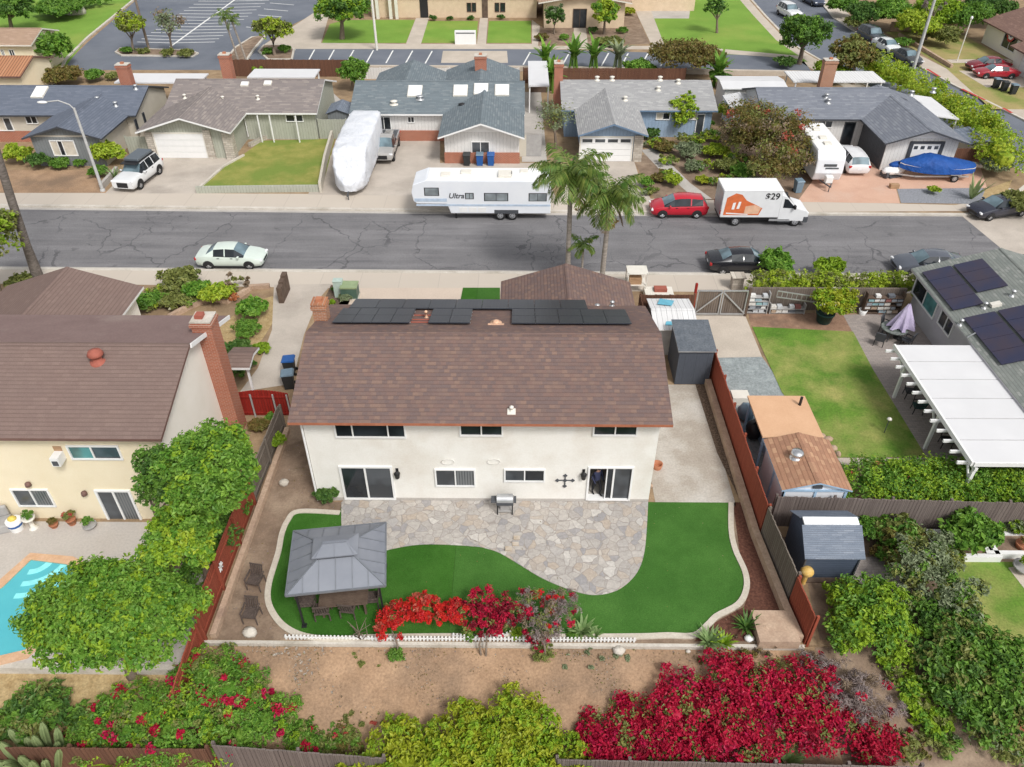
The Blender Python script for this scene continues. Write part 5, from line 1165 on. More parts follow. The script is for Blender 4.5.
# garden wall of stored blocks, ladder
Yb = 40.6; bx0 = onY(746, 300, Yb).x; bx1 = onY(904, 300, Yb).x
m = MB(); m.box(bx0, Yb, -.05, bx1, Yb+.18, 1.55); tag(m.build('garden_wall', M['oldfence']), 'low grey board wall behind the racks of stacked blocks, under the clipped hedge', 'wall')
bcols = [(.62,.6,.56), (.5,.52,.54), (.3,.4,.45), (.25,.42,.44), (.12,.13,.15), (.68,.67,.65), (.4,.3,.22), (.28,.3,.33), (.5,.4,.3), (.25,.1,.09)]
bm_ = [plain('block_%d' % i, c, .8) for i, c in enumerate(bcols)]
for gi, (u0, u1, lab) in enumerate(((748, 768, 'rack of white and teal blocks stacked beside the wooden gate'), (772, 806, 'low rack of grey blocks behind the aluminium ladder'), (866, 902, 'rack of white, grey and orange blocks stacked near the grey house'))):
    x0 = onY(u0, 300, Yb-.3).x; x1 = onY(u1, 300, Yb-.3).x; t = thing('block_rack', lab, 'blocks', ((x0+x1)/2, Yb-.3, 0)); nr = 5 if gi != 1 else 2; cnt = 0
    for r_i in range(nr):
        x = x0+rnd.uniform(0, .15)
        while x < x1-.2 and cnt < 60:
            w = rnd.uniform(.26, .42); z = .1+r_i*.27
            if rnd.random() < .88: m = MB(); m.box(x, Yb-.45+rnd.uniform(-.04, .04), z, min(x+w, x1), Yb-.15, z+rnd.uniform(.14, .2)); m.build('block', rnd.choice(bm_), t, True); cnt += 1
            x += w+.05
    m = MB()
    for r_i in range(nr): m.box(x0-.03, Yb-.48, .06+r_i*.27, x1+.03, Yb-.12, .095+r_i*.27)
    m.box(x0-.05, Yb-.5, 0, x0, Yb-.1, nr*.27+.15); m.box(x1, Yb-.5, 0, x1+.05, Yb-.1, nr*.27+.15); m.build('shelf', M['darkwood'] if gi == 2 else M['greypot'], t, True)
p0 = onY(778, 291, Yb-.55); p1 = onY(817, 297, Yb-.55); t = thing('ladder', 'aluminium ladder hung sideways on the block wall behind the citrus tree', 'ladder', p0); m = MB(); 
for dz in (0, -.42): m.beam(p0+Vector((0, 0, dz)), p1+Vector((0, 0, dz*.9)), .04, .07)
for k_ in range(9): q0 = p0+(p1-p0)*(k_/8); m.beam(q0, q0+Vector((0, 0, -.42)), .035, .035)
m.build('rails_and_rungs', M['steel'], t, True)
m = MB()
for i in range(16): m.obox(at(882+rnd.uniform(-8, 8), 311+rnd.uniform(-3, 3))+Vector((0, 0, .06+.09*(i//6))), (.24, .12, .08), Matrix.Rotation(rnd.uniform(0, 3), 3, 'Z'))
tag(m.build('brick_pile', M['brick']), 'pile of loose red bricks beside the umbrella and the block rack', 'bricks')
p = at(862, 314); m = MB(); m.lathe(p, [(.2, 0), (.26, .34), (.24, .34), (.2, .05)], 12); tag(m.build('bucket', M['white']), 'white bucket on the paving under the citrus tree', 'bucket')
p = at(876, 310); t = thing('folding_stool', 'white folding stool leaning by the block rack', 'stool', p); m = MB(); m.beam((-.2, 0, 0), (-.14, 0, .8), .04, .04); m.beam((.2, 0, 0), (.14, 0, .8), .04, .04); m.build('frame', M['white'], t); m = MB(); m.box(-.2, -.15, .78, .2, .15, .83); m.build('seat', M['white'], t)
p = at(823, 322); t = thing('citrus_tree', 'round yellow green citrus tree in a dark green pot above the side lawn', 'tree', p); m = MB(); m.lathe((0, 0, 0), [(.36, 0), (.42, .1), (.52, .62), (.56, .62), (.56, .72), (.48, .72), (.46, .6)], 16); m.build('pot', M['greenpot'], t)
lb = sublobes((.3, -.1, 1.55), (1.65, 1.3, .95), 8, np.random.default_rng(5)); m = MB(); limbs(m, (0, 0, .6), lb, .07, np.random.default_rng(2)); m.build('trunk', M['bark'], t); mesh_obj('crown', crown_mesh('crown', lb, 5200, .17, [L['yellow'], L['lime']], 8, probs=[.6, .4]), t); mesh_obj('fruit', crown_mesh('fruit', lb, 90, .13, [L['white'], L['lemon']], 11, core=False, fill=1., low=0, probs=[.5, .5]), t)['kind'] = 'stuff'
# clipped hedge along the street
def hedge(label, pts, w, h, leaf, n, size, seed=1, name='hedge', mats=None, probs=None, bump=.12):
    P = [Vector((p[0], p[1], 0)) for p in pts]; lob = []; base = P[0]; g = np.random.default_rng(seed)
    for a, b in zip(P[:-1], P[1:]):
        k_ = max(1, int((b-a).length/(w*.32)))
        for i in range(k_): q = a+(b-a)*((i+.5)/k_)-base; lob.append(((q.x+g.uniform(-.1, .1), q.y+g.uniform(-.1, .1), h*.52), (w*.52, w*.52*g.uniform(.9, 1.1), h*.5*g.uniform(1-bump, 1+bump))))
    o = mesh_obj(name, crown_mesh(name, lob, n, size, [L[leaf]] if mats is None else [L[x] for x in mats], seed, low=-.3, probs=probs, fill=.85)); o.location = base; return tag(o, label, 'hedge')
a, b = at(746, 285), at(906, 290); hedge('long clipped yellow green hedge between the block wall and the street', [(a.x, 42.0), (b.x, 41.9)], 1.35, 1.9, 'hedge', 11000, .15, 3, mats=['hedge', 'olive'], probs=[.6, .4])
m = MB(); p = at(738, 288); m.box(p.x-.5, p.y-.3, 0, p.x+.2, p.y+.3, .9); m.box(p.x-.6, p.y-.4, .9, p.x+.3, p.y+.4, .98); tag(m.build('gate_pillar', M['stone']), 'short stone pillar at the street end of the wooden gate', 'pillar')
# sheds
sh = thing('shed', 'charcoal lean-to shed against the right side of the white house', 'shed', (9.55, 34.2, 0)); m = MB(); x0, x1, y0, y1 = 8.6, 10.42, 33.05, 35.5; m.add([(x0, y0, 0), (x1, y0, 0), (x1, y1, 0), (x0, y1, 0), (x0, y0, 2.22), (x1, y0, 2.22), (x1, y1, 2.45), (x0, y1, 2.45)], [(0, 1, 5, 4), (1, 2, 6, 5), (2, 3, 7, 6), (3, 0, 4, 7), (4, 5, 6, 7)]); m.build('wall', M['shedwall'], sh, True)
m = MB(); m.add([(x0-.1, y0-.12, 2.24), (x1+.12, y0-.12, 2.24), (x1+.12, y1+.1, 2.5), (x0-.1, y1+.1, 2.5)]+[(x0-.1, y0-.12, 2.3), (x1+.12, y0-.12, 2.3), (x1+.12, y1+.1, 2.56), (x0-.1, y1+.1, 2.56)], [(4, 5, 6, 7)], 0); m.add(m.v[:8], [(0, 1, 5, 4), (1, 2, 6, 5), (2, 3, 7, 6), (3, 0, 4, 7)], 1); m.build('roof', [M['feltroof'], M['steel']], sh, True)
sh = thing('shed', 'white ribbed metal storage shed with blue tarpaulin scraps on its roof behind the charcoal shed', 'shed', (8.8, 37.2, 0)); m = MB(); m.box(7.75, 35.75, 0, 10.05, 38.9, 1.75); m.build('wall', M['greypot'], sh, True)
rf = Roof(); rf.wing(7.75, 10.05, 35.75, 38.9, 1.76, 'x', .2, .08, .1, .05, wall=False); rf.r.build('roof', [M['whitemetal'], M['white']], sh, True)
m = MB(); m.add([(8.1, 37.9, 2.1), (8.9, 37.7, 2.12), (9.2, 38.5, 1.97), (8.4, 38.8, 1.92)], [(0, 1, 2, 3)]); m.add([(8.3, 36.0, 1.91), (8.9, 36.0, 1.91), (8.8, 36.3, 1.97), (8.4, 36.3, 1.97)], [(0, 1, 2, 3)]); tag(m.build('tarpaulin', plain('sky_blue_tarp', (.14,.43,.56), .6)), 'sky blue tarpaulin scraps lying on the white shed roof', 'tarpaulin')
m = MB(); m.box(8.8, 35.95, 1.93, 10.0, 36.05, 1.99); tag(m.build('timber_batten', M['redtile']), 'short red brown batten lying on the white shed roof', 'timber')
fence_run('fence', 'short dark brown fence around the white metal shed', [(7.35, 36.0, 0), (7.35, 39.4, 0), (10.6, 39.4, 0)], 1.8, 'brownfence')
# wooden double gate
gx0, gx1 = onY(694, 312, 39.9).x, onY(744, 312, 39.9).x; t = thing('gate', 'weathered double driveway gate with diagonal braces beside the sheds', 'gate', ((gx0+gx1)/2, 39.9, 0)); xm = (gx0+gx1)/2
for a, b, s in ((gx0, xm-.03, 1), (xm+.03, gx1, -1)):
    m = MB(); n = int((b-a)/.13)
    for i in range(n): m.box(a+(b-a)*i/n+.01, 39.9, .12, a+(b-a)*(i+.9)/n, 39.93, 1.85)
    lf = m.build('gate_leaf', M['oldfence'], t, True); m = MB(); m.box(a, 39.83, 1.78, b, 39.88, 1.86); m.box(a, 39.83, .14, b, 39.88, .22); m.box(a, 39.83, .22, a+.07, 39.88, 1.78); m.box(b-.07, 39.83, .22, b, 39.88, 1.78); m.beam((a if s > 0 else b, 39.8, .25), (b if s > 0 else a, 39.8, 1.75), .05, .08); m.build('frame', M['steel'], lf, True)
for x in (gx0-.12, gx1+.1): m = MB(); m.box(x-.07, 39.83, 0, x+.07, 39.97, 2.0 if x > xm else 2.3); m.build('gate_post', M['redgate'] if x < xm else M['darkwood'], t, True)
# tan shed with peach flat roof
ts = thing('shed', 'pale blue shed with patchy tan gable roof behind the red fence', 'shed', (12.8, 24.5, 0)); rf = Roof(); zt = rf.wing(11.5, 14.15, 23.15, 26.05, 2.15, 'y', .3, .18, .16, .08); rf.build(ts, M['shedwhite'], M['rooftan'], M['lightbluetrim'])
m = MB()
for x in (11.5, 12.85, 14.15): m.box(x-.05, 23.1, 0, x+.05, 23.148, 2.0)
m.box(11.45, 23.09, 2.0, 14.2, 23.147, 2.1); m.box(11.45, 23.1, 0, 11.499, 23.2, 2.1); m.box(11.45, 24.5, 0, 11.499, 24.6, 2.1); m.build('batten', M['lightbluetrim'], ts, True); m = MB(); m.box(12.65, 23.08, 2.2, 13.05, 23.149, 2.36); m.build('gable_vent', M['dgrey'], ts, True)
c = Vector((12.35, 24.75, zt-.3*.5)); m = MB(); m.lathe(c, [(.3, -.1), (.28, .03), (.2, .05), (.2, .14), (.27, .16), (.3, .22), (.24, .34), (.05, .37)], 16); m.build('turbine_vent', M['chrome'], ts, True)
fs_ = thing('carport', 'peach flat roofed store joined to the tan roofed shed', 'shed', (12.7, 27.7, 0)); m = MB(); m.box(11.3, 26.3, 2.18, 14.1, 29.3, 2.27); m.build('roof', M['tanflat'], fs_, True)
m = MB(); m.box(12.1, 26.4, 0, 14.0, 29.2, 2.17); m.build('wall', M['lightbluetrim'], fs_, True)
for y in (26.5, 29.1): m = MB(); m.box(11.4, y-.05, 0, 11.5, y+.05, 2.17); m.build('post', M['lightbluetrim'], fs_, True)
m = MB(); m.tube([(13.65, 28.6, 2.25), (13.65, 28.6, 2.75)], .07, 8); m.build('flue_pipe', M['black'], fs_, True)
p = at(738, 402); m = MB(); m.box(p.x-.4, p.y-.3, 0, p.x+.5, p.y+.4, .5); tag(m.build('storage_box', M['offwhite']), 'white storage box between the red fence and peach roof', 'box')
for i, (u, v, c_, l_) in enumerate(((744, 418, 'bingrey', 'blue grey tarpaulin bundle beside the red fence under the peach roof'), (752, 436, 'black', 'black covered bundle in the gap beside the pale blue shed'))): m = MB(); q0 = at(u, v); m.blob(q0+Vector((0, 0, .4)), (.42, .55, .5), 9, 0, .12, rnd); tag(m.build('covered_bundle', M[c_]), l_, 'bundle')
# navy gambrel shed
gs = thing('shed', 'navy gambrel shed with white ridge skylight beside the weathered fence', 'shed', (13.0, 21.1, 0)); x0, x1 = 11.65, 13.85; y0, y1 = 20.0, 22.15
prof = [(y0+.12, 0), (y0, 1.85), (y0+.72, 2.35), (y0+1.0, 2.4), (y1-.75, 2.42), (y1, 1.95), (y1-.1, 0)]
prof = [(y0+.1, 0), (y0, 1.55), (y0+.95, 2.28), (y0+1.3, 2.34), (y1, 1.75), (y1-.1, 0)]
m = MB(); v0 = [(x0, y, z) for y, z in prof]; v1 = [(x1, y, z) for y, z in prof]; n = len(prof); m.add(v0+v1, [tuple(range(n)), tuple(range(2*n-1, n-1, -1)), (0, n, n+1, 1), (4, n+4, n+5, 5)]); m.build('wall', M['shedlap'], gs, True)
m = MB()
def slab(a, b, x0_, x1_, mi, up=.04):
    m.add([(x0_, a[0], a[1]), (x1_, a[0], a[1]), (x1_, b[0], b[1]), (x0_, b[0], b[1]), (x0_, a[0], a[1]+up), (x1_, a[0], a[1]+up), (x1_, b[0], b[1]+up), (x0_, b[0], b[1]+up)], [(4, 5, 6, 7), (0, 1, 5, 4), (2, 3, 7, 6), (1, 2, 6, 5), (3, 0, 4, 7)], mi)
slab((y0-.12, 1.47), (y0+.95, 2.285), x0-.1, x1+.12, 0); slab((y0+1.3, 2.345), (y1+.12, 1.7), x0-.1, x1+.12, 0); m.build('roof', M['shedroof'], gs, True)
m = MB(); slab((y0+.95, 2.29), (y0+1.3, 2.35), x0+.0, x1+.02, 0, .07); m.build('skylight', M['skylight'], gs, True)
m = MB(); m.box(x0-.004, y0-.02, 0, x0+.05, y0+.05, 1.5); m.build('corner_trim', M['dgrey'], gs, True); m = MB(); m.box(x1-.05, y0-.02, 0, x1+.004, y0+.05, 1.5); m.build('corner_trim', M['dgrey'], gs, True); m = MB(); m.box(x0-.1, y0-.15, -.03, x1+.1, y1+.1, .06); m.build('base', M['darkwood'], gs, True)
p = at(803, 583); m = MB(); m.blob(p+Vector((0, 0, .75)), (.27, .27, .2), 12); m.lathe(p, [(.1, 0), (.1, .6)], 8); tag(m.build('ball_ornament', noisy('straw_orange', (.6,.36,.08), (.68,.5,.2), 6, .7)), 'round orange garden ball beside the navy shed corner', 'ornament')
# fences
def G(x, y): return Vector((x, y, gz(x, y)))
fence_run('fence', 'red stained board fence from the charcoal shed down to the tan roofed shed', [(10.62, 33.6, 0), (10.64, 22.4, 0)], 1.9, 'redfence')
fence_run('fence', 'bare weathered grey fence section beside the navy shed', [(10.64, 22.3, 0), (10.9, 18.9, 0)], 1.85, 'mixfence')
fence_run('fence', 'short red stained fence section at the garden end beside the big lime shrub', [(10.91, 18.8, 0), (11.05, 16.98, 0)], 1.75, 'redfence')
wall_run('retaining_wall', 'tan concrete block wall at the foot of the right fence', [(10.37, 33.0), (10.39, 22.3), (10.65, 18.5), (10.8, 17.05)], .3, .42, 'tanwall')
fence_run('fence', 'red brown fence leaning along the pool side of the back garden', [(-12.0, 24.0, 0), (-12.0, 16.98, 0)], 1.7, 'redfence')
fence_run('fence', 'weathered grey fence beside the narrow dirt side yard', [(-11.9, 29.2, 0), (-12.0, 24.1, 0)], 1.55, 'mixfence')
fence_run('fence', 'sloping red brown fence stepping down the dirt bank', [G(-12.05, 16.8), G(-12.15, 14.4)], 1.35, 'redfence')
wall_run('timber_edging', 'grey timber edging board along the left fence', [(-11.62, 29.0), (-11.62, 17.05)], .24, .3, 'tanwall', 'edging')
YF = 12.45
fence_run('fence', 'dark weathered back fence below the red flowering bank', [G(-10.2, YF+.2), G(-4.4, YF-.15)], 1.55, 'greyfence'); fence_run('fence', 'low dark red fence behind the cactus clump', [G(-22, YF+.1), G(-10.4, YF+.1)], 1.5, 'brownfence')
fence_run('fence', 'long weathered back fence below the crimson bougainvillea', [G(1.4, YF-.12), G(13.5, YF-.25)], 1.5, 'greyfence')
fence_run('fence', 'long purple grey fence below the flowering vine hedge', [(11.2, 22.95, 0), (23.5, 22.6, 0)], 1.85, 'greyfence')
# red gate
t = thing('gate', 'arched bright red wooden side gate beside the white house', 'gate', (-10.6, 32.0, 0)); m = MB(); xa, xb = onY(236, 400, 30.2).x, onY(289, 400, 30.2).x; n = int((xb-xa)/.14)
for i in range(n): u = (i+.5)/n; m.box(xa+(xb-xa)*i/n+.008, 30.2, .05, xa+(xb-xa)*(i+.94)/n, 30.24, 1.5+.2*math.sin(math.pi*u))
m.build('board_panel', M['redgate'], t, True); m = MB(); m.box(xa, 30.14, 1.25, xb, 30.18, 1.34); m.box(xa, 30.14, .2, xb, 30.18, .29); m.build('rail', M['redgate'], t, True)
for u in (.02, .3, .72, .98): m = MB(); m.box(xa+(xb-xa)*u-.04, 30.1, 0, xa+(xb-xa)*u+.04, 30.139, 1.5); m.build('post', M['greypot'], t, True)
# picket edging
def pickets(label, pts, h, sp=.14, z=.0):
    t = thing('picket_edging', label, 'edging', (*pts[0], z)); m = MB(); P = [Vector((*p, z)) for p in pts]
    for a, b in zip(P[:-1], P[1:]):
        n = max(1, int((b-a).length/sp)); m.beam(a+Vector((0, 0, h*.45)), b+Vector((0, 0, h*.45)), .025, .05)
        for i in range(n): q = a+(b-a)*((i+.5)/n); m.box(q.x-.035, q.y-.02, z-.02, q.x+.035, q.y+.02, z+h-.05); m.add([(q.x-.035, q.y-.02, z+h-.05), (q.x+.035, q.y-.02, z+h-.05), (q.x+.035, q.y+.02, z+h-.05), (q.x-.035, q.y+.02, z+h-.05), (q.x, q.y, z+h)], [(0, 1, 4), (1, 2, 4), (2, 3, 4), (3, 0, 4)])
    m.build('picket', M['white'], t, True); return t
pickets('white miniature picket edging along the top of the dirt slope', [(-8.9, YW+.1), (-6, YW+.07), (4.6, YW+.08)], .32)
pickets('curved inner run of white picket edging around the flower bed', [p.xy for p in (at(452, 637), at(470, 639.5), at(488, 640), at(505, 637), at(512, 634))], .3)
m = MB(); a, b = at(752, 628), at(791, 640); m.box(a.x, YW-.15, 0, 10.75, a.y+.5, .45); tag(m.build('garden_step', M['tanwall']), 'square tan block landing at the corner of the mulch bed', 'wall')
# gazebo
gz_ = thing('gazebo', 'grey metal two tier gazebo standing on the turf', 'gazebo', (-6.9, 19.1, 0), R(7.6)); hx, hy = 1.83, 1.56; he, hr = 2.36, 2.86; ux, uy = .7, .42
m = MB(); o_ = [(-hx, -hy, he), (hx, -hy, he), (hx, hy, he), (-hx, hy, he)]; i_ = [(-ux, -uy, hr), (ux, -uy, hr), (ux, uy, hr), (-ux, uy, hr)]
m.add(o_+i_+[(x, y, z-.05) for x, y, z in o_+i_], [(0, 1, 5, 4), (1, 2, 6, 5), (2, 3, 7, 6), (3, 0, 4, 7), (8, 12, 13, 9), (9, 13, 14, 10), (10, 14, 15, 11), (11, 15, 12, 8), (0, 8, 9, 1), (1, 9, 10, 2), (2, 10, 11, 3), (3, 11, 8, 0)]); m.build('roof', M['gazebo'], gz_)
m = MB()
for e0, e1, f0, f1 in ((o_[0], o_[1], i_[0], i_[1]), (o_[1], o_[2], i_[1], i_[2]), (o_[2], o_[3], i_[2], i_[3]), (o_[3], o_[0], i_[3], i_[0])):
    e0, e1, f0, f1 = map(Vector, (e0, e1, f0, f1)); m.beam(e0+Vector((0, 0, .02)), f0+Vector((0, 0, .02)), .05, .05)
    dirv = (e1-e0).normalized(); outw = ((f0+f1)/2-(e0+e1)/2)
    for u in (.17, .33, .5, .67, .83):
        a = e0+(e1-e0)*u; s_ = min(1.0, min(u, 1-u)*(e1-e0).length/max(.01, ((e1-e0).length-(f1-f0).length)/2)); b = a+outw*s_; m.beam(a+Vector((0, 0, .012)), b+Vector((0, 0, .012)), .03, .035)
    m.beam(e0+Vector((0, 0, -.02)), e1+Vector((0, 0, -.02)), .06, .08)
m.build('seam', plain('gazebo_seam', (.2,.215,.24), .45, .3), gz_)
m = MB(); zu = 3.06; o2 = [(-.86, -.52, zu), (.86, -.52, zu), (.86, .52, zu), (-.86, .52, zu)]; r2 = [(-.42, 0, zu+.2), (.42, 0, zu+.2)]; m.add(o2+r2+[(x, y, z-.05) for x, y, z in o2], [(0, 1, 5, 4), (2, 3, 4, 5), (1, 2, 5), (3, 0, 4), (0, 6, 7, 1), (1, 7, 8, 2), (2, 8, 9, 3), (3, 9, 6, 0), (9, 8, 7, 6)]); m.beam((-.45, 0, zu+.22), (.45, 0, zu+.22), .1, .05)
for x in (-.72, 0, .72): m.beam((x, -.5, zu+.02), (x*.6, 0, zu+.21), .03, .03)
m.build('vent_roof', M['gazebo'], gz_); m = MB()
for a, b in (((-ux, -uy), (ux, -uy)), ((ux, -uy), (ux, uy)), ((ux, uy), (-ux, uy)), ((-ux, uy), (-ux, -uy))): m.beam((*a, hr+.09), (*b, hr+.09), .04, .2)
m.build('vent_frame', M['dgrey'], gz_)
for sx in (-1, 1):
    for sy in (-1, 1): m = MB(); m.box(sx*(hx-.28)-.035, sy*(hy-.28)-.035, .0, sx*(hx-.28)+.035, sy*(hy-.28)+.035, he+.08); m.box(sx*(hx-.28)-.1, sy*(hy-.28)-.1, .03, sx*(hx-.28)+.1, sy*(hy-.28)+.1, .05); m.build('post', M['black'], gz_)
c = at(342, 604, .75); t = thing('dining_table', 'slatted brown outdoor table under the grey gazebo', 'table', (c.x, c.y+.35, .03), R(6)); m = MB()
for i in range(9): m.box(-.95, -.45+i*.1, .7, .95, -.36+i*.1, .74)
m.build('tabletop', M['darkwood'], t)
for sx in (-1, 1):
    for sy in (-1, 1): m = MB(); m.box(sx*.82-.04, sy*.36-.04, 0, sx*.82+.04, sy*.36+.04, .7); m.build('leg', M['darkwood'], t)
def wicker_chair(label, loc, rz, group=None):
    t = thing('garden_armchair', label, 'chair', loc, rz, group); s = MB(); s.box(-.27, -.27, .4, .27, .27, .46); s.build('seat', M['wicker'], t); b = MB()
    for i in range(6): b.obox((-.28-.02*0, -.23+i*.092, .72), (.03, .06, .56), Matrix.Rotation(-.22, 3, 'Y'))
    b.obox((-.34, 0, .98), (.04, .56, .06)); b.build('backrest', M['wicker'], t)
    for sy in (-1, 1): a = MB(); a.beam((.27, sy*.29, .62), (-.28, sy*.29, .66), .06, .04); a.build('armrest', M['wicker'], t)
    for sx in (-1, 1):
        for sy in (-1, 1): l = MB(); l.beam((sx*.26, sy*.29, 0), (sx*.25, sy*.28, .63 if sx > 0 else .45), .045, .045); l.build('leg', M['wicker'], t)
    return t
for lab, u, v, rz, z in (('brown garden chair on the near left side of the gazebo table', 324, 616, 96, .03), ('brown garden chair on the near right side of the gazebo table', 350, 614, 84, .03), ('brown garden chair at the right hand end of the gazebo table', 373, 604, 185, .03), ('brown garden chair at the left hand end of the gazebo table', 309, 608, 5, .03),
    ('brown garden chair on the bare soil nearest the red fence', 257, 586, -100, .006), ('brown garden chair on the bare soil by the picket corner', 253, 619, -95, .006)): p = at(u, v); wicker_chair(lab, Vector((p.x, p.y, z)), R(rz))
# grill
p = onY(505, 500, 23.75); t = thing('grill_cart', 'black barbecue cart standing against the white wall on the patio', 'barbecue', (p.x, 23.65, .056)); m = MB(); m.box(-.38, -.25, .62, .38, .25, .78); m.build('firebox', M['dgrey'], t); m = MB(); m.tube([(-.36, .0, .8), (.36, 0, .8)], .24, 12); m.build('lid', M['steel'], t); m = MB(); m.box(-.62, -.2, .74, -.39, .2, .78); m.box(.39, -.2, .74, .5, .2, .78); m.build('side_shelf', M['dgrey'], t)
for sx in (-1, 1):
    for sy in (-1, 1): m = MB(); m.box(sx*.33-.025, sy*.2-.025, 0, sx*.33+.025, sy*.2+.025, .62); m.build('leg', M['black'], t)
m = MB(); m.box(-.3, -.2, .15, .3, .2, .19); m.box(-.2, -.12, .19, .2, .12, .5); m.build('gas_bottle', M['greypot'], t)
p = at(516, 545); m = MB()
for i, (dx, dy) in enumerate(((0, 0), (.05, .32), (-.3, -.3))): m.box(p.x+dx-.16, p.y+dy-.1, .056, p.x+dx+.12, p.y+dy+.1, .1+.03*i)
tag(m.build('loose_stones', noisy('ochre_stone', (.42,.34,.25), (.52,.47,.41), 4, .9)), 'small stack of loose ochre stones on the patio near the turf edge', 'stones')
p = at(657, 468); m = MB(); m.lathe(p, [(.2, 0), (.26, .3), (.22, .3), (.16, .08)], 12); tag(m.build('flower_pot', M['pot']), 'empty terracotta pot on the side patio beside the white house', 'pot')
m = MB(); p = at(651, 487); m.blob(p+Vector((0, 0, .08)), (.09, .09, .09), 8, 0, .1, rnd); tag(m.build('stone', M['tanwall']), 'small tan stone on the side patio near the house corner', 'stone')
# bins and utility boxes
def bin_(label, p, rz, m_, lid, group=None, s=1.0):
    t = thing('wheelie_bin', label, 'bin', p, rz, group); m = MB(); a, b = .24*s, .3*s; m.add([(-a, -a, .03), (a, -a, .03), (a, a, .03), (-a, a, .03), (-b, -b, .95*s), (b, -b, .95*s), (b, b, .95*s), (-b, b, .95*s)], [(3, 2, 1, 0), (4, 5, 6, 7), (0, 1, 5, 4), (1, 2, 6, 5), (2, 3, 7, 6), (3, 0, 4, 7)]); m.build('body', M[m_], t)
    m = MB(); m.add([(-b-.03, -b-.05, .955*s), (b+.03, -b-.05, .955*s), (b+.03, b+.06, .955*s), (-b-.03, b+.06, .955*s), (-b, -b, 1.02*s), (b, -b, 1.02*s), (b, b, 1.06*s), (-b, b, 1.06*s)], [(4, 5, 6, 7), (0, 1, 5, 4), (1, 2, 6, 5), (2, 3, 7, 6), (3, 0, 4, 7)]); m.build('lid', M[lid], t)
    for sx in (-1, 1): m = MB(); m.tube([(sx*.25*s, b-.02, .1), (sx*.29*s, b-.02, .1)], .1, 10); m.build('wheel', M['black'], t)
    return t
bin_('black bin with slate blue lid nearest the red gate', at(290, 387), R(-80), 'binblack', 'bingrey'); bin_('black bin with bright blue lid second from the red gate', at(291, 373), R(-85), 'binblack', 'binblue')
p = at(340, 296); m = MB(); m.box(p.x-.28, p.y-.22, 0, p.x+.28, p.y+.22, 1.15); m.box(p.x-.3, p.y-.24, 1.15, p.x+.3, p.y+.24, 1.2); tag(m.build('utility_pedestal', plain('pale_green_metal', (.42,.52,.47), .5)), 'slim pale green utility pedestal beside the transformer box', 'utility box', )
p = at(351, 297); m = MB(); m.box(p.x-.55, p.y-.45, 0, p.x+.55, p.y+.45, .12, 1); m.box(p.x-.5, p.y-.42, .12, p.x+.5, p.y+.4, .85); m.box(p.x-.53, p.y-.46, .85, p.x+.53, p.y+.43, .95, 2); tag(m.build('transformer_box', [plain('dark_green_metal', (.06,.11,.085), .5), M['kerb'], plain('olive_green_metal', (.26,.33,.18), .5)]), 'green transformer box in the bed beside the side drive', 'utility box')
shrub('small green shrub left of the pale green utility pedestal', 334, 289, 7, 1.3, 'green'); shrub('grey green mounding shrub below the transformer box', 345, 298, 17, .9, 'grey'); shrub('lime shrub at the corner of the transformer bed', 332, 302, 9, 1.0, 'lime')
m = MB(); p = at(285, 296); 
for i in range(3): m.box(p.x-.15, p.y-.9+i*.6, 0, p.x+.15, p.y-.35+i*.6, 1.1+.1*i)
tag(m.build('timber_stack', M['darkwood']), 'dark upright timber posts at the end of the front garden wall', 'posts')
mb = MB(); strip(mb, [p.xy for p in px((170, 319), (185, 311), (200, 304), (212, 301), (228, 303), (240, 297), (252, 289), (270, 288))], .28, 0, .3); tag(mb.build('garden_wall', M['tanwall']), 'low curved tan wall winding through the front garden shrubs', 'wall')
mb = MB(); strip(mb, [(6.9, 39.2), (6.95, 42.6)], .15, 0, .5); tag(mb.build('garden_wall', M['tanwall']), 'low wall between the garage drive and junk corner', 'wall')
t = thing('storage_rack', 'pale metal frame with junk standing beside the garage', 'rack', at(635, 290)); m = MB()
for x in (-.6, .6):
    for y in (-.5, .5): m.box(x-.03, y-.03, 0, x+.03, y+.03, 1.5)
m.box(-.65, -.55, 1.45, .65, .55, 1.5); m.box(-.6, -.5, .6, .6, .5, .64); m.build('frame', M['offwhite'], t); m = MB(); m.box(-.5, -.4, .64, .3, .3, 1.1); m.build('crate', M['wood'], t)
p = at(658, 296); m = MB(); m.box(p.x-.9, p.y-.5, 0, p.x+.9, p.y+.5, .4); m.box(p.x-.3, p.y-.2, .4, p.x+.5, p.y+.3, .6, 1); tag(m.build('scrap_pile', [M['offwhite'], M['redtile']]), 'pile of pale boards and red scraps beside the garage', 'scrap')
# raised beds right
for lab, u0, v0, u1, v1 in (('white framed raised bed nearest the grey fence at the photo edge', 986, 538, 1040, 557), ('white framed raised bed overgrown in the middle of the right garden', 938, 536, 981.5, 560)):
    a, b = at(u0, v1), at(u1, v0); t = thing('raised_bed', lab, 'raised bed', (a.x, a.y, 0)); 
    for q0, q1 in (((a.x, a.y), (b.x, a.y)), ((b.x, a.y), (b.x, b.y)), ((b.x, b.y), (a.x, b.y)), ((a.x, b.y), (a.x, a.y))): m = MB(); m.box(min(q0[0], q1[0])-(.1 if q0[1] == q1[1] else .1), min(q0[1], q1[1])-(.1 if q0[1] == q1[1] else -.1), 0, max(q0[0], q1[0])+.1, max(q0[1], q1[1])+(.1 if q0[1] == q1[1] else -.1), .32); m.build('side_board', M['white'], t, True)
    m = MB(); m.box(a.x+.1, a.y+.1, .02, b.x-.1, b.y-.1, .24); m.build('earth', M['soil'], t, True)
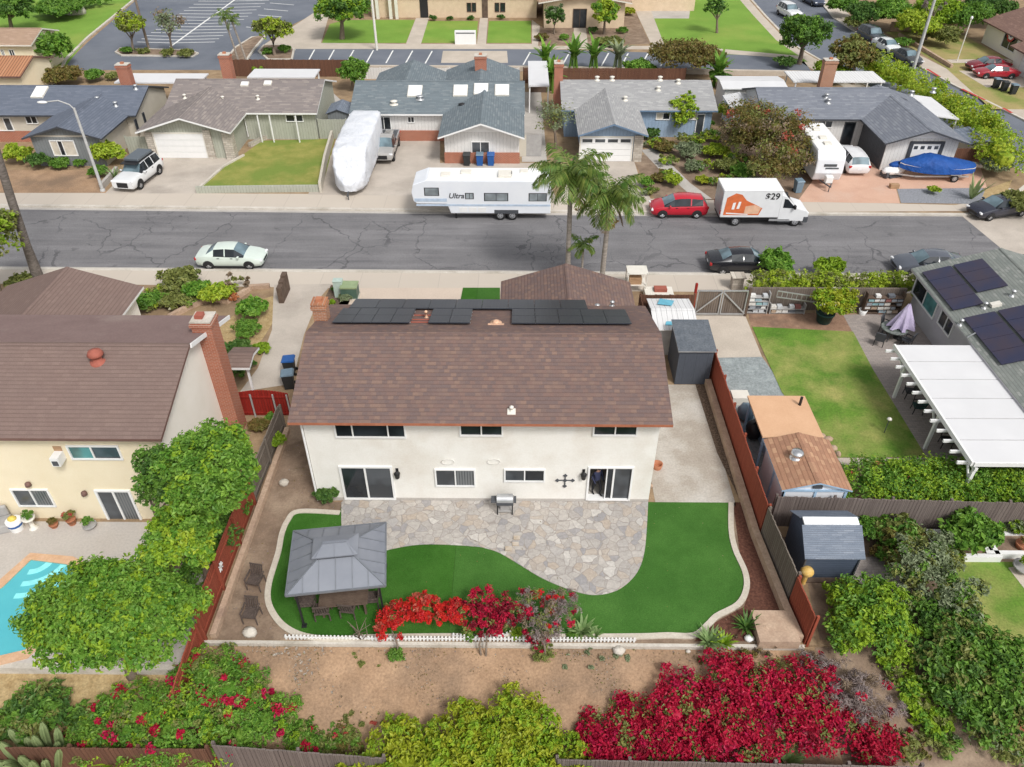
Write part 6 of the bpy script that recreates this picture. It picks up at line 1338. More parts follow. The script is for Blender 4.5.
mb = MB(); a, b = at(905, 561), at(958, 557); strip(mb, [a.xy, b.xy], .22, 0, .34); tag(mb.build('garden_edging', M['white']), 'white board edging between the pinkish court and the feathery shrub', 'edging')
potted('wide green bowl of low plants at the right edge of the lawn', 1021, 571, .42, .35, 'greypot', 'lime', .35, seed=9, bowl=True)
potted('terracotta pot of flowers inside the raised bed at the photo edge', 1019, 551, .3, .5, 'pot', 'olive', .25, seed=10, flowers=('orange', 30))
mb = MB(); strip(mb, [p.xy for p in pxg((1003, 708), (1012, 718), (1024, 735), (1035, 750))], .35, -1.3, -.55); tag(mb.build('brick_edging', M['brick']), 'red brick edging wall in the bottom right garden', 'wall')
p = at(884, 433); t = thing('garden_light', 'slim garden light on a stake in the side lawn', 'light', p); m = MB(); m.tube([(0, 0, 0), (0, 0, .9)], .02, 6); m.build('stake', M['dgrey'], t); m = MB(); m.lathe((0, 0, .88), [(.05, 0), (.13, .03), (.1, .1), (.02, .14)], 10); m.build('lamp_head', M['offwhite'], t)
for i, (u, v) in enumerate(((828, 440), (833, 449), (822, 437), (838, 455))): m = MB(); m.blob(at(u, v)+Vector((0, 0, .06)), (.26-.04*i, .2, .14), 8, 0, .1, rnd); tag(m.build('edging_stone', M['tanwall']), ['largest rounded tan stone in the row beside the tan roofed shed', 'second rounded tan stone from the path beside the tan roofed shed', 'rounded tan stone farthest from the path beside the shed', 'smallest rounded tan stone next to the pale path end'][i], 'stone', 'stones beside the tan roofed shed')
for lab, u, v, r in (('pale boulder on the dirt slope below the picket edging', 619, 652, .25), ('grey tree stump stub on the dirt below the picket edging', 688, 652, .1), ('grey stone lying near the fence on bare soil', 250, 634, .3), ('white block stone near the agave beside the mulch bed', 749, 640, .2), ('brown boulder beside the tan landing', 763, 633, .42), ('small rock beside the side yard fence', 284, 484, .25)): p = atg(u, v); m = MB(); m.blob(p+Vector((0, 0, r*.4)), (r, r*.8, r*.7), 9, 0, .14, rnd); tag(m.build('boulder', M['white'] if 'white' in lab else M['tanwall'] if 'brown' in lab else M['kerb']), lab, 'stone')
t = thing('star_ornament', 'white metal star ornament hung on the red brown fence', 'ornament', (-11.9, 19.6, 1.1)); m = MB()
for k_ in range(4): m.beam((0, -.22*math.cos(k_*.785), -.22*math.sin(k_*.785)), (0, .22*math.cos(k_*.785), .22*math.sin(k_*.785)), .03, .05)
m.build('points', M['white'], t)
# ================================================================== PLANTS, near
def mass(label, blobs, hk, leaf, n, size, name='shrub', cat='shrub', mats=None, probs=None, flowers=None, seed=1, fill=.8, low=-.3, clump=.3, core=True, aspect=.55, sub=3, lift=0.0, stems=None):
    L0 = []; g = np.random.default_rng(seed)
    for cx, cy, w in blobs:
        p, r = place_blob(cx, cy, w, hk); L0.append((p, r))
    b = L0[0][0].copy(); lob = []
    for p, r in L0:
        q = p-b; lob += sublobes((q.x, q.y, q.z+r*hk*.5+lift), (r, r, r*hk*.52), sub, g)
    t = thing(name, label, cat, b)
    mesh_obj('foliage', crown_mesh('foliage', lob, n, size, [L[leaf]] if mats is None else [L[x] for x in mats], seed, probs=probs, fill=fill, low=low, clump=clump, core=core, aspect=aspect), t)
    if flowers:
        fl, fn, fs = flowers; fm = [L[x] for x in (fl if isinstance(fl, (list, tuple)) else [fl])]
        mesh_obj('blossoms', crown_mesh('blossoms', lob, fn, fs, fm, seed+4, clump=.22, nclump=max(6, fn//40), core=False, fill=.98, low=-.1, probs=[1/len(fm)]*len(fm)), t)
    if stems:
        m = MB()
        for sx, sy in stems: q = atg(sx, sy)-b; m.tube([q, q+Vector((rnd.uniform(-.1, .1), .05, .6)), Vector(tuple(lob[0][0]))*.5+q*.5+Vector((0, 0, .3))], [.05, .04, .02], 6)
        m.build('stem', M['bark'], t)
    return t
tree('large round fresh green tree hanging over the swimming pool', 132, 676, 116, 616, 206, .5, 'mango', mats=['mango', 'lime'], probs=[.72, .28], size=.15, n=32000, lobes=15, r0=.17, clump=.17, fill=.8, ry=.72)
tree('tall bright green tree against the fence between both houses', 208, 590, 215, 470, 114, .95, 'green', mats=['mango', 'green', 'lime'], probs=[.5, .35, .15], size=.15, n=17000, lobes=11, low=-.8, clump=.2)
tree('slim darker tree standing against the cream house gable', 158, 556, 163, 478, 62, 1.5, 'dark', mats=['dark', 'green'], probs=[.5, .5], size=.16, n=5600, lobes=7, low=-.8)
tree('yellowish green tree beside the pool deck sliding door', 176, 616, 178, 534, 88, .95, 'lime', mats=['mango', 'lime', 'hedge'], probs=[.4, .35, .25], size=.16, n=8000, lobes=8, low=-.8)
mass('sprawling green bank of bougainvillea with scattered crimson flowers at the bottom left', [(200, 702, 130), (140, 712, 100), (262, 722, 90), (232, 690, 90), (300, 737, 50), (95, 738, 80), (160, 745, 90), (215, 748, 80)], .8, 'mango', 25000, .13, mats=['mango', 'olive', 'lime', 'green'], probs=[.36, .2, .16, .28], flowers=(['crimson', 'magenta'], 3000, .13), seed=21, name='flowering_shrub', clump=.2)
mass('dark green prickly shrub left of the flowering bank', [(40, 712, 80), (82, 722, 55), (5, 722, 50)], .8, 'green', 4600, .18, mats=['green', 'dark', 'olive'], probs=[.4, .3, .3], seed=22)
mass('large yellow green bush at the bottom centre of the photo', [(515, 735, 110), (462, 748, 110), (410, 765, 110), (365, 785, 90), (565, 765, 90), (510, 775, 120), (450, 790, 110), (580, 790, 80)], 1.0, 'yellow', 30000, .16, mats=['yellow', 'lime'], probs=[.55, .45], seed=23, clump=.2, fill=.82)
mass('huge crimson bougainvillea sprawling over the right end of the dirt slope', [(742, 690, 105), (800, 690, 100), (690, 705, 100), (640, 722, 80), (600, 738, 60), (745, 730, 110), (820, 722, 100), (690, 740, 90), (875, 742, 70), (612, 742, 90), (650, 748, 80)], .75, 'crimson', 32000, .13, mats=['crimson', 'magenta', 'olive', 'maroon'], probs=[.62, .12, .2, .06], seed=24, name='flowering_shrub', flowers=(['crimson', 'crimson', 'magenta'], 3500, .13))
mass('tangle of dry grey branches lying over the crimson bougainvillea', [(838, 683, 80), (870, 698, 70), (812, 672, 50)], .95, 'twig', 5200, .22, mats=['twig', 'dead'], probs=[.8, .2], seed=25, core=False, aspect=.12, name='dead_branches', cat='branches', flowers=('crimson', 260, .13))
mass('green and red trailing shrub at the lower left edge of the dirt slope', [(305, 742, 60), (345, 738, 50)], .6, 'olive', 1800, .15, mats=['green', 'olive', 'brown'], probs=[.4, .3, .3], flowers=(['crimson', 'pinkred'], 90, .12), seed=26, name='flowering_shrub')
mass('small leafy weeds with pink flowers on the dirt slope beside the yellow bush', [(355, 728, 40), (382, 722, 30)], .5, 'olive', 500, .13, flowers=('pinkred', 70, .11), seed=27, core=False)
mass('ochre dry scrub where the dirt slope meets the crimson bougainvillea', [(735, 655, 50), (700, 662, 30), (765, 648, 40)], .45, 'brown', 900, .14, mats=['brown', 'lime', 'dead'], probs=[.4, .2, .4], seed=28, core=False)
mass('bright red bougainvillea leaning over the picket edging nearest the gazebo', [(388, 620, 36), (425, 613, 50), (455, 617, 40), (395, 634, 38), (408, 616, 40), (438, 622, 40)], 1.0, 'red', 6500, .12, mats=['red', 'pinkred', 'olive'], probs=[.76, .14, .1], seed=29, name='flowering_shrub', stems=[(398, 655)], core=False, lift=.35, fill=.75)
shrub('small green leafy base growing under the bright red bougainvillea', 396, 655, 22, 1.3, 'green', n=700)
mass('dark crimson bougainvillea in the middle of the flower bed', [(490, 605, 46), (476, 620, 44), (508, 620, 48), (490, 628, 44)], 1.1, 'crimson', 5200, .12, mats=['crimson', 'maroon', 'olive'], probs=[.45, .4, .15], seed=30, name='flowering_shrub', stems=[(481, 655), (486, 656)], core=False, lift=.3)
mass('straggly bare branched bougainvillea with red tips at the right of the flower bed', [(535, 612, 52), (558, 620, 54), (538, 632, 50), (562, 606, 40), (520, 622, 40)], 1.1, 'twig', 5600, .13, mats=['twig', 'olive', 'dead'], probs=[.55, .25, .2], seed=31, name='flowering_shrub', stems=[(545, 658)], core=False, lift=.3, aspect=.25, flowers=(['crimson', 'maroon', 'red'], 1500, .12))
shrub('trailing green and red sprig hanging below the picket edging', 543, 653, 30, .9, 'olive', n=420, flowers=(['crimson', 'magenta'], 60, .12))
shrub('low lime plant between the two dark red bougainvilleas', 517, 634, 20, .8, 'lime', n=400); shrub('low green plant behind the inner picket edging', 470, 632, 26, .7, 'green', n=420)
shrub('green leafy plant left of the pale agave in the flower bed', 573, 634, 18, .9, 'green', n=300)
for lab, u, v, n, ln, wd, lf in (('pale green agave rosette at the right end of the flower bed', 582, 633, 22, .75, .16, 'agave'), ('small blue green agave beside the pale rosette', 594, 636, 18, .4, .12, 'agave'), ('big pale green agave by the end of the picket edging', 708, 645, 30, .8, .14, 'agave'), ('second agave tucked behind the big pale one', 723, 646, 22, .6, .12, 'lime'), ('dark green spiky agave in the mulch bed', 746, 628, 26, .8, .12, 'dark'), ('spiky green yucca below the cactus clump at the bottom edge', 118, 765, 34, 1.1, .12, 'lime'), ('pale blue green agave at the bottom edge below the crimson bank', 785, 764, 34, 1.0, .15, 'agave')):
    p = atg(u, v); blades(lab, p, n, ln, wd, lf, seed=int(u))
mass('patch of low green weeds on the dirt below the gazebo', [(358, 660, 26), (378, 664, 20)], .3, 'olive', 340, .12, seed=33, core=False, name='weeds', cat='weeds')
mass('patch of grey green weeds on the dirt below the agaves', [(590, 655, 40), (565, 660, 26), (620, 656, 26)], .3, 'grey', 500, .11, seed=34, core=False, name='weeds', cat='weeds')
p = atg(362, 640); m = MB(); g = np.random.default_rng(3)
for k in range(7): m.tube([(0, 0, 0), (g.uniform(-.3, .3), g.uniform(-.2, .2), .5), (g.uniform(-.7, .7), g.uniform(-.4, .4), .9+g.uniform(0, .3))], [.03, .02, .008], 5)
o = m.build('bare_shrub', M['bark']); o.location = p; tag(o, 'leafless twiggy shrub at the picket edging below the gazebo', 'shrub')
# cactus clump
p = atg(38, 765); t = thing('cactus', 'clump of pale green columnar cactus at the bottom left corner', 'cactus', p+Vector((0, 0, .1))); g = np.random.default_rng(12)
for k in range(22):
    a = k*2.4; r = .18*math.sqrt(k); h_ = g.uniform(.8, 1.7); b0 = Vector((r*math.cos(a)*1.3, r*math.sin(a)*.8, 0)); ln = Vector((b0.x*.5+g.uniform(-.15, .15), b0.y*.4, h_)); m = MB(); n = 10; vs = []; fs = []
    for i in range(7):
        c = b0+ln*(i/6); rr = .13*(1 if i < 5 else .85 if i == 5 else .25)
        for j in range(n*2): t_ = math.pi*j/n; q_ = rr*(1.12 if j % 4 < 2 else .88); vs.append((c.x+q_*math.cos(t_), c.y+q_*math.sin(t_), c.z))
    for i in range(6):
        for j in range(n*2): fs.append((i*2*n+j, i*2*n+(j+1) % (2*n), (i+1)*2*n+(j+1) % (2*n), (i+1)*2*n+j))
    m.add(vs, fs, 0, False); m.build('stem', L['cactus'], t)
mass('dense dark shrubs along the fence beneath the bright green tree', [(212, 540, 60), (196, 566, 60), (224, 512, 50), (182, 592, 56), (205, 525, 60)], 1.5, 'green', 9000, .15, mats=['green', 'dark', 'mango'], probs=[.45, .35, .2], seed=52)
# right garden
mass('large rounded lime green shrub behind the red fence end', [(868, 612, 95), (850, 598, 60), (895, 632, 70), (845, 632, 60)], .95, 'lime', 7500, .17, mats=['lime', 'mango', 'green'], probs=[.35, .45, .2], seed=40)
mass('feathery grey green shrub between the brick court and the right lawn', [(920, 562, 76), (945, 588, 80), (905, 588, 60), (935, 545, 56), (955, 610, 60)], 1.25, 'grey', 8500, .16, mats=['grey', 'olive', 'green'], probs=[.55, .25, .2], seed=41, core=False)
mass('big spreading dark green tree canopy at the lower right of the photo', [(950, 625, 86), (985, 655, 96), (945, 672, 84), (1010, 690, 90), (975, 705, 80), (1000, 720, 70)], .95, 'green', 13000, .19, mats=['green', 'dark', 'olive'], probs=[.5, .25, .25], seed=42, name='tree', cat='tree', stems=[(975, 735)])
mass('ferny yellow green shrubs between the dry branches and the dark canopy', [(915, 690, 60), (895, 660, 45), (930, 720, 55)], .7, 'lime', 2600, .17, mats=['lime', 'mango', 'olive'], probs=[.4, .3, .3], seed=43)
mass('strappy green clump in the bottom right corner', [(990, 735, 60), (1015, 755, 50), (950, 745, 40)], .8, 'olive', 1800, .2, mats=['olive', 'green', 'grey'], probs=[.4, .3, .3], seed=44, aspect=.25)
mass('reddish green trailing bougainvillea at the right end of the back fence', [(905, 745, 50), (930, 738, 36)], .6, 'olive', 1100, .14, mats=['olive', 'brown'], probs=[.6, .4], flowers=(['crimson', 'maroon'], 240, .13), seed=45, name='flowering_shrub')
for lab, u, v, w, hk, lf, ms in (('tall leafy green shrub beside the navy shed and grey fence', 868, 528, 40, 1.4, 'green', None), ('bronze tipped shrub in front of the grey fence', 900, 534, 56, 1.2, 'olive', ['olive', 'brown', 'green']), ('glossy green citrus bush inside the white raised bed', 972, 532, 66, 1.3, 'green', ['green', 'mango']), ('pale feathery bush at the far right by the grey fence', 1014, 524, 36, 1.3, 'grey', ['grey', 'lime']), ('low lime plant spilling over the white edging', 950, 552, 34, .8, 'lime', ['lime', 'olive']), ('red twigged plant in front of the navy shed court', 885, 552, 34, .9, 'brown', ['brown', 'green'])):
    shrub(lab, u, v, w, hk, lf, mats=ms, probs=None if not ms else [1/len(ms)]*len(ms))
a, b = at(852, 490), at(1008, 490); o = hedge('long flowering vine hedge with orange blooms above the purple grey fence', [(a.x, 24.8), (b.x, 24.7)], 2.6, 1.75, 'mango', 17000, .14, 6, mats=['mango', 'lime', 'green'], probs=[.4, .45, .15], bump=.1)
lb = [((x, g.uniform(-.5, .5), .95), (.7, .9, .55)) for x in np.linspace(0, b.x-a.x, 9)]; mesh_obj('blossoms', crown_mesh('blossoms', lb, 170, .12, [L['orange'], L['pinkred']], 5, core=False, fill=1., low=.1, probs=[.5, .5]), o)
blades('spiky lime palm seedling at the right end of the vine hedge', at(1006, 492, .6), 26, 1.2, .1, 'lime', 'palm_seedling', 'plant', seed=8)
# front garden left
for lab, u, v, w, hk, lf in (('white flowered shrub against the low brown garage', 146, 301, 30, 1.0, 'green'), ('tall olive shrub beside the front pavement', 179, 279, 42, 1.1, 'olive'), ('green shrub second from the pavement in the front garden', 196, 290, 30, 1.1, 'mango'), ('small olive shrub right of the white flowered one', 172, 301, 28, .9, 'olive'), ('yellow green mound beside the orange blooming plant', 217, 294, 36, .9, 'hedge'), ('little orange blooming plant in the front garden', 232, 297, 14, .9, 'orange'), ('round bright green bush by the side drive', 252, 309, 34, 1.0, 'mango'), ('lower round bush below the bright green one', 246, 328, 28, .9, 'green'), ('dark leafy shrub by the porch roof of the cream house', 236, 350, 34, 1.0, 'dark'), ('small lime plant at the foot of the side drive', 262, 348, 18, .8, 'lime'), ('clipped dark green shrub at the corner of the white house', 328, 494, 27, 1.3, 'dark'), ('lime vine patch on the side yard fence', 277, 440, 22, 1.3, 'lime'), ('bronze weeds beside the brick chimney foot', 258, 425, 24, .8, 'brown'), ('green weeds below the red gate', 272, 418, 16, .8, 'green'), ('leafy bush behind the block wall beside the black sedan', 776, 263, 36, 1.3, 'mango'), ('yellow green bush standing behind the clipped hedge', 830, 267, 32, 1.2, 'lime'), ('olive shrub by the leaning palm trunk', 22, 284, 34, .8, 'olive')):
    shrub(lab, u, v, w*1.18, hk, lf, flowers=('white', 26, .14) if 'white flowered' in lab else None)
mass('dense olive and lime shrubs bordering the front pavement beside the brown garage', [(160, 292, 32), (182, 288, 36), (205, 291, 30), (150, 306, 24), (190, 300, 26), (226, 288, 26)], .9, 'olive', 3600, .16, mats=['olive', 'hedge', 'mango'], probs=[.45, .25, .3], seed=81, sub=2)
mass('dark leafy bushes between the brick chimney and the side drive', [(238, 348, 30), (244, 362, 26), (236, 372, 22), (228, 384, 18)], 1.0, 'dark', 1800, .15, mats=['dark', 'green'], probs=[.5, .5], seed=82, sub=2)
shrub('sparse pale flowering shrub at the pavement corner of the front garden', 237, 280, 36, 1.0, 'dead', mats=['dead', 'olive'], probs=[.6, .4], n=420, core=False, flowers=('white', 40, .13))
shrub('rust leaved climbing plant on the rack of white and teal blocks', 768, 293, 20, 1.6, 'brown', mats=['brown', 'orange', 'olive'], probs=[.5, .15, .35], n=320, core=False)
tree('weeping green tree at the left edge beside the leaning palm', 1, 300, -8, 238, 66, 1.1, 'olive', mats=['olive', 'lime'], probs=[.6, .4])
# palms
p = at(567, 286); palm('taller queen palm with yellow fruit standing before the street, left one', p, 7.4, (-.1, 0), 25, 2.8, fruit=(.55, -.25, -1.35), seed=3, llen=.85, leaflets=28, up=1.2, dead=2)
p = at(601, 289); palm('queen palm with grey hanging dead fronds, right one of the pair', p, 6.2, (.1, 0), 22, 2.7, fruit=(.1, -.3, -1.1), seed=8, llen=.8, leaflets=28, dead=4, up=1.15)
p = at(581, 285); palm('young short palm between the two queen palms', p, 2.6, (0, 0), 9, 1.2, r0=.08, seed=5, llen=.4, leaflets=16, dead=0)
p = at(41, 285); palm('tall leaning palm with dark rough trunk at the left edge', p, 17, (1.2, 1.0), 14, 2.2, bark='darkpalmbark', r0=.26, seed=14, dead=0)

# ================================================================== street furniture
p = at(103, 191); t = thing('street_lamp', 'grey street lamp with curved arm in front of the slate house', 'street lamp', p); m = MB(); hz = onY(72.5, 108, p.y).z; m.tube([(0, 0, 0), (0, 0, hz)], [.13, .09], 10); m.lathe((0, 0, 0), [(.2, 0), (.2, .15), (.13, .2)], 10); m.build('pole', M['polegrey'], t)
ex = onY(47, 106, p.y); m = MB(); dx = ex.x-p.x; m.tube([(0, 0, hz-.1), (-.25, 0, hz+.25), (dx*.5, 0, hz+.55), (dx, 0, hz+.45)], .045, 8); m.build('arm', M['polegrey'], t); m = MB(); m.blob((dx-.25, 0, hz+.42), (.42, .16, .1), 10); m.build('lamp_head', M['white'], t)
p = at(912, 73); t = thing('street_lamp', 'tall pale street lamp pole on the pavement by the curving street', 'street lamp', p); m = MB(); m.tube([(0, 0, 0), (0, 0, 9.5)], [.2, .13], 10); m.build('pole', M['polegrey'], t); m = MB(); m.tube([(0, 0, 9.3), (1.2, 0, 9.9), (2.6, 0, 9.8)], .06, 6); m.build('arm', M['polegrey'], t); m = MB(); m.blob((2.8, 0, 9.78), (.45, .18, .1), 8); m.build('lamp_head', M['white'], t)
for lab, u, v, mm, rr in (('dark wooden light pole standing on the parking lot island', 149, 49, 'bark', .17), ('white light pole beside the church driveway', 377, 50, 'offwhite', .16)): p = at(u, v); t = thing('light_pole', lab, 'pole', p); m = MB(); m.tube([(0, 0, 0), (0, 0, 11)], [rr, rr*.75], 8); m.build('pole', M[mm], t); m = MB(); m.box(-.9, -.15, 10.9, .9, .15, 11.1); m.build('lamp_head', M['offwhite'], t)
p = at(960, 62); t = thing('lamp_post', 'short slim post on the parched lawn beside the brown roofed house', 'post', at(957, 61)); m = MB(); m.tube([(0, 0, 0), (0, 0, 4.6)], .06, 6); m.build('pole', M['offwhite'], t); m = MB(); m.blob((0, 0, 4.7), (.16, .16, .2), 8); m.build('lamp_head', M['white'], t)
# litter on the bare ground
def litter(label, x0, x1, y0, y1, n, size, mats, probs, seed, zf=lambda x, y: gz(x, y)+.06):
    g = np.random.default_rng(seed); X = g.uniform(x0, x1, n); Y = g.uniform(y0, y1, n); dens = np.sin(X*1.1+Y*.7)+np.sin(Y*2.1-X*.5)*.7+g.normal(size=n)*.8; k = dens > -.1; X, Y = X[k], Y[k]
    C = np.array([(x, y, zf(x, y)) for x, y in zip(X, Y)]); Nn = unit(np.array([0, 0, 1.0])+g.normal(size=(len(C), 3))*.35); V = leaf_quads(C, Nn, size, .6, g)
    o = mesh_obj('leaf_litter', raw_mesh('leaf_litter', V, np.arange(len(V)).reshape(-1, 4), [L[m_] for m_ in mats], g.choice(len(mats), len(C), p=probs), np.zeros(len(C), bool))); o['kind'] = 'stuff'; o['label'] = label; return o
litter('dead leaves and twigs strewn over the dirt slope', -12, 11, 12.6, 16.7, 4200, .07, ['dead', 'brown', 'twig', 'olive'], [.45, .25, .2, .1], 5)
litter('small stones and rubble scattered on the dirt below the left end of the picket edging', -11.8, -4, 14.6, 16.8, 700, .13, ['pebble', 'dead'], [.8, .2], 8)
litter('dry brown debris over the upper dirt slope', -12, 11, 15.2, 16.8, 2600, .06, ['dead', 'brown', 'pebble'], [.4, .3, .3], 9)
litter('fallen leaves on the artificial turf and patio', -8, 9, 17.6, 24, 260, .05, ['dead', 'brown'], [.6, .4], 10, lambda x, y: .075)
litter('fallen petals and leaves on the soil beside the left fence', -11.5, -7.5, 17.1, 28, 900, .07, ['dead', 'twig', 'brown'], [.5, .3, .2], 6, lambda x, y: .02)
# ================================================================== FAR HOUSES
def hhouse(label, base, name='house', cat='house'): return thing(name, label, cat, base)
# A slate
h = hhouse('slate blue roofed house behind the street lamp at the far left', (-42, 68, 0)); rf = Roof(); za = rf.wing(-60, -34.3, 68.4, 75.6, 2.6, 'x', .33, .5, .3); zb = rf.wing(-40.9, -35.2, 62.9, 71.9, 2.55, 'y', .3, .5, .5); w, r = rf.build(h, M['beigewall'], M['roofA'], M['blacktrim'])
f = MB(); f.box(-40.92, 62.88, 0, -35.18, 62.898, 2.5); f.build('front_siding', M['slatewall'], h, True); f = MB(); f.add([(-40.5, 62.87, 2.66), (-35.6, 62.87, 2.66), (-38.05, 62.87, 3.36)], [(0, 1, 2)]); f.build('gable_siding', M['slatewall'], h, True)
f = MB(); f.box(-60.2, 68.38, 0, -41.0, 68.398, 1.0); f.build('brick_plinth', M['brick'], h, True)
pwin(h, 62.88, (50, 141), (78, 155), div=(.3, .5), panes=['curtain', 'glass', 'curtain']); pwin(h, 68.38, (25, 116), (38, 123)); pwin(h, 68.38, (-4, 118), (14, 130), div=(.5,), panes=['curtain', 'glassgrey'])
for u0, v0, u1, v1 in ((133, 116, 137, 125), (140, 107, 144, 116)):
    a, b = onX(u0, v0, -34.3), onX(u1, v1, -34.3); window(h, 'E', -34.3, a.y, b.y, 1.0, 2.1, (), frame='blacktrim')
c = onplane(40, 93, 72, za, .33); skylight(r, c, 1.1, 1.6, .33); 
for u, v in ((98, 101), (136, 89), (116, 106)): vent(r, onplane(u, v, 72, za, .33), 'steel', .12, .3)
chimney(h, *onY(127, 80, 75.2).xy, 1.1, .8, 0, 4.9, 'brick'); m = MB(); m.box(-39.5, 76.6, 2.7, -31.2, 79.6, 2.82); t = thing('patio_cover', 'flat white patio cover behind the slate roofed house', 'patio cover', (-35, 78, 0)); m.build('roof_panel', M['patioroof'], t, True)
for x in (-39.2, -31.5): m = MB(); m.box(x-.07, 79.3, 0, x+.07, 79.44, 2.7); m.build('post', M['white'], t, True)
a, b = at(120, 152), at(145, 147); fence_run('fence', 'pale board fence between the slate house and the taupe roofed house', [(-34.2, 65.2, 0), (-32.3, 65.2, 0)], 1.7, 'sagewall'); mb = MB(); strip(mb, [p.xy for p in px((102, 190), (111, 180), (118, 172))], .25, 0, .5); tag(mb.build('garden_wall', M['conc']), 'low concrete wall beside the white off road vehicle', 'wall')
# B taupe
h = hhouse('taupe roofed house with stone pillars and white garage door', (-26, 69, 0)); rf = Roof(); za = rf.wing(-31.6, -18.4, 69.2, 77.6, 2.6, 'x', .33, .5, .35); zb = rf.wing(-32.0, -24.9, 64.7, 73.3, 2.55, 'y', .3, .5, .8); w, r = rf.build(h, M['sagewall'], M['roofB'], M['white'])
a, b = onY(154, 136, 64.7), onY(208, 157, 64.7); garage_door(h, 64.7, a.x, b.x, .02, 2.15, False)
f = MB(); f.box(-32.05, 64.5, 0, a.x-.15, 64.695, 2.3); f.build('stone_pillar', M['stone'], h, True); f = MB(); f.box(b.x+.15, 64.5, 0, b.x+.75, 64.695, 2.5); f.build('stone_pillar', M['stone'], h, True); f = MB(); f.box(-25.4, 64.4, 0, -24.6, 65.2, 2.3); f.build('stone_pillar', M['stone'], h, True)
pwin(h, 69.2, (286, 115), (303, 121)); f = MB(); f.box(-24.8, 69.0, .3, -24.75, 69.15, 2.4); f.build('porch_trim', M['white'], h, True)
for u in (258, 296, 270): a = onY(u, 120, 68.4); m = MB(); m.box(a.x-.05, 68.35, 0, a.x+.05, 68.45, 2.45); m.build('porch_post', M['white'], h, True)
for u, v in ((185, 98), (223, 100), (258, 99)): vent(r, onplane(u, v, 73.4, za, .33), 'offwhite', .1, .25)
for u, v in ((245, 85), (268, 84)): skylight(r, onplane(u, v, 73.4, za, .33), .7, .6, .33)
chimney(h, -28.7, 78.3, 1.0, .9, 0, 5.0, 'brick'); t = thing('patio_cover', 'flat white patio cover behind the taupe roofed house', 'patio cover', (-25, 79, 0)); m = MB(); m.box(-27, 78.4, 2.7, -20.3, 81.2, 2.82); m.build('roof_panel', M['patioroof'], t, True)
for x in (-26.8, -20.5): m = MB(); m.box(x-.07, 80.9, 0, x+.07, 81.04, 2.7); m.build('post', M['white'], t, True)
fence_run('fence', 'pale sage fence between the taupe house and the covered caravan', [(-18.3, 69.4, 0), (-15.7, 69.4, 0)], 1.8, 'sagewall'); t = thing('shed', 'small blue roofed garden shed behind the sage fence', 'shed', (-16.6, 72.2, 0)); rf = Roof(); rf.wing(-17.6, -15.7, 70.6, 73.2, 1.9, 'y', .35, .15, .15, .06); rf.build(t, M['slatewall'], M['shedroof'], M['blacktrim'])
mb = MB(); a = px((197, 191), (224, 167), (244, 156)); strip(mb, [p.xy for p in a], .2, 0, .16); mb.build('lawn_kerb', M['kerb'])['kind'] = 'structure'; mb = MB(); strip(mb, [p.xy for p in px((197, 193), (228, 192.5), (322, 191.5))], .2, 0, .55); tag(mb.build('garden_wall', M['sagewall']), 'low sage wall along the front of the yellowing lawn', 'wall'); mb = MB(); strip(mb, [p.xy for p in px((333, 140), (326, 165), (321, 193))], .2, 0, .9); tag(mb.build('boundary_wall', M['beigewall']), 'beige wall between the yellowing lawn and the covered caravan', 'wall')
mb = MB(); strip(mb, [p.xy for p in px((250, 147), (268, 138), (300, 136), (335, 134))], .35, 0, .35); tag(mb.build('garden_wall', M['stone']), 'low stone planter wall along the taupe house', 'wall')
# C green grey
h = hhouse('green grey roofed house with four skylights behind the long caravan', (-7, 70, 0)); rf = Roof(); za = rf.wing(-14.8, .2, 69.0, 77.2, 2.6, 'x', .33, .5, .35); rf.wing(-13.7, -7.4, 73.7, 80.0, 2.72, 'y', .36, .4, .3); rf.wing(-7.0, -.3, 73.7, 81.0, 2.72, 'y', .355, .4, .3); zc = rf.wing(-6.3, 0.05, 63.8, 73.2, 2.58, 'y', .33, .45, 1.0); w, r = rf.build(h, M['whitesiding'], M['roofC'], M['white'])
f = MB(); f.box(-14.85, 68.9, 0, -6.32, 68.997, .95); f.build('brick_plinth', M['brick'], h, True); f = MB(); f.box(-6.35, 63.7, 0, .1, 63.797, .95); f.build('brick_plinth', M['brick'], h, True); f = MB(); f.add([(-5.9, 63.78, 2.72), (-.35, 63.78, 2.72), (-3.1, 63.78, 3.5)], [(0, 1, 2)]); f.build('gable_siding', M['white'], h, True)
pwin(h, 69.0, (377, 117), (391, 129), panes=['glassgrey', 'glass']); pwin(h, 69.0, (408, 117), (414, 122)); pwin(h, 63.8, (472, 142), (489, 154.5), panes=['glassgrey', 'glassgrey'])
for u, v in ((415, 92), (460.5, 91.5), (481, 90), (502, 91)): skylight(r, onplane(u, v, 73.1, za, .33), 1.3, 1.6, .33)
for u, v, m_ in ((394, 104, 'offwhite'), (462, 107, 'black'), (488, 110, 'black'), (420, 99, 'steel')): vent(r, onplane(u, v, 73.1, za, .33), m_, .2, .22)
chimney(h, -3.7, 77.4, 1.1, .8, 0, 5.2, 'brick')
t = thing('carport', 'white flat carport roof beside the green grey house', 'carport', (2.2, 79, 0)); m = MB(); m.box(.95, 76.3, 2.6, 2.95, 84.6, 2.72); m.build('roof_panel', M['patioroof'], t, True)
for y in (76.5, 84.4): m = MB(); m.box(2.8, y-.06, 0, 2.92, y+.06, 2.6); m.box(1.0, y-.06, 0, 1.12, y+.06, 2.6); m.build('post', M['white'], t, True)
m = MB(); m.box(1.1, 82.9, 0, 2.9, 82.98, 2.59); m.build('back_panel', M['darkwood'], t, True)
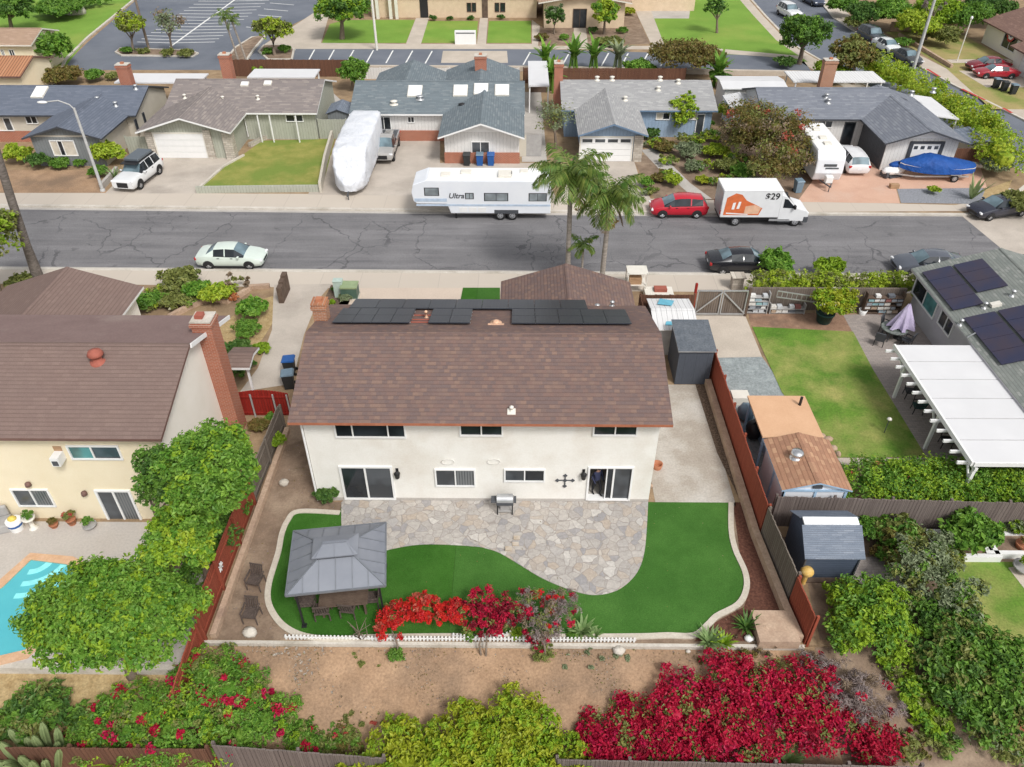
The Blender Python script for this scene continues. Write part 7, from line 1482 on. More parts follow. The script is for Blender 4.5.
t = thing('gate', 'plain pale grey metal gate beside the brick and white garage wall', 'gate', (2, 65.3, 0)); a, b = onY(526, 165, 65.3), onY(541, 165, 65.3); m = MB(); m.box(a.x, 65.3, .05, b.x, 65.36, 1.9); m.build('door_leaf', M['greypot'], t, True); m = MB(); m.box(a.x-.7, 65.28, 0, a.x, 65.4, 1.9); m.build('side_panel', M['beigewall'], t, True)
bin_('bright blue bin with pale lid against the brick plinth behind the long caravan', at(480, 165), 0, 'binblue', 'bingrey'); bin_('bright blue bin with blue lid beside the pale lidded one', at(491, 165), 0, 'binblue', 'binblue'); bin_('black bin left of the two blue bins behind the caravan', at(467, 165), 0, 'binblack', 'binblack')
# D pale grey
h = hhouse('blue house with pale grey roof and white garage door', (11, 69, 0)); rf = Roof(); za = rf.wing(4.2, 17.6, 70.1, 78.0, 2.6, 'x', .3, .5, .35); zb = rf.wing(5.5, 10.4, 64.3, 74.2, 2.6, 'y', .33, .5, .9); w, r = rf.build(h, M['bluesiding'], M['roofD'], M['bluetrim'])
a, b = onY(581, 141, 64.3), onY(630, 161, 64.3); garage_door(h, 64.3, a.x, b.x, .02, 2.1); f = MB(); f.box(b.x+.18, 64.15, 0, b.x+.95, 64.297, 2.3); f.build('brick_pier', M['stone'], h, True)
pwin(h, 70.1, (657, 113), (669, 119), panes=['curtain', 'glass']); pwin(h, 70.1, (690, 112), (696, 119), panes=['curtain', 'curtain']); a, b = onY(698, 113, 70.1), onY(703, 124, 70.1); window(h, 'S', 70.1, a.x, b.x, .1, 2.1, (), name='door', pane='glassgrey')
for u, v in ((597, 80), (612, 75), (660, 75), (658, 90), (625, 100), (678, 83)): vent(r, onplane(u, max(v, 80), 74.05, za, .3), 'offwhite', .14, .25)
chimney(h, 3.7, 74.4, .8, 1.1, 0, 5.4, 'brick')
t = thing('shed', 'small pale blue shed with white roof between the grey roofed houses', 'shed', (20.5, 74.2, 0)); rf = Roof(); rf.wing(19.9, 22.6, 71.8, 75.5, 2.0, 'y', .2, .2, .2, .06); rf.build(t, M['shedwhite'], M['whitemetal'], M['bluetrim'])
fence_run('fence', 'brown fence along the back of the blue house garden', [(.5, 86.0, 0), (18, 86.0, 0)], 1.6, 'brownfence'); fence_run('fence', 'dark red brown board fence behind the taupe roofed house', [(-32, 88.2, 0), (-18.2, 88.2, 0)], 1.8, 'brownfence'); fence_run('fence', 'white picket topped fence behind the green grey house', [(-17.8, 87.4, 0), (0, 87.4, 0)], 1.2, 'whitesiding')
# E steel grey
h = hhouse('white house with steel grey roof behind the covered boat', (29, 69, 0)); rf = Roof(); za = rf.wing(21.9, 33.3, 68.0, 75.6, 2.6, 'x', .33, .5, .35, hip=(False, False)); zb = rf.wing(30.6, 36.5, 62.6, 73.0, 2.6, 'y', .31, .55, .8); w, r = rf.build(h, M['whitesiding'], M['roofE'], M['blacktrim'])
f = MB(); f.box(30.55, 62.7, 0, 30.598, 67.9, 2.5); f.build('side_siding', M['darksiding'], h, True); f = MB(); f.add([(31.2, 62.58, 2.75), (35.9, 62.58, 2.75), (33.55, 62.58, 3.45)], [(0, 1, 2)]); f.build('gable_siding', M['white'], h, True)
a, b = onY(912, 148, 62.6), onY(934, 163, 62.6); f = MB(); f.box(a.x-.3, 62.5, 0, a.x, 62.599, 2.5); f.box(b.x, 62.5, 0, b.x+.3, 62.599, 2.5); f.box(a.x, 62.5, 2.3, b.x, 62.599, 2.5); f.build('door_surround', M['blacktrim'], h, True); garage_door(h, 62.6, a.x, b.x, .02, 2.25, True)
pwin(h, 68.0, (799, 120), (809, 126)); pwin(h, 68.0, (819, 121), (831, 127)); a, b = onY(846, 122, 68.0), onY(851, 138, 68.0); window(h, 'S', 68.0, a.x, b.x, .1, 2.1, (), name='door', pane='glass', frame='blacktrim')
for u, v in ((826, 98), (828, 103), (911, 95), (933, 92)): vent(r, onplane(u, v, 71.8, za, .33), 'steel', .14, .3)
chimney(h, 29.5, 76.2, 1.2, .8, 0, 5.2, 'brick2')
t = thing('patio_cover', 'white ribbed patio cover behind the steel grey roof', 'patio cover', (31, 80, 0)); m = MB(); m.box(27, 77.8, 2.6, 36, 81.3, 2.72); m.build('roof_panel', M['whitemetal'], t, True)
for x in (27.3, 35.7): m = MB(); m.box(x-.06, 81.0, 0, x+.06, 81.12, 2.6); m.box(x-.06, 77.9, 0, x+.06, 78.02, 2.6); m.build('post', M['white'], t, True)
t = thing('patio_cover', 'small white lean to cover at the right side of the steel grey house', 'patio cover', (38, 71, 0)); m = MB(); m.add([(36.9, 68.5, 2.5), (39.2, 68.5, 2.2), (39.2, 74.5, 2.2), (36.9, 74.5, 2.5), (36.9, 68.5, 2.6), (39.2, 68.5, 2.3), (39.2, 74.5, 2.3), (36.9, 74.5, 2.6)], [(4, 5, 6, 7), (0, 1, 5, 4), (1, 2, 6, 5), (3, 2, 1, 0), (2, 3, 7, 6), (3, 0, 4, 7)]); m.build('roof_panel', M['patioroof'], t, True)
for y in (68.7, 74.3): m = MB(); m.box(39.0, y-.06, 0, 39.12, y+.06, 2.2); m.build('post', M['white'], t, True)
t = thing('shed', 'small grey roofed shed between the steel grey house and hedge', 'shed', (39.2, 64.8, 0)); rf = Roof(); rf.wing(38.2, 40.6, 63.8, 67.0, 1.8, 'y', .2, .15, .15, .06); rf.build(t, M['beigewall'], M['shedroof'], M['blacktrim'])
fence_run('fence', 'brown picket gate fence beside the covered boat', [(36.8, 63.4, 0), (40.2, 63.4, 0)], 1.6, 'brownfence')
t = thing('shed', 'white flat roofed outbuilding left of the steel grey house', 'shed', (22, 79, 0)); rf = Roof(); rf.wing(20.2, 26.0, 77.0, 80.5, 2.3, 'x', .12, .3, .3, .08); rf.build(t, M['whitesiding'], M['patioroof'], M['white'])
# church
h = hhouse('long beige church hall with paired dark windows beyond the lawns', (-8, 118, 0), 'church', 'church'); m = MB(); m.box(-20.5, 115.3, 0, 2.4, 128, 3.4); m.build('wall', M['churchwall'], h, True); m = MB(); m.box(-21.3, 114.5, 3.4, 3.2, 128.8, 3.7); m.build('roof', M['rooflt'], h, True)
for u0, u1 in ((467, 471), (472, 476), (495, 499), (500.5, 505)): a, b = onY(u0, 3, 115.3), onY(u1, 11.5, 115.3); window(h, 'S', 115.3, a.x, b.x, b.z, a.z, (), frame='browntrim', fw=.05)
a, b = onY(482, 2, 115.3), onY(488, 18, 115.3); m = MB(); m.box(a.x, 115.2, 0, b.x, 115.29, 2.4); m.build('door', M['darkwood'], h, True); a, b = onY(419.5, 0, 115.3), onY(428.5, 16, 115.3); m = MB(); m.box(a.x, 115.2, 0, b.x, 115.29, 2.9); m.build('doorway', M['black'], h, True)
for u in (378, 391, 397): a = onY(u, 16, 114.6); m = MB(); m.box(a.x-.2, 114.4, 0, a.x+.2, 114.8, 3.38); m.build('column', M['offwhite'], h, True)
h = hhouse('beige church entrance block with brown gable and dark double door', (8, 113, 0), 'church', 'church'); rf = Roof(); rf.wing(3.3, 13.9, 109.8, 122, 3.2, 'y', .16, .8, .8); rf.build(h, M['churchwall'], M['rooflt'], M['offwhite']); a, b = onY(573.5, 12.5, 109.8), onY(585.5, 28, 109.8); window(h, 'S', 109.8, a.x, b.x, .05, 2.3, (.5,), frame='darkwood', name='door')
h = hhouse('church wing glimpsed behind the magnolia and flower bed', (20, 122, 0), 'church', 'church'); m = MB(); m.box(15, 119.5, 0, 25, 130, 3.2); m.build('wall', M['churchwall'], h, True); m = MB(); m.box(14.5, 118.8, 3.2, 25.6, 131, 3.5); m.build('roof', M['rooflt'], h, True)
a, b = onY(455, 40, 101.7), onY(476, 40, 101.7); t = thing('monument_sign', 'white church monument sign with a dark slot on the small lawn', 'sign', ((a.x+b.x)/2, 101.7, 0)); m = MB(); m.box(a.x, 101.5, 0, b.x, 102.1, 1.55); m.build('sign_block', M['white'], t, True); m = MB(); m.box(a.x+.15, 101.48, 1.28, b.x-.15, 101.52, 1.4); m.build('slot', M['dgrey'], t, True)
# far left and right houses
h = hhouse('cream house with terracotta tiled lower roof at the upper left edge', (-60, 84, 0)); rf = Roof(); rf.wing(-72, -50.6, 80, 86, 2.5, 'x', .3, .5, .3); rf.build(h, M['cream'], M['rooftile'], M['browntrim']); rf = Roof(); rf.wing(-72, -53.5, 88.5, 94, 3.3, 'x', .3, .5, .3); rf.build(h, M['cream'], M['rooflt'], M['offwhite'])
for u0, u1 in ((1, 7), (9, 17)): a, b = onY(u0, 50, 88.5), onY(u1, 60, 88.5); window(h, 'S', 88.5, a.x, b.x, b.z, a.z, (.5,))
h = hhouse('brown roofed house with patriotic bunting above its garage', (61, 95, 0)); rf = Roof(); rf.wing(58.2, 67, 91.5, 103, 2.6, 'y', .33, .6, .4); rf.wing(56, 64, 83, 91.4, 2.6, 'y', .33, .7, .5); rf.build(h, M['creamwhite'], M['roofF'], M['browntrim'])
window(h, 'W', 58.2, 95.5, 98.5, .8, 2.2, (.5,), frame='white'); garage_door(h, 56, 84.2, 89.8, .02, 2.0, False, 'white', 'W')
def bunting(label, x, y, z, r=.85):
    t = thing('bunting', label, 'bunting', (x, y, z)); 
    for k, (r0, r1, m_) in enumerate(((0, .4, M['binblue']), (.4, .72, M['white']), (.72, 1.0, M['redline']))):
        m = MB(); n = 14; vs = []
        for i in range(n+1): a = math.pi+math.pi*i/n; w_ = .05*math.sin(i*2.2); vs += [(-.05-w_-.01*k, r*max(r0, .02)*math.cos(a), r*max(r0, .02)*math.sin(a)), (-.05-w_-.01*k, r*r1*math.cos(a), r*r1*math.sin(a))]
        m.add(vs, [(2*i, 2*i+1, 2*i+3, 2*i+2) for i in range(n)]); m.build('stripe', m_, t)
for i, y in enumerate((85.2, 87.0, 88.8)): bunting(['red white and blue bunting fan nearest the photo edge', 'red white and blue bunting fan in the middle over the garage', 'red white and blue bunting fan at the far end of the garage'][i], 55.9, y, 2.5)
bunting('red white and blue bunting fan over the front window', 58.1, 97, 2.45)
S('dry_front_lawn', [(47.5, 78), (49, 92), (48, 108), (57.5, 108), (58, 91.5), (55.5, 91), (55.5, 78)], .012, M['drylawn']); S('driveway', [(50.3, 85), (50, 91), (56, 91), (56, 85)], .018, M['walk']); S('front_walk', [(50.5, 94), (50.5, 95.4), (58, 95.8), (58, 94.4)], .018, M['walk'])
mb = MB(); strip(mb, [(49.6, 92), (49, 106)], .3, 0, .4); tag(mb.build('garden_wall', M['tanwall']), 'low tan wall along the parched lawn by the curving street', 'wall'); mb = MB(); strip(mb, [(49, 109), (58, 109.5)], .4, 0, 1.0); tag(mb.build('garden_wall', M['tanwall']), 'pinkish block wall behind the parched lawn', 'wall')
for i, (u, v, m_) in enumerate(((995, 84, 'bingrey'), (1003, 87, 'binblack'), (1012, 90, 'bingrey'))): bin_(['grey bin of the kerbside trio nearest the red cars', 'black bin in the middle of the kerbside trio', 'grey bin nearest the photo edge in the kerbside trio'][i], at(u-48, v) if False else at(u, v+4), R(90), 'binblack', m_)
t = thing('storage_pod', 'white storage container at the far right edge', 'container', (57.5, 80, 0)); m = MB(); m.box(56, 78.6, .1, 60, 81.2, 2.3); m.build('body', M['whitemetal'], t, True); m = MB(); m.box(55.97, 78.9, .2, 56, 80.9, 2.2); m.build('door', M['white'], t, True)
# ================================================================== FAR PLANTS
for lab, bx, by, cx, cy, w, hk, ms in (
 ('round green tree behind the terracotta tiled roof', 49, 68, 47, 47, 54, .8, ['mango', 'green']), ('dark tree at the very top left of the photo', 12, 34, 10, 6, 54, .8, ['dark', 'green']), ('yellow green tree on the parking island beside the dark pole', 134, 54, 130, 23, 32, .9, ['hedge', 'olive']), ('round olive tree on the small island by the church drive', 275, 56, 272, 30, 42, .75, ['olive', 'hedge']), ('leafy green tree on the left church lawn', 342, 39, 343, 8, 62, .7, ['mango', 'dark', 'lime']), ('dark narrow tree left of the church entrance', 554, 34, 555, 16, 26, 1.1, ['dark', 'grey']), ('yellow green magnolia right of the church entrance', 604, 34, 605, 14, 34, 1.0, ['hedge', 'mango']), ('dark green tree at the right of the parking wall', 799, 64, 805, 36, 62, .75, ['green', 'dark']), ('olive rounded tree beside the curving street', 853, 84, 853, 57, 50, .85, ['olive', 'brown']), ('green tree in the gap behind the taupe and green grey houses', 352, 90, 354, 72, 36, .8, ['green', 'mango']), ('slim yellow green tree in front of the blue house', 682, 134, 682, 112, 42, 1.1, ['hedge', 'lime'])):
    tree(lab, bx, by, cx, cy, w, hk, mats=ms, probs=[1/len(ms)]*len(ms), lobes=7, leaf=ms[0])
tree('sparse grey sapling on the parking island', 172, 54, 169, 22, 30, .9, mats=['grey', 'dead'], probs=[.6, .4], n=700, size=.3, clump=.9, core=False, leaf='grey'); tree('sparse grey tree beside the carport and white garage door', 556, 150, 553, 118, 40, .9, mats=['grey', 'olive'], probs=[.6, .4], n=1100, size=.2, clump=.8, core=False, leaf='grey')
tree('pale bare branched tree beside the tall street lamp', 926, 40, 934, 6, 30, .8, mats=['twig', 'grey'], probs=[.7, .3], n=240, core=False, leaf='twig')
t = tree('dark layered pine on the large church lawn', 717, 33, 716, 8, 32, .95, mats=['dark', 'green'], probs=[.7, .3], n=900, lobes=9, leaf='dark', fill=.5)
p = at(240, 67); palm('slim feather palm on the parking strip, taller of the two', p, 5.2, (-.6, 0), 9, 1.6, r0=.12, seed=21, leaflets=12, llen=.5, dead=0); p = at(248, 67); palm('slim leaning palm on the parking strip, shorter of the two', p, 4.8, (-.8, .1), 8, 1.4, r0=.12, seed=22, leaflets=12, llen=.5, dead=0)
FB = [('lime bush at the left corner of the slate house', 17, 154, 30, 1.1, 'hedge'), ('dark bush under the front window of the slate house', 39, 160, 28, .9, 'dark'), ('small green bush right of the dark one at the slate house', 60, 163, 22, .9, 'green'), ('low bush beside the street lamp foot', 82, 160, 20, .9, 'green'), ('tall yellow green bush at the corner of the slate house', 106, 152, 36, 1.3, 'hedge'), ('dark green shrub right of the tall yellow green bush', 98, 171, 20, 1.0, 'green'),
 ('first round bush on the parking island from the left', 127, 50, 15, .9, 'green'), ('second round bush on the parking island', 143, 51, 13, .9, 'olive'), ('third round bush on the parking island', 168, 52, 16, .9, 'olive'), ('fourth round bush at the right end of the parking island', 185, 53, 18, .8, 'olive'), ('bronze bush in the row behind the slate roof', 62, 76, 44, .7, 'brown'), ('green bush in the row behind the slate roof', 94, 75, 24, .9, 'green'), ('small olive bush near the white patio cover', 112, 76, 16, .9, 'olive'),
 ('left bush under the round olive tree', 269, 51, 14, .9, 'green'), ('right bush under the round olive tree', 285, 49, 15, .9, 'green'), ('dark clipped bush left along the church hall', 433, 18, 9, 1.0, 'dark'), ('small clipped bush along the church hall wall', 450, 18, 7, 1.0, 'dark'), ('clipped bush just right of the church hall door', 501, 17, 8, 1.0, 'dark'), ('tiny clipped bush between the hall windows', 471, 18, 7, 1.0, 'dark'), ('green shrub by the church entrance path', 564, 37, 12, .8, 'mango'), ('purple tinged groundcover bush left of the church door', 542, 37, 16, .7, 'brown'), ('round bush right of the church door', 593, 30, 12, .9, 'dark'), ('bright orange yellow bush beside the church path', 629, 11, 15, .9, 'yellow'), ('green mound in the church flower bed', 622, 30, 12, .9, 'green'), ('low green plants along the church drive', 610, 41, 30, .5, 'olive'),
 ('large purplish green bush behind the blue house roof', 688, 56, 78, .9, 'brown'), ('green bush at the left foot of the large purplish one', 640, 68, 34, .9, 'mango'), ('green bush right behind the blue house', 720, 78, 26, 1.3, 'green'), ('green shrub behind the sage fence shed', 262, 70, 22, .9, 'lime'),
 ('dark shrubs at the blue house porch', 650, 133, 24, .8, 'dark'), ('green shrub by the blue house door', 705, 124, 20, .9, 'green'), ('bronze shrub beside the white garage door', 664, 146, 26, .7, 'brown'), ('pale feathery shrub in the cottage garden', 690, 150, 28, 1.1, 'grey'), ('yellow green shrub in the middle of the cottage garden', 716, 150, 28, .9, 'hedge'), ('grey shrub nearest the garden path', 694, 166, 22, 1.0, 'grey'), ('olive shrub behind the box truck', 728, 166, 28, .9, 'olive'), ('lime mound in the kerbside island bed', 645, 182, 18, 1.0, 'mango'), ('yellow green mound right in the kerbside island bed', 674, 180, 22, 1.0, 'hedge'), ('bronze low plants in the kerbside island bed', 658, 178, 18, .7, 'brown'), ('green shrub in front of the coral flowering bush', 742, 172, 28, .9, 'green'), ('pale blue green succulents beside the box truck roof', 753, 181, 22, .7, 'grey'), ('yellow shrub at the corner by the box truck', 704, 180, 18, .9, 'yellow'), ('lime bush left of the coral flowering bush', 737, 110, 40, 1.0, 'hedge'),
 ('yellow green bush beside the olive tree at the street bend', 831, 72, 42, .9, 'lime'), ('dark shrubs below the green tree at the parking wall', 785, 62, 26, .7, 'dark'), ('round yellow shrub in the slate gravel bed', 934, 190, 14, 1.1, 'hedge'), ('grey green oleander at the end of the hedge', 996, 166, 32, 1.1, 'grey'), ('olive bush hanging over the dark parked car at the right edge', 1018, 203, 40, 1.0, 'olive'), ('small bush at the kerb beside three parked cars', 903, 42, 20, .8, 'green'), ('white flowered bush at the top left by the lawn', 60, 8, 50, .7, 'green')]
for lab, u, v, w, hk, lf in FB: shrub(lab, u, v, w*1.12, hk, lf, lobes=5)
mass('big rounded bronze green bush with coral flowers between two drives', [(768, 136, 92), (750, 120, 68), (788, 150, 70), (774, 166, 70), (744, 138, 60)], 1.45, 'brown', 12000, .22, mats=['brown', 'olive', 'dead'], probs=[.5, .32, .18], seed=61, name='flowering_shrub', flowers=('pinkred', 700, .2))
mass('mixed low planting filling the cottage garden of the blue house', [(655, 142, 26), (668, 160, 26), (690, 140, 34), (712, 136, 30), (705, 165, 30), (722, 180, 30), (735, 160, 34), (745, 185, 26), (668, 172, 20), (650, 190, 20)], .8, 'olive', 5200, .24, mats=['olive', 'green', 'hedge', 'brown', 'grey'], probs=[.28, .24, .18, .15, .15], seed=71, sub=2)
for i, (u, v) in enumerate(((545, 75), (573, 72), (593, 72), (617, 72), (716, 88), (552, 92))): blades(['broad leaved banana plant beside the brick chimney of the blue house', 'tall banana plant behind the blue house, second from the left', 'tall banana plant behind the blue house, third from the left', 'tall banana plant right of the middle behind the blue house', 'banana plant at the right end behind the pale grey roof', 'low banana clump beside the carport'][i], at(u, v), 20, 2.3, .6, ['mango', 'green', 'green', 'grey', 'green', 'mango'][i], 'banana_plant', 'plant', (.4, 1.5), .8, 30+i, stem=2.2)
a = [(39.6, 60.5), (40.6, 64), (41.3, 70), (41.0, 76), (40.0, 82), (38.2, 88)]; hedge('tall rounded yellow green hedge following the corner street', a, 3.9, 2.9, 'hedge', 11000, .27, 9, mats=['hedge', 'lime', 'yellow'], probs=[.6, .25, .15], bump=.22)
for i, (u, v, w, lf) in enumerate(((842, 6, 26, 'green'), (868, 14, 34, 'dark'), (895, 14, 40, 'mango'), (918, 26, 40, 'hedge'), (935, 14, 46, 'lime'), (965, 18, 44, 'green'), (990, 10, 40, 'dark'), (945, 36, 26, 'olive'), (858, 22, 20, 'olive'))):
    shrub(['bush at the top beyond the street bend, leftmost of the far slope', 'dark bush on the far slope above the parked cars', 'fresh green bush on the far slope behind the white car', 'golden green bush behind the tall street lamp', 'lime palm like bush near the top by the street lamp', 'green bush above the pinkish block wall', 'dark bush behind the brown roofed house', 'olive bush in front of the pinkish block wall', 'low olive bush at the pavement of the far slope'][i], u, v, w*1.4, 1.1, lf, lobes=5)
blades('tall prickly cactus at the corner of the slate gravel bed', at(971, 199), 14, 1.9, .3, 'cactus', 'cactus', 'cactus', (.9, 1.5), .1, 5); blades('blue green agave beside the white off road vehicle', at(115, 178), 20, 1.1, .16, 'agave', seed=7)
a, b = at(34, 18), at(108, 4); hedge('long dark green hedge at the top of the bright lawn', [a.xy, b.xy], 3.0, 1.8, 'green', 1600, .5, 4)
m = MB(); m.blob(at(76, 14)+Vector((0, 0, .4)), (1.6, 1.0, .9), 10, 0, .1, rnd); tag(m.build('boulder', M['kerb']), 'large grey boulder on the bright lawn at the upper left', 'stone')
# ================================================================== VEHICLES
ZS = -.124
def on_street(u, v): p = at(u, v, ZS); return p
car('pale mint white sedan parked at the near kerb', on_street(234, 263.5), 0.0, 'sedan', 4.5, (.62,.7,.64))
car('bright red hatchback parked facing left on the far side of the street', on_street(677, 213.5), R(180), 'hatch', 4.25, (.5,.012,.03), rimm='hub')
car('shiny black sedan parked by the clipped hedge with red tail lights', on_street(741, 268.5), R(1), 'sedan', 4.75, (.012,.013,.018))
car('dark grey car half hidden behind the sage roofed house', on_street(926, 271), R(180), 'sedan', 4.6, (.09,.1,.125))
car('dark navy sedan at the right edge under the olive bush', on_street(996, 214), R(196), 'sedan', 4.7, (.025,.028,.045))
sv = car('white off road vehicle with a dark rooftop tent on the driveway', at(141, 181), heading((153, 171), (131, 188)), 'suv', 4.9, (.72,.73,.74), wheelr=.4, cat='car')
m = MB(); m.box(-1.75, -.62, 1.86, .45, .62, 2.08); m.build('rooftop_tent', paint('tent_grey', (.1,.12,.14), .5, .1), sv, bevel=.04); m = MB(); m.box(-1.9, -.66, 1.8, 1.0, .66, 1.85); m.build('roof_rack', M['black'], sv)
pk = car('silver pickup truck parked nose out beside the covered caravan', at(387, 153), heading((391, 142), (384, 162)), 'pickup', 5.6, (.36,.35,.335), wheelr=.38)
m = MB(); m.box(-2.7, -.8, 1.04, -.7, .8, 1.068); m.build('cargo_bed', M['dgrey'], pk); m = MB(); m.box(-2.78, -.9, 1.05, -.66, -.8, 1.13); m.box(-2.78, .8, 1.05, -.66, .9, 1.13); m.box(-2.78, -.8, 1.05, -2.7, .8, 1.13); m.build('bed_rail', M['steel'], pk); m = MB(); m.box(-1.3, -.5, 1.07, -.8, .1, 1.3); m.build('tool_box', M['offwhite'], pk)
car('white people carrier parked between the travel trailer and the steel grey house', at(848, 166), R(90), 'suv', 4.7, (.72,.72,.73), wheelr=.33, hscale=.92)
car('dark red saloon parked nearest the brown roofed house', at(986, 70), R(183), 'sedan', 4.6, (.2,.008,.018)); car('glossy red coupe in front of the dark red saloon', at(994, 77), R(178), 'sedan', 4.5, (.35,.01,.025), hscale=.92)
cs = math.atan2(*(lambda d: (d.y, d.x))(at(920, 66)-at(870, 40)))
for lab, u, v, kd, c in (('black car farthest up the curving street row', 872, 41.5, 'suv', (.03,.035,.045)), ('white car in the middle of the curving street row', 887, 51, 'sedan', (.7,.72,.72)), ('dark grey car at the near end of the curving street row', 907, 62, 'sedan', (.05,.055,.06)), ('navy car at the top edge of the photo on the curving street', 814, 4, 'sedan', (.04,.055,.09))): car(lab, at(u, v, ZS)+Vector((-.2, 0, 0)), cs, kd, 4.6, c)
car('white van passing at the bend of the curving street', at(788, 17, ZS), cs, 'suv', 4.8, (.72,.73,.74))

def box_body(name, par, pts_xz, y0, y1, mat, bev=.05):
    m = MB(); n = len(pts_xz); m.add([(x, y0, z) for x, z in pts_xz]+[(x, y1, z) for x, z in pts_xz], [tuple(range(n)), tuple(range(2*n-1, n-1, -1))]+[(i, n+i, n+(i+1) % n, (i+1) % n) for i in range(n)]); return m.build(name, mat, par, bevel=bev, bseg=2)
def side_pane(par, x0, x1, z0, z1, y, name='window', div=0, m_='glassgrey', fr='black'):
    s = -1 if y < 0 else 1; f = MB(); f.box(x0-.05, y-.012, z0-.05, x1+.05, y+.012, z1+.05); w = f.build(name, M[fr], par, bevel=.02); g = MB(); n = div+1
    for i in range(n): a = x0+(x1-x0)*i/n+.02; b = x0+(x1-x0)*(i+1)/n-.02; g.box(a, y+s*.008, z0, b, y+s*.02, z1)
    g.build('pane', M[m_], w); return w
def text(par, body, loc, rot, size, m_, name='lettering', shear=0.0):
    cu = bpy.data.curves.new(name, 'FONT'); cu.body = body; cu.size = size; cu.extrude = .004; cu.align_x = 'CENTER'; cu.align_y = 'CENTER'; cu.shear = shear; cu.offset = .012; cu.materials.append(M[m_]); o = bpy.data.objects.new(name, cu); link(o); bpy.context.view_layer.update(); me = bpy.data.meshes.new_from_object(o.evaluated_get(bpy.context.evaluated_depsgraph_get())); bpy.data.objects.remove(o); o = mesh_obj(name, me, par); o.location = loc; o.rotation_euler = rot; return o
# fifth wheel caravan, nose to the left
p = on_street(485, 214); p0 = onY(414, 200, p.y).x; p1 = onY(550, 205, p.y).x; Ln = p1-p0
t = thing('caravan', 'long white fifth wheel caravan parked on the street behind the queen palms', 'caravan', ((p0+p1)/2, p.y+.15, ZS), R(180)); h = Ln/2
wm_ = noisy('caravan_shell', (.7,.73,.78), (.78,.8,.83), .6, .35, spec=.5)
box_body('body', t, [(-h, .55), (-h, 2.95), (-h+.25, 3.12), (h-1.1, 3.15), (h-.15, 2.8), (h, 2.2), (h-.12, 1.5), (h-.4, 1.32), (h-2.6, 1.3), (h-2.85, .55)], -1.22, 1.22, wm_)
m = MB(); m.box(-h+.3, -1.1, 3.12, h-1.2, 1.1, 3.18); m.build('roof', M['white'], t, bevel=.03)
for y in (-1.222, 1.222):
    m = MB(); m.box(-h+.02, y-.01, 1.15, h-.3, y+.01, 1.3); m.box(h-2.6, y-.01, 1.5, h-.2, y+.01, 1.75); m.build('stripe', plain('pale_blue_stripe', (.45,.54,.66), .4), t)
    for x0, x1, z0, z1, d in ((-h+.35, -h+1.6, 1.6, 2.15, 1), (-h+3.2, -h+4.9, 1.6, 2.15, 1), (-h+5.75, -h+6.3, 1.75, 2.15, 1), (h-2.0, h-1.0, 2.0, 2.55, 0)): side_pane(t, x0, x1, z0, z1, y, div=d, m_='paleglass')
    for x0, x1 in ((h-4.1, h-3.5), (h-4.8, h-4.2), (h-5.5, h-4.9)): m = MB(); m.box(x0, y-.015, .65, x1, y+.015, 1.05); m.build('locker_door', M['white'], t)
text(t, 'Ultra', (h-3.3, 1.235, 1.95), (R(90), 0, R(180)), .56, 'dgrey', shear=.25); text(t, 'Ultra', (h-3.3, -1.235, 1.95), (R(90), 0, 0), .56, 'dgrey', shear=.25)
add_wheels(t, [-h+2.85, -h+3.75], 1.2, .37, .24, 'rim'); m = MB(); m.box(-h+2.4, -1.225, .55, -h+4.2, 1.225, .85); m.build('wheel_arch', M['dgrey'], t)
for x in (h-3.2,): 
    for y in (-.84, .84): m = MB(); m.box(x-.06, y-.06, 0, x+.06, y+.06, .6); m.build('landing_leg', M['black'], t)
for x, y, a, b_, hh in ((-h+3.4, .3, .5, .5, .22), (-h+6.3, -.2, .4, .35, .12), (-h+2.0, -.4, .3, .3, .1), (h-2.5, .2, .35, .35, .1)): m = MB(); m.box(x-a, y-b_, 3.17, x+a, y+b_, 3.17+hh); m.build('roof_vent', M['offwhite'], t, bevel=.03)
m = MB(); m.tube([(-h+2.9, .5, 3.17), (-h+2.9, .5, 3.6)], .03, 6); m.build('aerial', M['dgrey'], t)
# moving truck
p = on_street(763, 221); q0 = onY(719, 200, p.y).x; q1 = onY(805, 210, p.y).x; Ln = q1-q0; t = thing('box_truck', 'white rental box truck with orange side graphic and twenty nine dollar sign', 'truck', ((q0+q1)/2, p.y+.1, ZS)); h = Ln/2; wt_ = paint('truck_white', (.72,.73,.74), .35, .2); bx = -h+Ln*.655
box_body('cargo_box', t, [(-h, .75), (-h, 2.85), (bx, 2.85), (bx, .75)], -1.08, 1.08, wt_); m = MB(); m.box(-h-.02, -1.1, 2.82, bx+.02, 1.1, 2.9); m.build('box_roof', M['white'], t, bevel=.03); m = MB(); m.box(-h-.03, -1.0, .8, -h+.0, 1.0, 2.7); m.build('rear_door', M['steel'], t)
cb = box_body('cab', t, [(bx+.03, .45), (bx+.03, 2.45), (bx+.35, 2.4), (bx+1.25, 1.5), (h-.12, 1.22), (h, .95), (h-.02, .4)], -.98, .98, wt_)
for y in (-.985, .985): s = -1 if y < 0 else 1; m = MB(); a, b_ = bx+.25, bx+1.15; m.add([(a, y+s*.012, 1.5), (b_, y+s*.012, 1.45), (b_-.1, y+s*.012, 1.6), (bx+.5, y+s*.012, 2.15), (a, y+s*.012, 2.2)], [tuple(range(5))]); m.build('side_window', M['glasscar'], t)
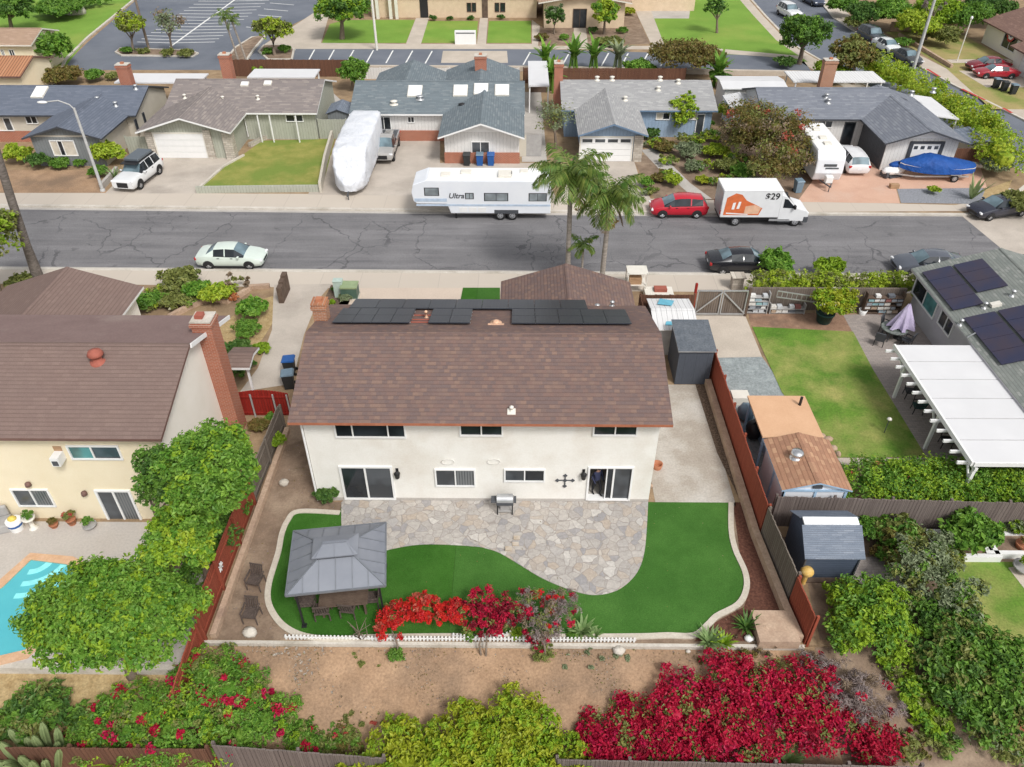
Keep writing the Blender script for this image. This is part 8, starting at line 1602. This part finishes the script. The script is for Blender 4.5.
sl = Vector((bx+.35, 0, 2.4)); se = Vector((bx+1.25, 0, 1.5)); nn = Vector((.9, 0, .9)).normalized()*.015; m = MB(); a = sl+(se-sl)*.12+nn; b_ = sl+(se-sl)*.96+nn; m.add([(a.x, -.85, a.z), (a.x, .85, a.z), (b_.x, .9, b_.z), (b_.x, -.9, b_.z)], [(3, 2, 1, 0)]); m.build('windscreen', M['glasscar'], t)
m = MB(); m.box(h-.35, -1.0, .32, h+.03, 1.0, .8); m.box(bx+.05, -1.0, .32, bx+1.0, 1.0, .5); m.build('bumper', M['dgrey'], t, bevel=.04); m = MB(); m.box(-h+.05, -.9, .5, bx, .9, .74); m.build('chassis', M['black'], t); m = MB(); m.box(bx-.6, -1.02, .45, bx+.9, -.98, .62); m.build('side_skirt', M['steel'], t)
for s in (-1, 1): m = MB(); m.box(h-.2, s*.6, .92, h+.02, s*.9, 1.1); m.build('headlight', M['clearlight'], t, bevel=.03); m = MB(); m.box(bx+1.0, s*1.0, 1.45, bx+1.15, s*1.25, 1.75); m.build('wing_mirror', M['black'], t, bevel=.03); m = MB(); m.box(-h-.04, s*.95, 1.0, -h, s*1.05, 1.3); m.build('tail_light', M['redlight'], t)
add_wheels(t, [-h+1.25, h-.85], .98, .36, .24, 'rim')
for y in (-1.083, 1.083):
    s = -1 if y < 0 else 1; f = (lambda x, z: (x, y+s*.006, z)); m = MB(); m.add([f(-h+.2, .95), f(-h+.3, 2.3), f(-h+.9, 2.65), f(-h+1.35, 2.55), f(-h+1.75, 2.1), f(-h+2.5, 1.75), f(-h+3.0, 1.5), f(-h+2.8, .95)], [tuple(range(8))]); m.build('side_graphic', M['orange'], t)
    m = MB(); g = (lambda x, z: (x, y+s*.012, z)); m.add([g(-h+1.7, 1.05), g(-h+1.75, 1.65), g(-h+2.4, 1.75), g(-h+2.9, 1.55), g(-h+2.75, 1.05)], [tuple(range(5))]); m.add([g(-h+.75, 1.4), g(-h+.8, 1.9), g(-h+1.0, 1.95), g(-h+.95, 1.4)], [(0, 1, 2, 3)], 1); m.add([g(-h+1.1, 1.45), g(-h+1.2, 2.0), g(-h+1.38, 2.0), g(-h+1.3, 1.45)], [(0, 1, 2, 3)], 1); m.add([g(-h+.4, 1.05), g(-h+.4, 1.15), g(-h+2.0, 1.05), g(-h+2.0, .98)], [(0, 1, 2, 3)], 1); m.build('graphic_detail', [M['peach'], M['white']], t)
    text(t, '$29', (bx-.7, y+s*.01, 2.4), (R(90), 0, 0 if s < 0 else R(180)), .68, 'ink', 'price_lettering')
# covered caravan
p = at(351, 150); q_ = [(a, z) for a, z in ()]; t = thing('covered_caravan', 'caravan wrapped in a wrinkled white cover on the driveway', 'caravan', (-13.35, 62.6, 0), R(-90)); m = MB(); n = 20; rows = []
prof = [(-4.9, .98, 1.0, 3.2), (-4.6, 1.3, .5, 3.35), (-2, 1.36, .5, 3.42), (0, 1.38, .5, 3.4), (2.0, 1.38, .5, 3.36), (3.7, 1.36, .5, 3.28), (4.3, 1.32, .48, 2.95), (4.7, 1.24, .45, 2.3), (5.1, 1.08, .4, 1.75), (5.6, .65, .4, 1.35), (5.9, .3, .5, 1.05)]
prof2 = []
for i in range(len(prof)-1):
    for k in range(4): u = k/4; prof2.append(tuple(prof[i][j]*(1-u)+prof[i+1][j]*u for j in range(4)))
prof2.append(prof[-1]); vs = []; fs = []; g = np.random.default_rng(4)
for i, (x, w, zl, zh) in enumerate(prof2):
    for k in range(n):
        a = 2*math.pi*k/n; cx_ = abs(math.cos(a))**.2*math.copysign(1, math.cos(a)); cz_ = abs(math.sin(a))**.2*math.copysign(1, math.sin(a)); wr = 1+.022*math.sin(k*3.1+x*2.2)+g.uniform(-.03, .02)*(1+max(0, x-2)*.35); vs.append((x, w*cx_*wr, (zl+zh)/2+(zh-zl)/2*cz_*wr))
for i in range(len(prof2)-1):
    for k in range(n): fs.append((i*n+k, (i+1)*n+k, (i+1)*n+(k+1) % n, i*n+(k+1) % n))
m.add(vs, fs, 0, True); m.add(vs[:n], [tuple(range(n))], 0); m.add(vs[-n:], [tuple(range(n-1, -1, -1))], 0); m.build('cover', M['cover'], t); add_wheels(t, [-1.4, -.4], 1.1, .36, .22); m = MB(); m.tube([(6.0, 0, .55), (6.6, 0, .45)], .06, 6); m.tube([(6.3, 0, 0), (6.3, 0, .5)], .04, 6); m.build('tow_hitch', M['dgrey'], t)
# travel trailer
a_, b_ = at(830, 186), at(820, 150); t = thing('travel_trailer', 'white travel trailer parked nose out beside the coral flowering bush', 'caravan', (at(821, 168).x-.85, 62.4, 0), R(-91)); box_body('body', t, [(-3.3, .5), (-3.3, 2.8), (-3.1, 2.9), (2.9, 2.9), (3.35, 2.35), (3.4, 1.2), (3.1, .5)], -1.12, 1.12, wm_, .1)
m = MB(); m.box(-3.2, -1.05, 2.89, 2.8, 1.05, 2.93); m.build('roof', M['white'], t)
for x in (-1.6, .3, 1.6): m = MB(); m.box(x-.3, -.3, 2.93, x+.3, .3, 3.05); m.build('roof_vent', M['offwhite'], t, bevel=.03)
for y in (-1.12, 1.12): side_pane(t, -2.6, -1.5, 1.6, 2.2, y, div=1); side_pane(t, .4, 1.3, 1.6, 2.2, y)
m = MB(); m.box(3.36, -.5, 1.75, 3.41, .5, 1.95); m.box(3.36, -.35, 1.55, 3.41, .7, 1.66); m.build('nose_stripe', M['dgrey'], t); add_wheels(t, [-.9, -.1], 1.06, .34, .22); m = MB(); m.tube([(3.2, -.5, .55), (4.5, 0, .5)], .05, 6); m.tube([(3.2, .5, .55), (4.5, 0, .5)], .05, 6); m.tube([(4.3, 0, 0), (4.3, 0, .55)], .04, 6); m.build('tow_hitch', M['dgrey'], t); m = MB(); m.box(3.5, -.3, .55, 3.95, .3, 1.15); m.build('gas_bottle_cover', M['white'], t, bevel=.06)
bin_('dark blue grey bin between the travel trailer and the coral bush', at(797, 192), R(10), 'bingrey', 'bingrey')
# boat
p = at(936, 180); t = thing('boat', 'motor boat on a trailer under a bright blue cover', 'boat', (p.x, p.y+.5, 0), R(180)); m = MB(); vs = []; fs = []; n = 13
st = [(-3.0, .35, 1.15, .1), (-2.6, .75, 1.2, .15), (-1.5, 1.02, 1.2, .35), (-.3, 1.05, 1.2, .6), (.7, 1.05, 1.22, .78), (1.3, 1.0, 1.26, .7), (2.2, .78, 1.32, .35), (2.9, .4, 1.38, .15), (3.2, .1, 1.42, .04)]
for x, w, z, c in st:
    for k in range(n): a = math.pi*k/(n-1); vs.append((x, w*math.cos(a)*1.04, z-.38+(c+.38)*math.sin(a)**.8*(1+.06*math.sin(k*2.3+x*3)) if 0 < k < n-1 else z-.5))
for i in range(len(st)-1):
    for k in range(n-1): fs.append((i*n+k, (i+1)*n+k, (i+1)*n+k+1, i*n+k+1))
m.add(vs, fs, 0, True); m.build('cover', M['bluecover'], t); m = MB(); vs = []; fs = []
for x, w, z, c in st:
    kz = .5+.25*max(0, (x-1)/2.2); vs += [(x, -w, z-.06), (x, -w*.8, kz+.15), (x, 0, kz), (x, w*.8, kz+.15), (x, w, z-.06)]
for i in range(len(st)-1):
    for k in range(4): fs.append((i*5+k, i*5+k+1, (i+1)*5+k+1, (i+1)*5+k))
m.add(vs, fs, 0, True); m.add(vs[:5], [(0, 1, 2, 3, 4)]); m.build('hull', M['white'], t); m = MB()
for y in (-.75, .75): m.beam((-2.4, y, .42), (2.0, y, .42), .1, .12); m.beam((2.0, y, .42), (3.9, 0, .42), .09, .1)
m.build('trailer_frame', M['steel'], t); add_wheels(t, [-1.2], 1.05, .31, .2); m = MB(); m.box(-1.65, .82, .62, -.75, 1.08, .68); m.box(-1.65, -1.08, .62, -.75, -.82, .68); m.tube([(3.6, 0, 0), (3.6, 0, .7)], .04, 6); m.build('mudguard', M['steel'], t)
p = at(892, 176); t = thing('watercraft', 'small white watercraft with a blue seat cover beside the covered boat', 'watercraft', p, R(200)); m = MB(); m.blob((0, 0, .55), (1.2, .5, .42), 12); m.build('hull', M['white'], t); m = MB(); m.blob((-.1, 0, 1.0), (.75, .38, .25), 10); m.build('cover', M['bluecover'], t); m = MB(); m.box(.75, -.4, .1, 1.0, .4, .5); m.box(-.6, -.45, 0, .6, .45, .14); m.build('trolley', M['dgrey'], t)
m = MB(); p = at(893, 188); m.box(p.x-.3, p.y-.2, 0, p.x+.4, p.y+.2, .35); tag(m.build('timber_blocks', M['wood']), 'timber wheel blocks on the salmon drive by the watercraft', 'timber')
m = MB(); a_, b_ = at(962, 163, .6), at(988, 166, .6); m.beam(a_, b_, .5, .25); tag(m.build('covered_beam', M['steel']), 'long grey wrapped spar lying behind the covered boat', 'spar')

# ================================================================== CAMERA, LIGHT
cam = bpy.data.cameras.new('camera'); co = bpy.data.objects.new('camera', cam); link(co); co.location = (0, 0, H)
Mc = Matrix((RT, UP, tuple(-x for x in FW))).transposed(); co.rotation_euler = Mc.to_euler()
cam.sensor_width = 36; cam.lens = F/1024*36; cam.clip_end = 3000; cam.clip_start = .5; SC.camera = co
W = bpy.data.worlds.new('World'); SC.world = W; W.use_nodes = True; nt = W.node_tree; bg = nt.nodes['Background']; sk = nt.nodes.new('ShaderNodeTexSky'); sk.sky_type = 'NISHITA'; sk.sun_disc = False; SE, SR = R(50), R(146)
sk.sun_elevation = SE; sk.sun_rotation = SR; sk.air_density = 1.0; sk.dust_density = 3.0; sk.ozone_density = 1.0
hs_ = nt.nodes.new('ShaderNodeHueSaturation'); hs_.inputs['Saturation'].default_value = .16; nt.links.new(sk.outputs[0], hs_.inputs['Color']); nt.links.new(hs_.outputs[0], bg.inputs[0]); bg.inputs[1].default_value = SKY
sun = bpy.data.lights.new('sun', 'SUN'); sun.energy = SUN; sun.angle = R(13); sun.color = (1.0, .965, .92); so = bpy.data.objects.new('sun', sun); link(so)
dv = Vector((math.sin(SR)*math.cos(SE), math.cos(SR)*math.cos(SE), math.sin(SE))); so.rotation_euler = dv.to_track_quat('Z', 'Y').to_euler()
vs_ = SC.view_settings; vs_.view_transform = 'Standard'; vs_.look = 'None'; vs_.exposure = EXPO; vs_.gamma = 1; SC.display_settings.display_device = 'sRGB'
SC.cycles.use_denoising = True; SC.cycles.max_bounces = 6; SC.cycles.transparent_max_bounces = 8
